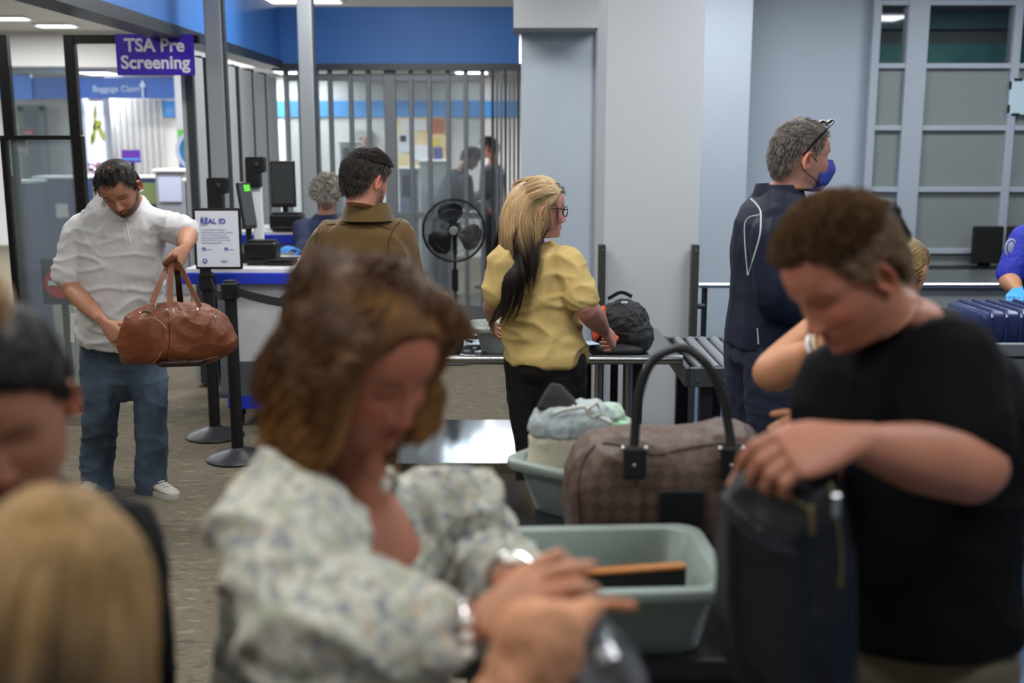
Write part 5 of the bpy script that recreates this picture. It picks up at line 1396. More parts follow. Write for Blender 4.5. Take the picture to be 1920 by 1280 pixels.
strands('dark_hair', longhair(T(p), nz(T(p + n * .01) - T(p)), rng.uniform(.28, .46, len(p)), 18, lambda c, t: V(-.03, 0, 0) * t + np.stack([perlin(c * 8 + q) for q in (5, 15, 25)], 1) * .75, .5, V(.078, .096, .11), push2, .25, .3), md_, root, .0013, .0005)
p, n, a = scalp_pts(1500, 1.0, extra=lambda a, z: (abs(a) < 1.3) & (z > .03) & (abs(a) > .25))
S = grow(p, n, rng.uniform(.05, .08, len(p)), 8, lambda q, nn, t: nz(nn * .04 + V(0, -.75, -.55)), .1, 40, .05, .004)
pb_, nb_, ab_ = scalp_pts(2600, 1.0, extra=lambda a, z: (z > .062) & (head_surface(a, z)[1] > .0))
kb_ = (pb_[:, 1] < .055) | (pb_[:, 0] < 0); pb_, nb_ = pb_[kb_], nb_[kb_]
Sb_ = grow(pb_ + nb_ * .004, nb_, rng.uniform(.08, .13, len(pb_)), 9, lambda q, nn, t: nz(nn * .05 + V(0, -1, -.1 - .5 * t) + np.sign(q[:, 0:1]) * V(.3, 0, 0)), .06, 40, .05, .010)
strands('blonde_top_hair', T(Sb_), hair_mat('blonde top', '#c4a981', '#b89b72', .45), root, .0011, .0005)
strands('dark_fringe', T(S), md_, root, .0010, .0004)
p, n, a = scalp_pts(500, 1.0, extra=lambda a, z: (abs(a) < .8) & (z > .066) & (z < .1))
S = grow(p, n, rng.uniform(.018, .026, len(p)), 8, lambda q, nn, t: nz(nn * .3 + V(.3, .5, .3 - 1.6 * t)), .5, 40, .3, .006)
strands('dark_quiff', T(S), md_, root, .0010, .0004)
mk('hair_cap', xf(hair_cap(.006, 1.0), T), mat('cap blonde', '#a98f68', .6), root)
# hair tuft above the forehead, glasses, earrings
mg = mat('glasses frame', '#17181c', .3)
gl = MB()
for s_ in (-1, 1):
    c = V(s_ * .033, .101, -.004); a_ = np.linspace(0, 2 * PI, 25)
    gl.tube(T(np.array([c + V(.026 * math.cos(t), -.004 * abs(math.cos(t)), .021 * math.sin(t)) for t in a_])), .0021, 6)
    gl.tube(T(np.array([V(s_ * .059, .097, .004), V(s_ * .079, .06, .004), V(s_ * .081, -.004, .002)])), .0022, 6)
gl.tube(T(np.array([V(-.008, .102, 0), V(0, .105, .003), V(.008, .102, 0)])), .002, 6)
mk('glasses', gl, mg, root)
mk('earring', MB().tube(T(np.array([V(.082, -.012 + .005 * math.cos(t), -.052 + .006 * math.sin(t)) for t in np.linspace(0, 6.3, 13)])), .001, 5), m_steel, root)
# tattoo on the right upper arm
m_tat = mat('tattoo ink', '#5b4a52', .6)
q = ER_ * .8 + SR_ * .2

# ------------------------------------------------------------------ man with the blue mask
N = A(1464, 350, 3.86); H = A(1432, 640, 3.86)
SR_, SL_ = A(1446, 432, 3.70), A(1470, 425, 4.02)
ER_, WR_ = A(1452, 560, 3.66), A(1532, 612, 3.72); EL_, WL_ = A(1475, 560, 4.05), A(1545, 612, 4.0)
mn = mat('navy track jacket', '#131a2e', .55, bump=.05, bscale=200, spec=.3)
root, T, Mx, cm = person(dict(base=(H[0], 3.86, 0), label='tall man in navy track jacket with a blue face mask and sunglasses on his head', skin='#b98877', head=A(1502, 291, 3.84), fwd=(.97, .16, -.03), up=(-.04, 0, 1), hsc=1.02,
    hp=dict(stubble=.25, stub_col='#8a807a', W=.97, neckw=1.15), N=N, H=H, fs=(.95, .25), fh=(.95, .2), arms=[(SR_, ER_, WR_, 1.05), (SL_, EL_, WL_, 1.05)], mid=(N + H) / 2 + V(.0, 0, 0),
    hands=[(WR_, A(1575, 625, 3.75), (0, -.9, .3), 1, (.5,) * 4, (.4, .2)), (WL_, A(1590, 625, 4.0), (0, .9, .3), -1, (.5,) * 4, (.4, .2))],
    top=dict(name='track_jacket', mat=mn, rows=[(-.03, .19, .14, .125), (.05, .19, .145, .125), (.25, .185, .15, .12), (.45, .185, .14, .125), (.62, .19, .125, .135), (.76, .18, .11, .135), (.87, .14, .09, .115), (.95, .1, .075, .09), (1.0, .08, .07, .08)], sleeve=1.8, rad=(.072, .074, .068, .06, .055), folds=folds(.006, (4, 4, 8), (9, 9, 3.5), mixz=lambda v: .2 + 0 * v[:, 2], seed=31, fine=.1)),
    legs=legs2(H, (.95, .2), 3.86, mt=mat('navy trousers', '#1a2338', .8), r=(.112, .105, .078, .065), w=.085)))
short_hair(T, hair_mat('greying hair', '#3a322d', '#5a524c', .5, grey=.35), '#4a423c', root, 6500, (.010, .018), W=.97, rec=.5, thick=.0045, lift=.25, r0=.0007)
collar(N + V(.0, 0, -.035), V(.95, .25, 0), .086, .045, 'collar', mn, root, gap=25, drop=.07, flare=-.006)
mw = mat('white piping', '#c4c8d0', .6)
seam('piping', cm, [(1398, 366), (1416, 380), (1427, 402), (1425, 440), (1414, 480), (1403, 516)], .0028, mw, root)
seam('piping', cm, [(1427, 402), (1404, 408), (1396, 425), (1397, 460), (1402, 516)], .0022, mw, root)
seam('piping', cm, [(1420, 615), (1422, 645)], .0022, mw, root)
# mask: shell over nose, mouth and chin
def face_shell(T, W, z0, z1, xr, off, name, mt_, parent, fold=True):
    na, nr = 26, 18; V_ = []; 
    for i in range(nr):
        v = i / (nr - 1); z = z0 + (z1 - z0) * v
        for j in range(na):
            u = -1 + 2 * j / (na - 1); x = xr(v) * u
            yf = .091 + .024 * math.exp(-((z + .045) / .035) ** 2) * (1 - abs(u)) ** .8 + .012 * (1 - abs(u)) + .006
            y_ = np.interp(abs(u), [0, .35, .7, 1], [yf, yf - .014, .074, .046]) 
            if z < -.09: y_ -= (-.09 - z) * .9
            V_.append((x, y_, z))
    V_ = np.array(V_); f = [(i * na + j, i * na + j + 1, (i + 1) * na + j + 1, (i + 1) * na + j) for i in range(nr - 1) for j in range(na - 1)]
    return mk(name, xf(MB().add(V_, f), T), mt_, parent)
mm = mat('blue mask fabric', '#3446a0', .7, bump=.05, bscale=150)
face_shell(T, 1, -.122, -.012, lambda v: .060 - .028 * max(0, v - .62) / .38 - .012 * max(0, .3 - v) / .3, .0, 'face_mask', mm, root)
lp = MB()
for s_ in (-1, 1):
    lp.tube(T(np.array([V(s_ * .057, .048, -.04), V(s_ * .072, .02, -.012), V(s_ * .080, -.012, .012), V(s_ * .083, -.032, .0)])), .0016, 6)
    lp.tube(T(np.array([V(s_ * .052, .05, -.098), V(s_ * .066, .02, -.075), V(s_ * .078, -.015, -.055), V(s_ * .083, -.034, -.03)])), .0016, 6)
mk('mask_loops', lp, m_black, root)
sg = MB()
for s_ in (-1, 1):
    sg.tube(T(np.array([V(s_ * .083, -.03, .0), V(s_ * .084, -.005, .03), V(s_ * .082, .05, .090), V(s_ * .066, .078, .112)])), .003, 6)
    sg.ell(T(V(s_ * .034, .078, .112)), .024 * np.array([1.2, .25, .75]), rot=Mx @ np.array(Matrix.Rotation(R(-50), 3, 'X')))
sg.tube(T(np.array([V(-.012, .088, .113), V(.012, .088, .113)])), .003, 6)
mk('sunglasses', sg, mat('sunglass black', '#0c0c0e', .15), root)
# ------------------------------------------------------------------ man in the black T-shirt (foreground)
N = A(1694, 600, 1.86); H = A(1712, 1190, 1.86)
SL_, SR_ = A(1776, 680, 1.74), A(1640, 700, 2.02)
EL_, WL_ = A(1826, 880, 1.62), A(1588, 828, 1.50); ER_, WR_ = A(1590, 900, 2.02), A(1490, 862, 1.70)
mbk = mat('black jersey', '#0b0b0d', .95, spec=.2)
root, T, Mx, cm = person(dict(base=(H[0], 1.86, 0), label='man in black T-shirt leaning over a black leather backpack in the right foreground', skin='#ab735c', head=A(1578, 512, 1.80), fwd=(-.72, -.38, -.58), up=(-.50, -.12, .85), hsc=.97,
    eyes=False, hp=dict(stubble=.22, stub_col='#6a4a3c', brow='#5a3e2c', W=1.0, neckw=1.2, rosy=1.6, nose=1.1), N=N, H=H, fs=(-.78, -.62), fh=(-.85, -.5), bs=1.1, tw=.18, arms=[(SL_, EL_, WL_, 1.28), (SR_, ER_, WR_, 1.25)],
    hands=[(WL_, A(1470, 850, 1.47), (-.1, -.55, .8), -1, (.5, .6, .7, .8), (.5, .5), dict(sc=1.1, fat=1.1)), (WR_, A(1430, 885, 1.66), (-.3, -.3, .9), 1, (.7, .8, .9, .9), (.5, .4), dict(sc=1.08))],
    top=dict(name='tshirt', mat=mbk, rows=[(.05, .198, .165, .14), (.12, .198, .17, .14), (.25, .195, .165, .135), (.45, .205, .15, .14), (.62, .215, .145, .145), (.76, .22, .135, .14), (.87, .185, .12, .12), (.95, .12, .09, .10), (1.0, .085, .075, .085)], sleeve=(.66, .66), rad=(.082, .086, .080), folds=folds(.010, (4, 4, 9), (9, 9, 5), mixz=lambda v: .6 + 0 * v[:, 2], seed=41, fine=.1)),
    legs=legs2(H, (-.85, -.5), 1.86, mt=mat('khaki trousers', '#5d5546', .85), r=(.11, .10, .075, .065))))
short_hair(T, hair_mat('brown hair', '#4a3726', '#7a5f42', .5), '#4f3d2b', root, 11000, (.016, .028), W=1.0, rec=.45, thick=.006, lift=.15, r0=.0010, curl=.12, capnoise=.001,
           style=lambda q, nn, t: nz(nn * .35 + V(0, -.15, .25) * (q[:, 2:3] > .05) + V(0, -.55, -.6) * (q[:, 2:3] <= .05)))
# ------------------------------------------------------------------ woman with curly brown hair (foreground)
N = A(655, 866, 1.60); H = A(600, 1560, 1.62)
SR_, SL_ = A(520, 965, 1.42), A(838, 950, 1.72)
ER_, WR_ = A(610, 1180, 1.25), A(905, 1166, 1.22); EL_, WL_ = A(905, 1120, 1.72), A(965, 1082, 1.42)
mfl = None
def floral():
    m = bpy.data.materials.new('floral print'); m.use_nodes = True; nt = m.node_tree; b = nt.nodes['Principled BSDF']; L = nt.links
    b.inputs['Roughness'].default_value = .85; tc = nt.nodes.new('ShaderNodeTexCoord')
    base = None
    for sc_, lo, hi, col in [(38, .60, .64, '#9ea29f'), (55, .60, .66, '#84898c'), (70, .62, .68, '#b3a489'), (26, .63, .66, '#a3a793')]:
        n = nt.nodes.new('ShaderNodeTexNoise'); n.inputs['Scale'].default_value = sc_; n.inputs['Detail'].default_value = 2
        mp = nt.nodes.new('ShaderNodeMapping'); mp.inputs['Location'].default_value = (sc_, 0, 0); L.new(tc.outputs['Object'], mp.inputs[0]); L.new(mp.outputs[0], n.inputs[0])
        r = nt.nodes.new('ShaderNodeMapRange'); r.inputs[1].default_value = lo - .05; r.inputs[2].default_value = hi - .05; L.new(n.outputs[0], r.inputs[0])
        x = nt.nodes.new('ShaderNodeMix'); x.data_type = 'RGBA'; L.new(r.outputs[0], x.inputs[0])
        if base is None: x.inputs[6].default_value = (*lin('#c3c3b6'), 1)
        else: L.new(base, x.inputs[6])
        x.inputs[7].default_value = (*lin(col), 1); base = x.outputs[2]
    L.new(base, b.inputs['Base Color']); return m
root, T, Mx, cm = person(dict(base=(H[0], 1.6, 0), label='woman with voluminous curly brown hair in a white floral blouse holding a plastic bag', skin='#a86d55', head=A(696, 664, 1.50), fwd=(.60, -.62, -.46), up=(.26, -.28, .92), hsc=1.0,
    eyes=False, hp=dict(female=True, nose=1.0, brow='#4a3020', lips='#9c4a46', rosy=1.6, neckw=.9), N=N, H=H, fs=(.72, -.68), fh=(.7, -.7), bs=.95, tw=.15, vox=.005, chest=.150, arms=[(SR_, ER_, WR_, .95), (SL_, EL_, WL_, .95)],
    hands=[(WR_, A(985, 1138, 1.20), (-.2, -.75, .6), 1, (.35, .5, .6, .65), (.3, .3), dict(sc=.98, col='#c08a6c')), (WL_, A(1050, 1066, 1.36), (.1, -.3, .95), -1, (.75, .8, .85, .9), (.5, .3), dict(sc=.95, col='#b57a5c'))],
    top=dict(name='blouse', mat=floral(), cut=lambda v: (((v - N) @ V(.72, -.68, 0)) > .02) & (np.abs((v - N) @ V(.68, .72, 0)) < .012 + .30 * np.clip(v[:, 2] - (N[2] - .20), 0, 1)) & (v[:, 2] > N[2] - .20), rows=[(-.1, .19, .14, .13), (.05, .19, .14, .13), (.25, .185, .14, .13), (.45, .18, .15, .13), (.62, .185, .155, .13), (.76, .18, .13, .125), (.86, .145, .085, .11), (.93, .10, .05, .09), (.97, .075, .03, .075)], sleeve=(1.66, 1.70), rad=(.085, .100, .098, .088, .062), folds=folds(.028, (6, 6, 12), (9, 9, 6), mixz=lambda v: .7 + 0 * v[:, 2], seed=51, fine=.1)),
    legs=legs2(H, (.7, -.7), 1.6, mt=MATS['dark trousers'])))
# V opening: skin-coloured chest shown by the open neckline
# pendant and chain
ch = [(668, 862), (690, 890), (716, 908), (738, 893), (748, 868)]
P_ = [A(x, y, 1.475 + .02 * abs(i - 2)) for i, (x, y) in enumerate(ch)]
mk('necklace', MB().tube(chain(P_, [.001] * 5, 6)[0], .0012, 6), mat('gold', '#b79a5a', .3, .9), root)
mk('pendant', MB().ell(A(724, 909, 1.468), (.009, .005, .012)), mat('pearl', '#e3ded2', .2), root)
# curly hair
mc = hair_mat('curly brown', '#3f2a18', '#936634', .5, mid='#6b4824')
p, n, a = scalp_pts(12000, 1.0, extra=lambda a, z: (z > .02) | (abs(a) > 1.3))
def curly(T, Mx, p, n, L, k, amp, vol, part=.5, face=True, rr=(.088, .106, .122), droop=1.0):
    """head-local curls: they leave the parting sideways and stay off the face"""
    N_ = len(p); out = np.zeros((N_, k, 3)); cur = p.copy(); gl = Mx.T @ V(0, 0, -1)
    side = np.sign(p[:, 0:1] + .02); fr = np.clip(p[:, 1:2] / .08, 0, 1)
    d = nz(n * .22 + side * V(1, 0, 0) * 1.0 * fr + V(0, -.9, .1) * fr); st = (L / (k - 1))[:, None]; ph = rng.uniform(0, 6.28, (N_, 1)); lock = perlin(p * 30)[:, None] * 14
    for i in range(k):
        t = i / (k - 1); a_ = ph * .3 + lock + t * 11; u = nz(np.cross(d, V(.3, .2, 1))); w = np.cross(d, u)
        out[:, i] = cur + (u * np.cos(a_) + w * np.sin(a_)) * amp * min(1, t * 4)
        rad = nz((cur - V(0, -.02, 0)) * V(1, 1, .0))
        d = nz(d * .55 + gl * droop * (.14 + .95 * t) + rad * vol * (1 - t) + np.stack([perlin(cur * 14 + q) for q in (2, 12, 22)], 1) * .7)
        cur = cur + d * st
        q = (cur - V(0, -.012, 0)) / V(*rr); l = np.linalg.norm(q, axis=1); m = l < 1; q[m] /= l[m][:, None]; cur = V(0, -.012, 0) + q * V(*rr)
        if face:
            m = (cur[:, 1] > .005) & (cur[:, 2] < .055) & (np.abs(cur[:, 0]) < .080)
            cur[m, 0] = np.where(cur[m, 0] >= 0, .080, -.080)
            m = (cur[:, 2] < .085) & (cur[:, 1] > .06) & (np.abs(cur[:, 0]) < .085); cur[m, 1] = .06
            m = (cur[:, 1] > .098); cur[m, 1] = .098
            m = (cur[:, 2] < .062); cur[m, 1] = np.minimum(cur[m, 1], np.where(cur[m, 0] < 0, .035, .06))
    return T(out)
Lh = rng.uniform(.15, .22, len(p))
strands('hair', curly(T, Mx, p, n, Lh, 28, .017, .04, droop=1.75), mc, root, .0016, .0007)
# solid core added below the curls to stop light passing through
hm_ = MB()
def bl(x, y, z, r): hm_.ell(T(V(x, y, z)).reshape(3), r)
for (x, y, z, r) in [(0, -.045, .03, (.095, .085, .095)), (.06, -.045, -.04, (.055, .06, .085)), (-.06, -.04, -.04, (.055, .065, .085)), (0, -.085, -.05, (.075, .05, .09))]: bl(x, y, z, V(*r) * .80)
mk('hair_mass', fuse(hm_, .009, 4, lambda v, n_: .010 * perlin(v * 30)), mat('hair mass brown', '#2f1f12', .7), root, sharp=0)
# bracelets and watch
def bangle(c, ax, r, rr, name, mt_, parent, sx=1.0):
    ax = nz(ax); u = nz(np.cross(ax, V(0, 0, 1))); w = np.cross(ax, u); a_ = np.linspace(0, 2 * PI, 25)
    return mk(name, MB().tube(np.array([c + u * r * math.cos(t) * sx + w * r * math.sin(t) for t in a_]), rr, 8), mt_, parent)
msil = mat('silver', '#c9c9c6', .2, 1.0)
bangle(WR_ * .92 + ER_ * .08, WR_ - ER_, .034, .0035, 'bracelet', msil, root)
for k in range(3): mk('bracelet_bead', MB().ell(WR_ * .92 + ER_ * .08 + V(-.002, -.034, .018 - .02 * k), .008), MATS['pearl'], root)
bangle(WL_ * .95 + EL_ * .05, WL_ - EL_, .034, .0045, 'watch_strap', msil, root)
mk('watch_face', MB().ell(WL_ * .95 + EL_ * .05 + V(0, -.012, .034), (.016, .013, .006)), MATS['pearl'], root)

# ------------------------------------------------------------------ blond person, back of the head (near left)
N = A(75, 1400, 1.02); H = V(N[0] - .02, 1.08, .80)
SL_, SR_ = V(N[0] - .17, 1.03, N[2] - .10), V(N[0] + .17, 1.03, N[2] - .10)
EL_, ER_ = SL_ + V(-.03, .0, -.26), SR_ + V(.02, .0, -.26); WL_, WR_ = EL_ + V(.03, .05, -.22), ER_ + V(-.03, .05, -.22)
root, T, Mx, cm = person(dict(base=(N[0], 1.08, 0), label='blond-haired person with their back to the camera at the lower left edge', skin='#a87a60', head=A(100, 1160, .97), fwd=(-.15, .95, -.35), up=(.0, .25, 1), hsc=1.0, eyes=False,
    hp=dict(), N=N, H=H, fs=(-.1, 1), fh=(-.1, 1), arms=[(SL_, EL_, WL_, 1.0), (SR_, ER_, WR_, 1.0)], vox=.008, hands=[(WL_, WL_ + V(0, .1, 0), (0, 0, 1), -1, (.4,) * 4, (.3, .2)), (WR_, WR_ + V(0, .1, 0), (0, 0, 1), 1, (.4,) * 4, (.3, .2))],
    top=dict(name='sweater', mat=mat('black knit', '#101114', .95), rows=rows(.19, .12, .12, .17, .17, .11, hem=-.1), sleeve=1.8, rad=(.07, .07, .065, .055, .05), folds=None, vox=.01),
    legs=legs2(H, (-.1, 1), 1.08, mt=MATS['dark trousers'])))
p, n, a = scalp_pts(11000, 1.0); p = p + n * .007
bk_ = -Mx[:, 1]
S = grow(p, n, rng.uniform(.09, .19, len(p)), 11, lambda q, nn, t: nz(nn * .05 + V(0, -.35, -1)), .10, 30, .06, .009)
strands('hair', T(S), hair_mat('blond', '#8e6f40', '#2a1f15', .55, mid='#84663a', midpos=.35, tippos=.9), root, .0014, .0006)
hm_ = MB(); hm_.ell(T(V(0, -.025, .012)).reshape(3), V(.080, .080, .098)).ell(T(V(0, -.055, -.06)).reshape(3), V(.07, .045, .06))
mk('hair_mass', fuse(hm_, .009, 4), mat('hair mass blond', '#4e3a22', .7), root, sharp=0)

# ------------------------------------------------------------------ dark-haired woman with a bun (left edge)
N = A(10, 915, 1.42); H = V(N[0] + .02, 1.45, .86)
SL_, SR_ = A(205, 1010, 1.36), A(-170, 985, 1.45)
EL_, WL_ = A(245, 1300, 1.36), A(190, 1500, 1.36); ER_, WR_ = SR_ + V(-.05, -.02, -.28), SR_ + V(.02, -.08, -.5)
root, T, Mx, cm = person(dict(base=(N[0], 1.45, 0), label='dark-haired woman with a streaked bun and black top at the left edge', skin='#a5735c', head=A(0, 756, 1.32), fwd=(.28, -.86, -.42), up=(.0, -.38, .92), hsc=.98,
    eyes=False, hp=dict(female=True, brow='#1c1310', lips='#8a4a42', nose=.85), N=N, H=H, fs=(.15, -1), fh=(.1, -1), bs=.95, tw=.15, arms=[(SL_, EL_, WL_, 1.0), (SR_, ER_, WR_, 1.0)], vox=.007, hands=[(WL_, WL_ + V(-.02, -.02, -.1), (1, 0, 0), -1, (.4,) * 4, (.3, .2)), (WR_, WR_ + V(.0, 0, -.1), (-1, 0, 0), 1, (.4,) * 4, (.3, .2))],
    top=dict(name='black_top', mat=MATS['black knit'], rows=rows(.18, .13, .12, .16, .17, .11, hem=-.1), sleeve=1.9, rad=(.070, .068, .062, .052, .045), folds=folds(.006, seed=71), vox=.009),
    legs=legs2(H, (.1, -1), 1.45, mt=MATS['dark trousers'])))
p, n, a = scalp_pts(7000, 1.0)
S = grow(p + n * .011, n, np.linalg.norm(p - V(0, -.01, .135), axis=1) * .95, 9, lambda q, nn, t: nz(nn * .02 + nz(V(0, -.01, .135) - q)), .05, 30, .02, .014)
strands('hair', T(S), hair_mat('near black hair', '#140f0d', '#241a14', .4), root, .0010, .0006)
mk('hair_cap', xf(hair_cap(.007, 1.0), T), mat('cap black', '#15100e', .6), root)
bun = MB(); bc = T(V(.02, -.01, .142)).reshape(3); bun.ell(bc, (.058, .055, .045))
mk('hair_bun', fuse(bun, .006, 3, lambda v, n_: .012 * perlin(v * 35)), mat('bun dark', '#1d1511', .6, col2='#2c2018', vscale=30), root, sharp=0)
m_ = 1400; th = rng.uniform(0, 6.28, m_); fi = rng.uniform(.3, 2.6, m_); S = np.zeros((m_, 12, 3))
for i in range(12):
    t = th + i * .22; r_ = .060 + .006 * np.sin(th * 9)
    S[:, i] = bc + np.stack([r_ * np.sin(fi) * np.cos(t), r_ * np.sin(fi) * np.sin(t), .046 * np.cos(fi) + .02 * np.sin(t)], 1)
strands('bun_strands', S, hair_mat('streaks', '#3a2a1a', '#a98146', .4, mid='#8a6638'), root, .0012, .0008)

# ------------------------------------------------------------------ woman in the grey tank top
N = A(1612, 560, 2.68); H = A(1600, 930, 2.70)
SR_, SL_ = A(1552, 612, 2.62), A(1690, 615, 2.72)
ER_, WR_ = A(1446, 700, 2.44), A(1548, 650, 2.34); EL_, WL_ = A(1640, 760, 2.62), A(1545, 790, 2.42)
root, T, Mx, cm = person(dict(base=(H[0], 2.7, 0), label='woman in grey tank top with a bent bare arm, hidden behind the man in black', skin='#bd8562', head=A(1618, 462, 2.62), fwd=(-.45, -.88, -.15), up=(0, 0, 1), hsc=.98,
    hp=dict(female=True, nose=.85), N=N, H=H, fs=(-.35, -.94), fh=(-.3, -.95), bs=.95, tw=.14, arms=[(SR_, ER_, WR_, 1.05), (SL_, EL_, WL_, 1.0)],
    hands=[(WR_, A(1585, 600, 2.36), (-.3, -.9, .2), 1, (.6, .7, .8, .8), (.4, .3), dict(sc=.92)), (WL_, A(1510, 800, 2.38), (-.3, -.8, .4), -1, (.4,) * 4, (.3, .2), dict(sc=.92))],
    top=dict(name='tank_top', mat=mat('grey jersey', '#85888c', .85), rows=[(-.1, .165, .12, .12), (.1, .165, .13, .11), (.3, .155, .12, .10), (.5, .158, .13, .10), (.66, .158, .125, .10), (.78, .135, .1, .09), (.86, .10, .07, .08), (.9, .08, .04, .07)], sleeve=None, rad=(), folds=folds(.010, (5, 5, 14), (9, 9, 5), seed=61, mixz=lambda v: .9 + 0 * v[:, 2])),
    legs=legs2(H, (-.3, -.95), 2.7, mt=MATS['dark trousers'])))
short_hair(T, hair_mat('brown hair 2', '#241913', '#3a2a1f', .45), '#221812', root, 5000, (.04, .07), thick=.010, lift=.2, style=lambda q, nn, t: nz(nn * .1 + V(0, -.6, -.6)))
mk('hair_tail', fuse(MB().ell(T(V(0, -.10, -.02)).reshape(3), V(.05, .045, .06)), .008, 3, lambda v, n_: .008 * perlin(v * 40)), mat('cap #221812', '#221812', .6), root, sharp=0)
bangle(WR_ * .88 + ER_ * .12, WR_ - ER_, .038, .0045, 'bracelet', m_white, root)
bangle(WR_ * .97 + ER_ * .03, WR_ - ER_, .036, .0045, 'bracelet', mat('beige bracelet', '#c9b99a', .5), root)

# ------------------------------------------------------------------ girl with the braided blond hair
N = A(1712, 562, 4.12); H = V(N[0] - .01, 4.15, .74)
SL_, SR_ = V(N[0] - .13, 4.14, N[2] - .07), V(N[0] + .13, 4.1, N[2] - .07)
EL_, ER_ = SL_ + V(-.02, .05, -.22), SR_ + V(.02, .05, -.22); WL_, WR_ = EL_ + V(.03, .17, .05), ER_ + V(-.03, .17, .05)
root, T, Mx, cm = person(dict(base=(N[0], 4.15, 0), label='girl with blond hair braided around the head, seen from behind the man in black', skin='#b98a74', head=A(1700, 502, 4.10), fwd=(.75, .62, -.22), up=(.03, .05, 1), hsc=.92, eyes=True,
    hp=dict(female=True, nose=.8), N=N, H=H, fs=(.6, .8), fh=(.6, .8), bs=.8, tw=.12, arms=[(SL_, EL_, WL_, .8), (SR_, ER_, WR_, .8)], vox=.007, hands=[(WL_, WL_ + V(0, .1, 0), (0, 0, 1), -1, (.4,) * 4, (.3, .2), dict(sc=.85)), (WR_, WR_ + V(0, .1, 0), (0, 0, 1), 1, (.4,) * 4, (.3, .2), dict(sc=.85))],
    top=dict(name='dark_top', mat=mat('charcoal top', '#1c2026', .9), rows=rows(.145, .095, .095, .13, .14, .09, hem=-.1), sleeve=1.8, rad=(.052, .052, .048, .042, .038), folds=None, vox=.009),
    legs=legs2(H, (.6, .8), 4.15, w=.07, r=(.085, .075, .052, .042), mt=MATS['dark trousers'])))
p, n, a = scalp_pts(5500, 1.0)
S = grow(p, n, rng.uniform(.06, .10, len(p)), 8, lambda q, nn, t: nz(nn * .05 + V(0, -.75, -.4)), .12, 30, .12, .005)
strands('hair', T(S), hair_mat('ash blond', '#7a6240', '#b3955f', .4, mid='#a08350'), root, .0009, .0006)
mk('hair_cap', xf(hair_cap(.006, 1.0), T), mat('cap ash', '#6b5538', .6), root)
br = MB()
for k in range(3):
    q = np.linspace(0, 1, 40); x = .075 * np.cos(q * 4.6 - .7) + 0; y = -.075 - .038 * np.sin(q * PI) ; z = .03 - .105 * q + .004
    P_ = np.stack([.05 - .10 * q + .010 * np.sin(q * 26 + k * 2.09), -.098 - .008 * np.cos(q * 26 * 2 + k * 2.09) + .02 * q, .0 - .06 * np.sin(q * PI) - .02 + .010 * np.cos(q * 26 + k * 2.09)], 1)
    br.tube(T(P_), .009, 8)
mk('braid', br, mat('braid blond', '#a38652', .6, bump=.4, bscale=150), root)

# ------------------------------------------------------------------ uniformed officer at the right edge
N = A(1985, 400, 5.80); H = V(N[0] + .02, 5.83, .93)
SR_, SL_ = A(1922, 444, 5.76), V(N[0] + .19, 5.83, N[2] - .08)
ER_, WR_ = A(1890, 522, 5.72), A(1908, 545, 5.52); EL_, WL_ = SL_ + V(.04, 0, -.27), SL_ + V(0, -.24, -.3)
mu = mat('royal blue uniform', '#2a33a8', .7)
root, T, Mx, cm = person(dict(base=(N[0], 5.83, 0), label='officer in blue uniform shirt with round arm patch and blue glove at the right edge', skin='#b3805f', head=N + V(0, -.03, .2), fwd=(-.3, -.9, -.3), up=(0, 0, 1), hp=dict(), N=N, H=H, fs=(-.15, -1), fh=(0, -1), arms=[(SR_, ER_, WR_, 1.15), (SL_, EL_, WL_, 1.1)],
    hands=[(WR_, A(1900, 566, 5.40), (-.3, -.5, .8), 1, (.3, .4, .5, .5), (.3, .2), dict(col='#4aa0dc', sc=1.05, fat=1.1)), (WL_, WL_ + V(-.03, -.1, -.02), (0, 0, 1), -1, (.4,) * 4, (.3, .2), dict(col='#4aa0dc'))],
    top=dict(name='uniform_shirt', mat=mu, rows=rows(.19, .13, .13, .18, .17, .12, hem=-.05), sleeve=.88, rad=(.070, .074, .072), folds=folds(.006, seed=81)),
    legs=legs2(H, (0, -1), 5.83, mt=MATS['dark trousers'])))
short_hair(T, hair_mat('officer hair', '#2a1d15', '#3a2a20', .45), '#241913', root, 3000)
v = MB(); v.loft(torso_rings(H, N, V(0, -1, 0), V(-.15, -1, 0), [(.0, .18, .15, .14), (.3, .185, .155, .14), (.6, .185, .155, .14), (.8, .135, .14, .13), (.97, .10, .10, .10)]))
mk('vest', fuse(v, .01, 5), mat('black vest', '#111217', .8), root, sharp=0)
pt = on_surface(cm, [(1895, 464)], .002)
if pt:
    mk('arm_patch', MB().ell(pt[0], V(.032, .006, .050)), mat('patch white', '#a3a9c6', .6), root); mk('patch_ring', MB().ell(pt[0] + V(0, -.002, 0), V(.025, .006, .041)), mat('patch navy', '#3b458c', .6), root); mk('patch_center', MB().ell(pt[0] + V(0, -.004, 0), V(.019, .006, .033)), MATS['patch white'], root)

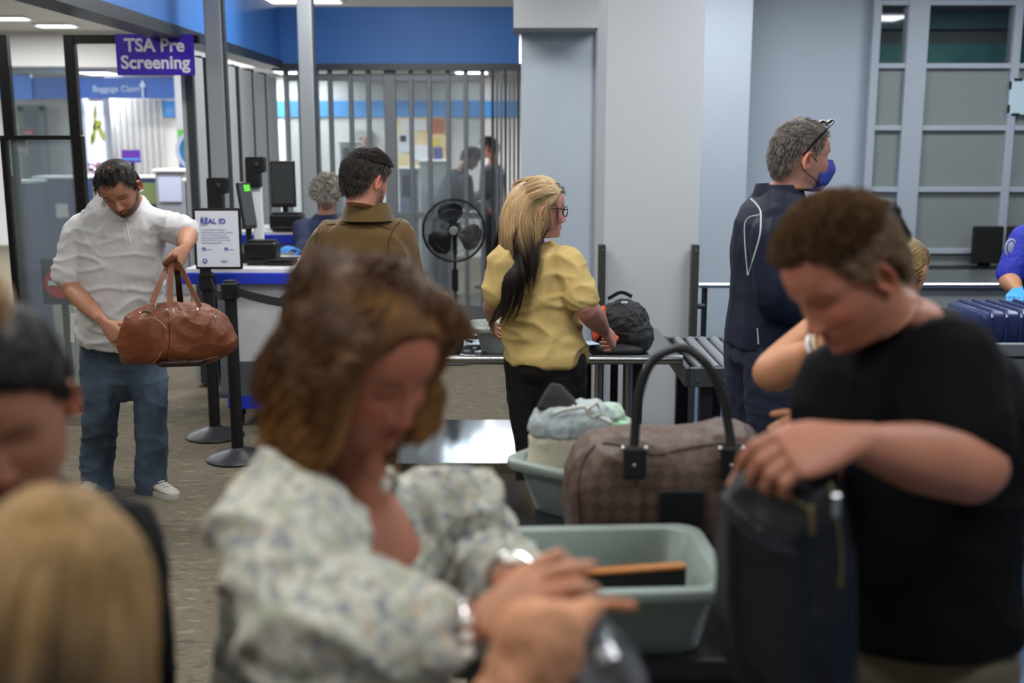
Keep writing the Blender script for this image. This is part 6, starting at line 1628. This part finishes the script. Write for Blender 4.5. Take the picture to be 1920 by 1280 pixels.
# ------------------------------------------------------------------ grey-haired officer behind the podium
N = A(610, 400, 7.70); H = V(N[0], 7.75, .72)
SL_, SR_ = V(N[0] + .17, 7.7, N[2] - .09), V(N[0] - .17, 7.7, N[2] - .09)
EL_, ER_ = A(580, 450, 7.55) + V(.36, 0, 0), A(572, 462, 7.6); WL_, WR_ = EL_ + V(-.1, -.2, .0), A(560, 472, 7.45)
root, T, Mx, cm = person(dict(base=(N[0], 7.75, 0), label='grey curly-haired officer seated behind the podium, half hidden by the brown jacket man', skin='#b58470', head=A(612, 362, 7.60), fwd=(-.35, -.35, -.87), up=(-.1, -.85, .45), hsc=1.0, hp=dict(), N=N, H=H, fs=(-.2, -1), fh=(-.2, -1), vox=.009,
    arms=[(SL_, EL_, WL_, 1.0), (SR_, ER_, WR_, 1.0)], hands=[(WR_, A(548, 466, 7.4), (0, -.2, 1), 1, (.4,) * 4, (.3, .2), dict(col='#4a90dc')), (WL_, WL_ + V(-.1, -.02, 0), (0, 0, 1), -1, (.4,) * 4, (.3, .2), dict(col='#4a90dc'))],
    top=dict(name='uniform_shirt', mat=mat('navy uniform', '#27304e', .8), rows=rows(.19, .13, .13, .18, .17, .12, hem=-.05), sleeve=1.7, rad=(.07, .072, .066, .058, .05), folds=None, vox=.011),
    legs=legs2(H, (-.2, -1), 7.75, mt=MATS['dark trousers'])))
p, n, a = scalp_pts(3500, 1.0)
S = grow(p, n, rng.uniform(.03, .055, len(p)), 7, lambda q, nn, t: nz(nn * .9 + V(0, -.1, -.3)), .9, 45, .5, .01)
strands('hair', T(S), hair_mat('grey curls', '#7a766e', '#a39e94', .5), root, .0022, .0012)
mk('hair_cap', xf(hair_cap(.016, 1.0, noise=.008), T), mat('cap grey', '#77736b', .7), root)

# ------------------------------------------------------------------ travellers beyond the gate
def far_person(px, py, Y, fwd, col, hair, lab, lean=0.0, h=1.0):
    hd = A(px, py, Y); N = hd + V(-fwd[0] * (.05 + lean * .12), .02, -.19 + lean * .05); H = V(N[0] - fwd[0] * lean * .35, Y + .05, .92)
    f = nz(V(fwd[0], fwd[1], 0)); l = np.cross(V(0, 0, 1), f)
    S1, S2 = N + l * .16 - V(0, 0, .08), N - l * .16 - V(0, 0, .08)
    arms = [(S, S + V(0, 0, -.27) + f * .04, S + V(0, 0, -.36) + f * .25, 1.0) for S in (S1, S2)]
    root, T, Mx, cm = person(dict(base=(H[0], Y, 0), label=lab, skin='#a87c68', head=hd, fwd=(fwd[0], fwd[1], -.15 - lean * .5), up=(fwd[0] * lean * .4, 0, 1), hp=dict(), N=N, H=H, fs=(f[0], f[1]), fh=(f[0], f[1]), vox=.012, arms=arms, eyes=False,
        hands=[(a_[2], a_[2] + f, (0, 0, 1), sd, (.4,) * 4, (.3, .2), dict(voxel=.005)) for a_, sd in zip(arms, (-1, 1))],
        top=dict(name='jacket', mat=mat('far cloth ' + col, col, .85), rows=rows(.185, .12, .12, .18, .17, .12, hem=-.15), sleeve=1.8, rad=(.07, .07, .065, .058, .05), folds=None, vox=.014),
        legs=legs2(H, (f[0], f[1]), Y, mt=MATS['dark trousers'], vox=.014)))
    short_hair(T, hair_mat('far hair', '#221b17', '#2f2620', .5), '#231c18', root, 900, (.03, .05), thick=.012)
far_person(884, 296, 12.4, (.8, .4), '#3d4148', 1, 'dark-jacketed traveller bending forward beyond the gate above the fan', lean=.9)
far_person(917, 276, 13.2, (-.8, .4), '#5a5f62', 1, 'grey-clothed traveller standing beyond the gate beside the folded panels')
# ------------------------------------------------------------------ brown leather duffel of the man in white
mleather = mat('tan brown leather', '#6f3d24', .42, bump=.25, bscale=90, var=.18, vscale=9, spec=.45)
mstrap = mat('leather strap', '#6a3c22', .5)
Yb = 4.80
t = thing('leather_duffel', A(335, 690, Yb), 'tan brown leather duffel bag held by the man in white', 'bag')
def bagrings(path):
    """path: (px, ytop, ybottom, halfdepth)"""
    rings = []; a = np.linspace(0, 2 * PI, 30, endpoint=False)
    for px, y0, y1, hd, Y in path:
        top, bot = A(px, y0, Y), A(px, y1, Y); c = (top + bot) / 2; hz = (top[2] - bot[2]) / 2
        ca, sa = np.cos(a), np.sin(a); e = 2 / 2.7
        rings.append(np.stack([np.full(30, c[0]), c[1] + hd * np.sign(ca) * abs(ca) ** e, c[2] + hz * np.sign(sa) * abs(sa) ** e], 1))
    return rings
b = MB(); b.loft(bagrings([(228, 632, 672, .03, Yb), (233, 605, 680, .08, Yb), (245, 588, 684, .115, Yb), (270, 574, 684, .13, Yb), (300, 568, 680, .135, Yb), (340, 566, 681, .135, Yb + .02), (375, 568, 681, .13, Yb + .04), (400, 577, 676, .12, Yb + .05), (420, 592, 668, .10, Yb + .06), (434, 612, 660, .07, Yb + .06), (443, 635, 652, .03, Yb + .06)]))
bm_ = fuse(b, .006, 6, folds(.014, (7, 7, 7), (10, 10, 5), seed=91, fine=.1))
mk('bag_body', bm_, mleather, t, sharp=0)
mk('bag_base', MB().loft(bagrings([(306, 664, 680, .10, Yb), (314, 664, 684, .105, Yb), (386, 662, 682, .10, Yb + .04), (398, 660, 674, .09, Yb + .05)])), mat('dark leather base', '#2b1a12', .5), t)
seam('piping', bm_, [(262, 600), (285, 596), (300, 603), (312, 616)], .0035, mat('light piping', '#9a6a44', .45), t, off=.0)
seam('piping', bm_, [(283, 682), (296, 672), (302, 660)], .0035, MATS['light piping'], t, off=.0)
seam('seam_line', bm_, [(316, 588), (318, 630), (312, 676)], .002, MATS['dark leather base'], t, off=.0)
seam('seam_line', bm_, [(316, 674), (360, 676), (410, 668)], .002, MATS['light piping'], t, off=.0)
hd = A(322, 482, 4.86)
def strap(pts, w, th, name, mt_, parent, nrm=(0, -1, 0)):
    P, _ = chain(pts, [1] * len(pts), 6); T_ = np.gradient(P, axis=0); s_ = nz(np.cross(T_, nz(nrm))); n_ = np.broadcast_to(nz(nrm), P.shape)
    return mk(name, MB().loft([[p - s * w + n * th, p + s * w + n * th, p + s * w - n * th, p - s * w - n * th] for p, s, n in zip(P, s_, n_)]), mt_, parent)
strap([A(285, 568, Yb - .11), A(300, 530, Yb - .03), hd + V(-.01, 0, -.02), hd], .012, .003, 'handle', mstrap, t)
strap([A(319, 576, Yb - .14), A(319, 540, Yb - .06), hd + V(0, -.01, -.02)], .013, .003, 'handle', mstrap, t)
strap([A(376, 576, Yb - .09), A(356, 536, Yb - .02), A(334, 495, 4.86), hd], .011, .003, 'handle', mstrap, t)
strap([A(338, 566, Yb + .12), A(335, 530, Yb + .06), A(330, 495, 4.9)], .014, .003, 'handle', mat('dark strap', '#2e1f17', .5), t)
mk('handle_wrap', MB().tube([A(312, 494, 4.85), A(326, 482, 4.85)], .017, 12, rnd=True), mstrap, t)
for (px, py) in [(286, 572), (319, 580), (377, 574)]:
    for dx in (-6, 6):
        seam('buckle', bm_, [(px + dx, py - 2), (px + dx, py + 9)], .003, m_steel, t)
seam('zip_pull', bm_, [(262, 586), (274, 584), (283, 588)], .005, m_steel, t)
seam('zip_pull', bm_, [(403, 586), (404, 600)], .004, m_steel, t)

# ------------------------------------------------------------------ brown chequered duffel on the near table
mcan = bpy.data.materials.new('chequered brown canvas'); mcan.use_nodes = True
nt = mcan.node_tree; bb_ = nt.nodes['Principled BSDF']; bb_.inputs['Roughness'].default_value = .55
tc = nt.nodes.new('ShaderNodeTexCoord'); mp = nt.nodes.new('ShaderNodeMapping'); mp.inputs['Rotation'].default_value = (0, R(45), 0); ck = nt.nodes.new('ShaderNodeTexChecker'); ck.inputs['Scale'].default_value = 38
nt.links.new(tc.outputs['Object'], mp.inputs[0]); nt.links.new(mp.outputs[0], ck.inputs[0]); ck.inputs[1].default_value = (*lin('#4e3c33'), 1); ck.inputs[2].default_value = (*lin('#5d483d'), 1); nt.links.new(ck.outputs[0], bb_.inputs['Base Color'])
Yd_ = 2.56
t = thing('canvas_duffel', (A(1245, 1000, Yd_)[0], Yd_, zN), 'brown chequered canvas duffel with two black handles on the near table', 'bag')
q = A(1245, 1000, Yd_)[0]
def zpx(py, Y): return float(A(960, py, Y)[2])
rings = []; a = np.linspace(0, 2 * PI, 36, endpoint=False)
for (px, top, hd_, sh) in [(1062, 930, .05, 0), (1066, 890, .09, 0), (1078, 850, .12, 0), (1105, 822, .135, 0), (1150, 812, .14, 0), (1210, 814, .14, 0), (1270, 812, .14, 0), (1330, 806, .14, 0), (1385, 806, .135, 0), (1415, 822, .12, 0), (1432, 850, .09, 0), (1440, 890, .05, 0)]:
    x = A(px, 950, Yd_)[0]; zt_ = zpx(top, Yd_); zb_ = zN + .003; c = (zt_ + zb_) / 2; hz = (zt_ - zb_) / 2
    ca, sa = np.cos(a), np.sin(a); e = 2 / 3.0
    rings.append(np.stack([np.full(36, x), Yd_ + .06 + hd_ * np.sign(ca) * abs(ca) ** e * (1 - .15 * np.maximum(sa, 0)), c + hz * np.sign(sa) * abs(sa) ** e], 1))
bf = folds(.016, (5, 5, 5), (8, 8, 4), seed=95, fine=.08)
dm = fuse(MB().loft(rings), .007, 7, lambda v, n_: bf(v, n_) * np.clip((v[:, 2] - zN) / .08, 0, 1))
mk('bag_body', dm, mcan, t, sharp=0)
mdk = mat('dark handle leather', '#17181a', .45)
for (x0, x1, top, Y0) in [(1190, 1372, 652, Yd_ - .09), (1200, 1360, 690, Yd_ + .2)]:
    if Y0 > Yd_: continue
    pts = [A(x0 - 2, 870, Y0 + .0), A(x0, 820, Y0 + .02), A(x0 + 8, 740, Y0 + .04), A(x0 + 34, 676, Y0 + .05), A((x0 + x1) / 2 - 5, top, Y0 + .06), A(x1 - 50, 680, Y0 + .05), A(x1 - 22, 730, Y0 + .04), A(x1 - 6, 800, Y0 + .02), A(x1, 850, Y0)]
    P, _ = chain(pts, [1] * len(pts), 5); mk('handle', MB().tube(P, .0115, 10), mdk, t)
    for x in (x0, x1):
        c = A(x, 868, Y0 - .012)
        mk('handle_tab', MB().box(c, (.054, .014, .08), 0, .006), mdk, t, smooth=False)
        for dx in (-.027, .027): mk('rivet', MB().ell(A(x, 850, Y0 - .02) + V(dx, 0, .012), .007), m_steel, t)
        mk('rivet', MB().ell(A(x, 872, Y0 - .022), .005), m_steel, t)
pt = on_surface(dm, [(1278, 950)], .006)
if pt: mk('luggage_patch', MB().box(pt[0], (.105, .012, .085), 0, .004), mdk, t, smooth=False)
seam('zip_line', dm, [(1130, 830), (1180, 838), (1230, 852), (1290, 840), (1350, 832), (1410, 838)], .004, mat('zip brown', '#3c2b25', .6), t, off=.0)
seam('end_seam', dm, [(1115, 835), (1092, 870), (1085, 930), (1090, 990)], .004, MATS['zip brown'], t, off=.0)
# ------------------------------------------------------------------ white bag with black flap in the second bin
Yw = 2.92
t = thing('white_drawstring_bag', (A(1080, 900, Yw)[0], Yw, zN + .01), 'cream and pale blue soft bag standing in the second bin', 'bag')
rings = []
for (cx, hw, y, hd_) in [(1062, 62, 930, .07), (1062, 70, 900, .08), (1060, 72, 860, .085), (1066, 74, 815, .085), (1072, 72, 785, .075), (1070, 50, 768, .05)]:
    c = A(cx, y, Yw); hx = hw / F * Yw * 1.02; e = 2 / 2.6; ca, sa = np.cos(a), np.sin(a)
    rings.append(np.stack([c[0] + hx * np.sign(ca) * abs(ca) ** e, Yw + .0 + hd_ * np.sign(sa) * abs(sa) ** e, np.full(36, c[2])], 1))
wm = fuse(MB().loft(rings), .005, 5, folds(.010, (8, 8, 12), (14, 14, 7), seed=97, fine=.2))
mk('bag_body', wm, mat('cream canvas', '#c8c2ad', .85), t, sharp=0)
rings = []
for (cx, hw, y, hd_) in [(1064, 75, 808, .09), (1070, 76, 786, .086), (1074, 62, 762, .065), (1085, 34, 752, .035)]:
    c = A(cx, y, Yw); hx = hw / F * Yw * 1.02; e = 2 / 2.6; ca, sa = np.cos(a), np.sin(a)
    rings.append(np.stack([c[0] + hx * np.sign(ca) * abs(ca) ** e, Yw + hd_ * np.sign(sa) * abs(sa) ** e, np.full(36, c[2])], 1))
mk('gathered_top', fuse(MB().loft(rings), .005, 3, folds(.014, (9, 9, 12), (16, 16, 5), seed=99, fine=.2)), mat('pale blue cloth', '#9aa4a6', .85), t, sharp=0)
mk('drawstring', MB().tube([A(1040, 775, Yw - .08), A(1060, 768, Yw - .09), A(1095, 762, Yw - .08), A(1120, 780, Yw - .08), A(1145, 792, Yw - .1)], .006, 8, rnd=True).tube([A(1100, 768, Yw - .09), A(1118, 755, Yw - .08), A(1130, 775, Yw - .08), A(1108, 782, Yw - .09), A(1100, 768, Yw - .09)], .006, 8), mat('pale cord', '#b9beb6', .8), t)
mk('black_cloth', fuse(MB().loft([[A(1006, 768, Yw - .05), A(1096, 776, Yw - .05), A(1096, 770, Yw + .05), A(1006, 760, Yw + .05)], [A(1020, 738, Yw - .03), A(1074, 748, Yw - .03), A(1074, 742, Yw + .03), A(1022, 732, Yw + .03)], [A(1034, 718, Yw - .01), A(1052, 722, Yw - .01), A(1052, 720, Yw + .01), A(1034, 717, Yw + .01)]]), .005, 3), m_blackm, t, sharp=0)
t = thing('green_pouch', (A(1150, 800, 2.98)[0], 2.98, zN + .05), 'pale green cloth pouch behind the cream bag', 'pouch')
gp = MB(); gp.ell(A(1140, 790, 3.02), (.055, .05, .055)).ell(A(1155, 830, 3.02), (.06, .06, .09)).ell(A(1150, 880, 3.02), (.06, .06, .07))
mk('pouch_body', fuse(gp, .006, 4, folds(.012, seed=101)), mat('pale green cloth', '#a3b8a8', .85), t, sharp=0)
mk('mint_panel', MB().ell(A(1162, 800, 2.98), (.032, .012, .018)), mat('mint', '#9fdcb8', .7), t)

# ------------------------------------------------------------------ black leather backpack held by the man in black
Yk = 1.50
mbl = mat('black pebbled leather', '#15171b', .38, bump=.25, bscale=140, spec=.5)
t = thing('leather_backpack', A(1500, 1280, Yk), 'black leather backpack with zips being opened by the man in black', 'bag')
rings = []
for (cx, hw, y, hd_) in [(1500, 118, 1300, .07), (1494, 126, 1240, .085), (1488, 128, 1150, .09), (1486, 124, 1050, .09), (1490, 112, 970, .085), (1500, 98, 915, .07), (1505, 84, 885, .05)]:
    c = A(cx, y, Yk); hx = hw / F * Yk * 1.08; e = 2 / 2.8; ca, sa = np.cos(a), np.sin(a)
    rings.append(np.stack([c[0] + hx * np.sign(ca) * abs(ca) ** e, Yk + .05 + hd_ * np.sign(sa) * abs(sa) ** e, np.full(36, c[2])], 1))
bf2 = folds(.014, (5, 5, 6), (9, 9, 4), seed=103, fine=.08)
km = fuse(MB().loft(rings), .006, 5, bf2); mk('bag_body', km, mbl, t, sharp=0)
rings = []
for (cx, hw, y) in [(1460, 84, 1300), (1455, 88, 1180), (1452, 86, 1060), (1448, 80, 1000)]:
    c = A(cx, y, Yk - .05); hx = hw / F * Yk * 1.08; ca, sa = np.cos(a), np.sin(a)
    rings.append(np.stack([c[0] + hx * np.sign(ca) * abs(ca) ** .8, Yk - .02 + .035 * np.sign(sa) * abs(sa) ** .8, c[2] - (c[0] + hx * ca) * 0 - .05 * ca], 1))
mk('front_pocket', fuse(MB().loft(rings), .006, 4), mbl, t, sharp=0)
mk('pocket_edge', MB().tube([A(1372, 968, Yk - .06), A(1400, 1000, Yk - .065), A(1450, 1025, Yk - .07), (A(1490, 1035, Yk - .06))], .0035, 8), mat('edge leather', '#2b2e33', .35), t)
mz = mat('brass zip', '#8c7f56', .35, .8)
seam('zip_line', km, [(1405, 900), (1450, 920), (1500, 945), (1520, 960)], .0028, mz, t, off=.001)
seam('zip_line', km, [(1555, 905), (1570, 980), (1578, 1060), (1575, 1100)], .0028, mz, t, off=.001)
mk('zip_pull', MB().tube([A(1521, 952, Yk - .06), A(1523, 1000, Yk - .06)], .004, 8, rnd=True), mz, t)
mk('zip_pull', MB().box(A(1567, 948, Yk - .07), (.012, .005, .034), 0, .002), m_steel, t)
strap([A(1600, 880, Yk + .1), A(1585, 860, Yk + .06), A(1560, 880, Yk + .05), A(1560, 930, Yk + .06)], .012, .003, 'top_handle', mbl, t)
# ------------------------------------------------------------------ plastic bag and peach pouch in the curly-haired woman's hands
Yp_ = 1.12
t = thing('peach_pouch', A(1020, 1290, Yp_), 'soft peach coloured pouch held in the hands of the curly-haired woman', 'pouch')
pp = MB(); pp.ell(A(1010, 1215, Yp_), (.05, .03, .06)).ell(A(975, 1290, Yp_), (.045, .03, .07)).ell(A(1040, 1180, Yp_ + .01), (.035, .025, .035)).tube([A(950, 1310, Yp_), A(1030, 1190, Yp_), A(1110, 1140, Yp_ + .03)], [.04, .035, .015], 14, rnd=True)
mk('pouch_body', fuse(pp, .004, 5, folds(.008, (8, 8, 8), (14, 14, 6), seed=111)), mat('peach suede', '#c98f6c', .8), t, sharp=0)
t = thing('clear_plastic_bag', A(1150, 1290, Yp_ + .04), 'crumpled clear plastic bag hanging from the hands of the curly-haired woman', 'bag')
pb_ = MB(); 
rings = []
for (cx, hw, y) in [(1110, 10, 1150), (1120, 36, 1180), (1135, 58, 1215), (1145, 72, 1270), (1150, 80, 1330)]:
    c = A(cx, y, Yp_ + .04); hx = hw / F * Yp_ * 1.05; ca, sa = np.cos(a), np.sin(a)
    rings.append(np.stack([c[0] + hx * ca, c[1] + .012 * sa + .012 * np.sin(a * 3 + y), np.full(36, c[2])], 1))
o = mk('plastic_film', MB().loft(rings), glass_mat('plastic film', '#9a9aa2', .35, .15, .12), t)
mk('plastic_clip', MB().ell(A(1132, 1228, Yp_ + .01), (.010, .006, .009)), m_white, t)
mk('rolled_edge', MB().tube([A(1100, 1150, Yp_ + .02), A(1140, 1130, Yp_ + .04), A(1185, 1135, Yp_ + .06)], .006, 8, rnd=True), mat('orange edge', '#c9825a', .5), t)

# ------------------------------------------------------------------ things on the inspection table
_mk0 = mk
def mk(name, mb, *a, **k):
    if name in ('bag_body', 'pouch_body', 'cloth_body'):
        for v in mb.v: v[:, 2] = np.maximum(v[:, 2], FLOORZ)
    return _mk0(name, mb, *a, **k)
FLOORZ = zT - .004
zt2 = zT - .005
m_bp = mat('black nylon', '#17181b', .7, bump=.2, bscale=60)
t = thing('black_backpack', (A(1165, 640, 5.0)[0], 5.0, zt2), 'black nylon backpack lying on the inspection table right of the woman in yellow', 'bag')
b = MB(); c0 = A(1165, 612, 5.0)
b.ell(c0 + V(.01, 0, .0), (.125, .13, .13)).ell(c0 + V(.05, -.02, -.04), (.10, .12, .10)).ell(c0 + V(-.05, 0, .01), (.09, .12, .10))
b.box((c0[0] + .0, 5.0, zt2 + .06), (.26, .22, .11), 0, .03)
pm = fuse(b, .006, 5, lambda v, n_: folds(.012, seed=121)(v, n_) * np.clip((v[:, 2] - zt2 - .01) / .03, 0, 1)); mk('bag_body', pm, m_bp, t, sharp=0)
seam('zip_line', pm, [(1130, 578), (1165, 562), (1190, 580), (1205, 610)], .003, m_dsteel, t, off=0)
seam('zip_line', pm, [(1190, 585), (1195, 615), (1190, 640)], .003, m_dsteel, t, off=0)
mk('zip_pull', MB().box(A(1171, 567, 4.9), (.03, .006, .01), 0, .002), m_white, t)
strap([A(1140, 560, 4.95), A(1165, 548, 4.95), A(1185, 556, 4.95)], .008, .003, 'top_handle', m_bp, t)
t = thing('orange_cloth', (A(1138, 640, 4.86)[0], 4.9, zt2), 'bright orange cloth beside the right hand of the woman in yellow', 'cloth')
b = MB(); b.ell(A(1150, 634, 4.84), (.022, .03, .018)).ell(A(1131, 584, 4.9), (.012, .03, .03)).ell(A(1118, 620, 4.9), (.02, .03, .05)); b.ell((A(1135, 650, 4.9)[0], 4.88, zt2 + .02), (.04, .05, .02))
mk('cloth_body', fuse(b, .005, 3, folds(.010, (12, 12, 12), seed=123)), mat('orange cloth', '#d8451c', .7), t, sharp=0)
t = thing('black_pouch', (A(1165, 655, 4.9)[0], 4.9, zt2), 'black soft pouch lying in front of the black backpack', 'pouch')
b = MB(); b.ell((A(1160, 655, 4.88)[0], 4.87, zt2 + .028), (.11, .06, .028)).ell((A(1120, 655, 4.88)[0], 4.87, zt2 + .03), (.05, .05, .03))
mk('pouch_body', fuse(b, .006, 4, folds(.004, seed=125)), m_blackm, t, sharp=0)
t = thing('passport_card', (A(1103, 642, 4.84)[0], 4.85, zt2 + .055), 'small pale blue paper under the right hand of the woman in yellow', 'paper')
mk('paper_sheet', MB().box(A(1104, 643, 4.84), (.07, .09, .003), R(20)), mat('blue paper', '#9fb4cc', .5), t, smooth=False)
c = A(955, 630, 4.98)
bin_(c[0], 5.0, zt2, .17, .12, .13, R(8), 'grey screening bin on the inspection table gripped by the woman in yellow', m=mat('grey bin', '#868c88', .5))
t = thing('white_tray_item', (c[0], 5.0, zt2 + .03), 'white and black bundle inside the bin gripped by the woman in yellow', 'bundle')
mk('white_bundle', fuse(MB().ell((c[0] - .01, 5.02, zt2 + .12), (.06, .05, .07)), .006, 3, folds(.008, seed=127)), m_white, t, sharp=0)
mk('black_bundle', fuse(MB().ell((c[0] + .03, 4.98, zt2 + .10), (.06, .06, .055)), .006, 3, folds(.008, seed=128)), m_blackm, t, sharp=0)
for (px, lab) in [(1098, 'pale grey bin standing under the inspection table beside the pillar guard')]:
    c = A(px, 735, 5.3); bin_(c[0] + .01, 5.35, .30 if False else 0.0, .13, .13, .12, 0, lab, m=MATS['grey bin']).location.z = 0
# steel stand for that bin
# tan backpack at left on the table
t = thing('tan_backpack', (A(830, 640, 4.9)[0], 4.95, zt2), 'tan canvas backpack with dark straps beside the hair of the curly-haired woman', 'bag')
c = A(822, 606, 4.95); b = MB(); b.ell(c, (.10, .09, .15)).box((c[0], 4.95, zt2 + .09), (.17, .15, .17), 0, .03).ell(c + V(.0, 0, .08), (.075, .08, .07))
pm = fuse(b, .006, 5, lambda v, n_: folds(.010, seed=131)(v, n_) * np.clip((v[:, 2] - zt2 - .01) / .03, 0, 1)); mk('bag_body', pm, mat('tan canvas', '#8a6436', .8), t, sharp=0)
seam('strap_trim', pm, [(808, 560), (832, 572), (848, 588)], .009, mat('dark strap trim', '#22222a', .7), t, off=.0)
strap([A(846, 586, 4.86), A(862, 610, 4.86), A(864, 640, 4.86), A(856, 664, 4.86)], .014, .005, 'shoulder_strap', m_blackm, t)
mk('buckle', MB().tube([A(842, 592, 4.84), A(846, 612, 4.84)], .006, 8), mat('brass', '#a68a55', .35, .8), t)
mk('buckle', MB().tube([A(858, 582, 4.85), A(863, 594, 4.85)], .006, 8), MATS['brass'], t)
t = thing('cable_pile', (A(885, 636, 5.1)[0], 5.2, zt2), 'heap of black straps and buckles on the table left of the woman in yellow', 'straps')
for k in range(7):
    cx, cy = A(885, 640, 5.2)[0] + random.uniform(-.07, .07), 5.2 + random.uniform(-.08, .08)
    pts = [(cx + .07 * math.cos(q + k) + random.uniform(-.02, .02), cy + .05 * math.sin(q + k), zt2 + .012 + .02 * random.random() + .005 * k) for q in np.linspace(0, 4, 6)]
    mk('strap_loop', MB().tube(chain(pts, [1] * 6, 4)[0], .008, 8), m_black, t)
for k in range(4):
    q = V(A(875 + k * 9, 640, 5.15)[0], 5.12 + .02 * (k % 2), zt2 + .05); mk('buckle', MB().box(q, (.018, .012, .008), k * .6, .002), m_steel, t)
# small white thing by the conveyor leg
t = thing('white_bottle', (A(1262, 826, 5.6)[0], 5.7, 0), 'small white item on the floor behind the duffel handles', 'item')
mk('item_body', MB().tube([V(A(1250, 830, 5.6)[0], 5.7, .03), V(A(1270, 826, 5.6)[0], 5.68, .035)], .028, 12, rnd=True), m_white, t); mk('item_cap', MB().tube([V(A(1276, 826, 5.6)[0], 5.68, .035), V(A(1280, 826, 5.6)[0], 5.68, .036)], .02, 12, rnd=True), mat('pale blue cap', '#9aa7cf', .5), t)
# ------------------------------------------------------------------ blue suitcase on the conveyor at right
zc_ = z_at(640, 4.7)
t = thing('blue_suitcase', (A(1880, 600, 4.95)[0], 5.0, zc1 + .03), 'dark blue ribbed hard-shell suitcase lying on the conveyor belt at right', 'suitcase')
ms = mat('navy shell', '#1f2a55', .3, spec=.5)
x0, x1 = A(1812, 600, 4.95)[0], A(1812, 600, 4.95)[0] + .66; z0_ = zc1 + .075
mk('shell', MB().bb(x0, x1, 4.80, 5.22, z0_, z0_ + .16, .035), ms, t, smooth=True)
for k in range(9):
    x = x0 + .05 + k * .066; mk('rib', MB().tube([(x, 4.795, z0_ + .03), (x, 4.80, z0_ + .14), (x + .01, 4.83, z0_ + .163), (x + .012, 5.19, z0_ + .163)], .009, 8), ms, t)
mk('seam_zip', MB().bb(x0 - .003, x1, 4.797, 5.223, z0_ + .01, z0_ + .02), mat('pale zip', '#8b93b4', .4), t, smooth=False)
t = thing('black_tray', (x0 + .3, 5.0, zc1 + .03), 'black tray under the blue suitcase', 'tray')
mk('tray_body', MB().bb(x0 - .04, x1 + .04, 4.76, 5.26, zc1 + .032, zc1 + .072, .012), m_blackm, t, smooth=False)
mk('tray_rim', MB().bb(x0 - .05, x1 + .05, 4.75, 4.77, zc1 + .06, zc1 + .074, .004), m_black, t, smooth=False)
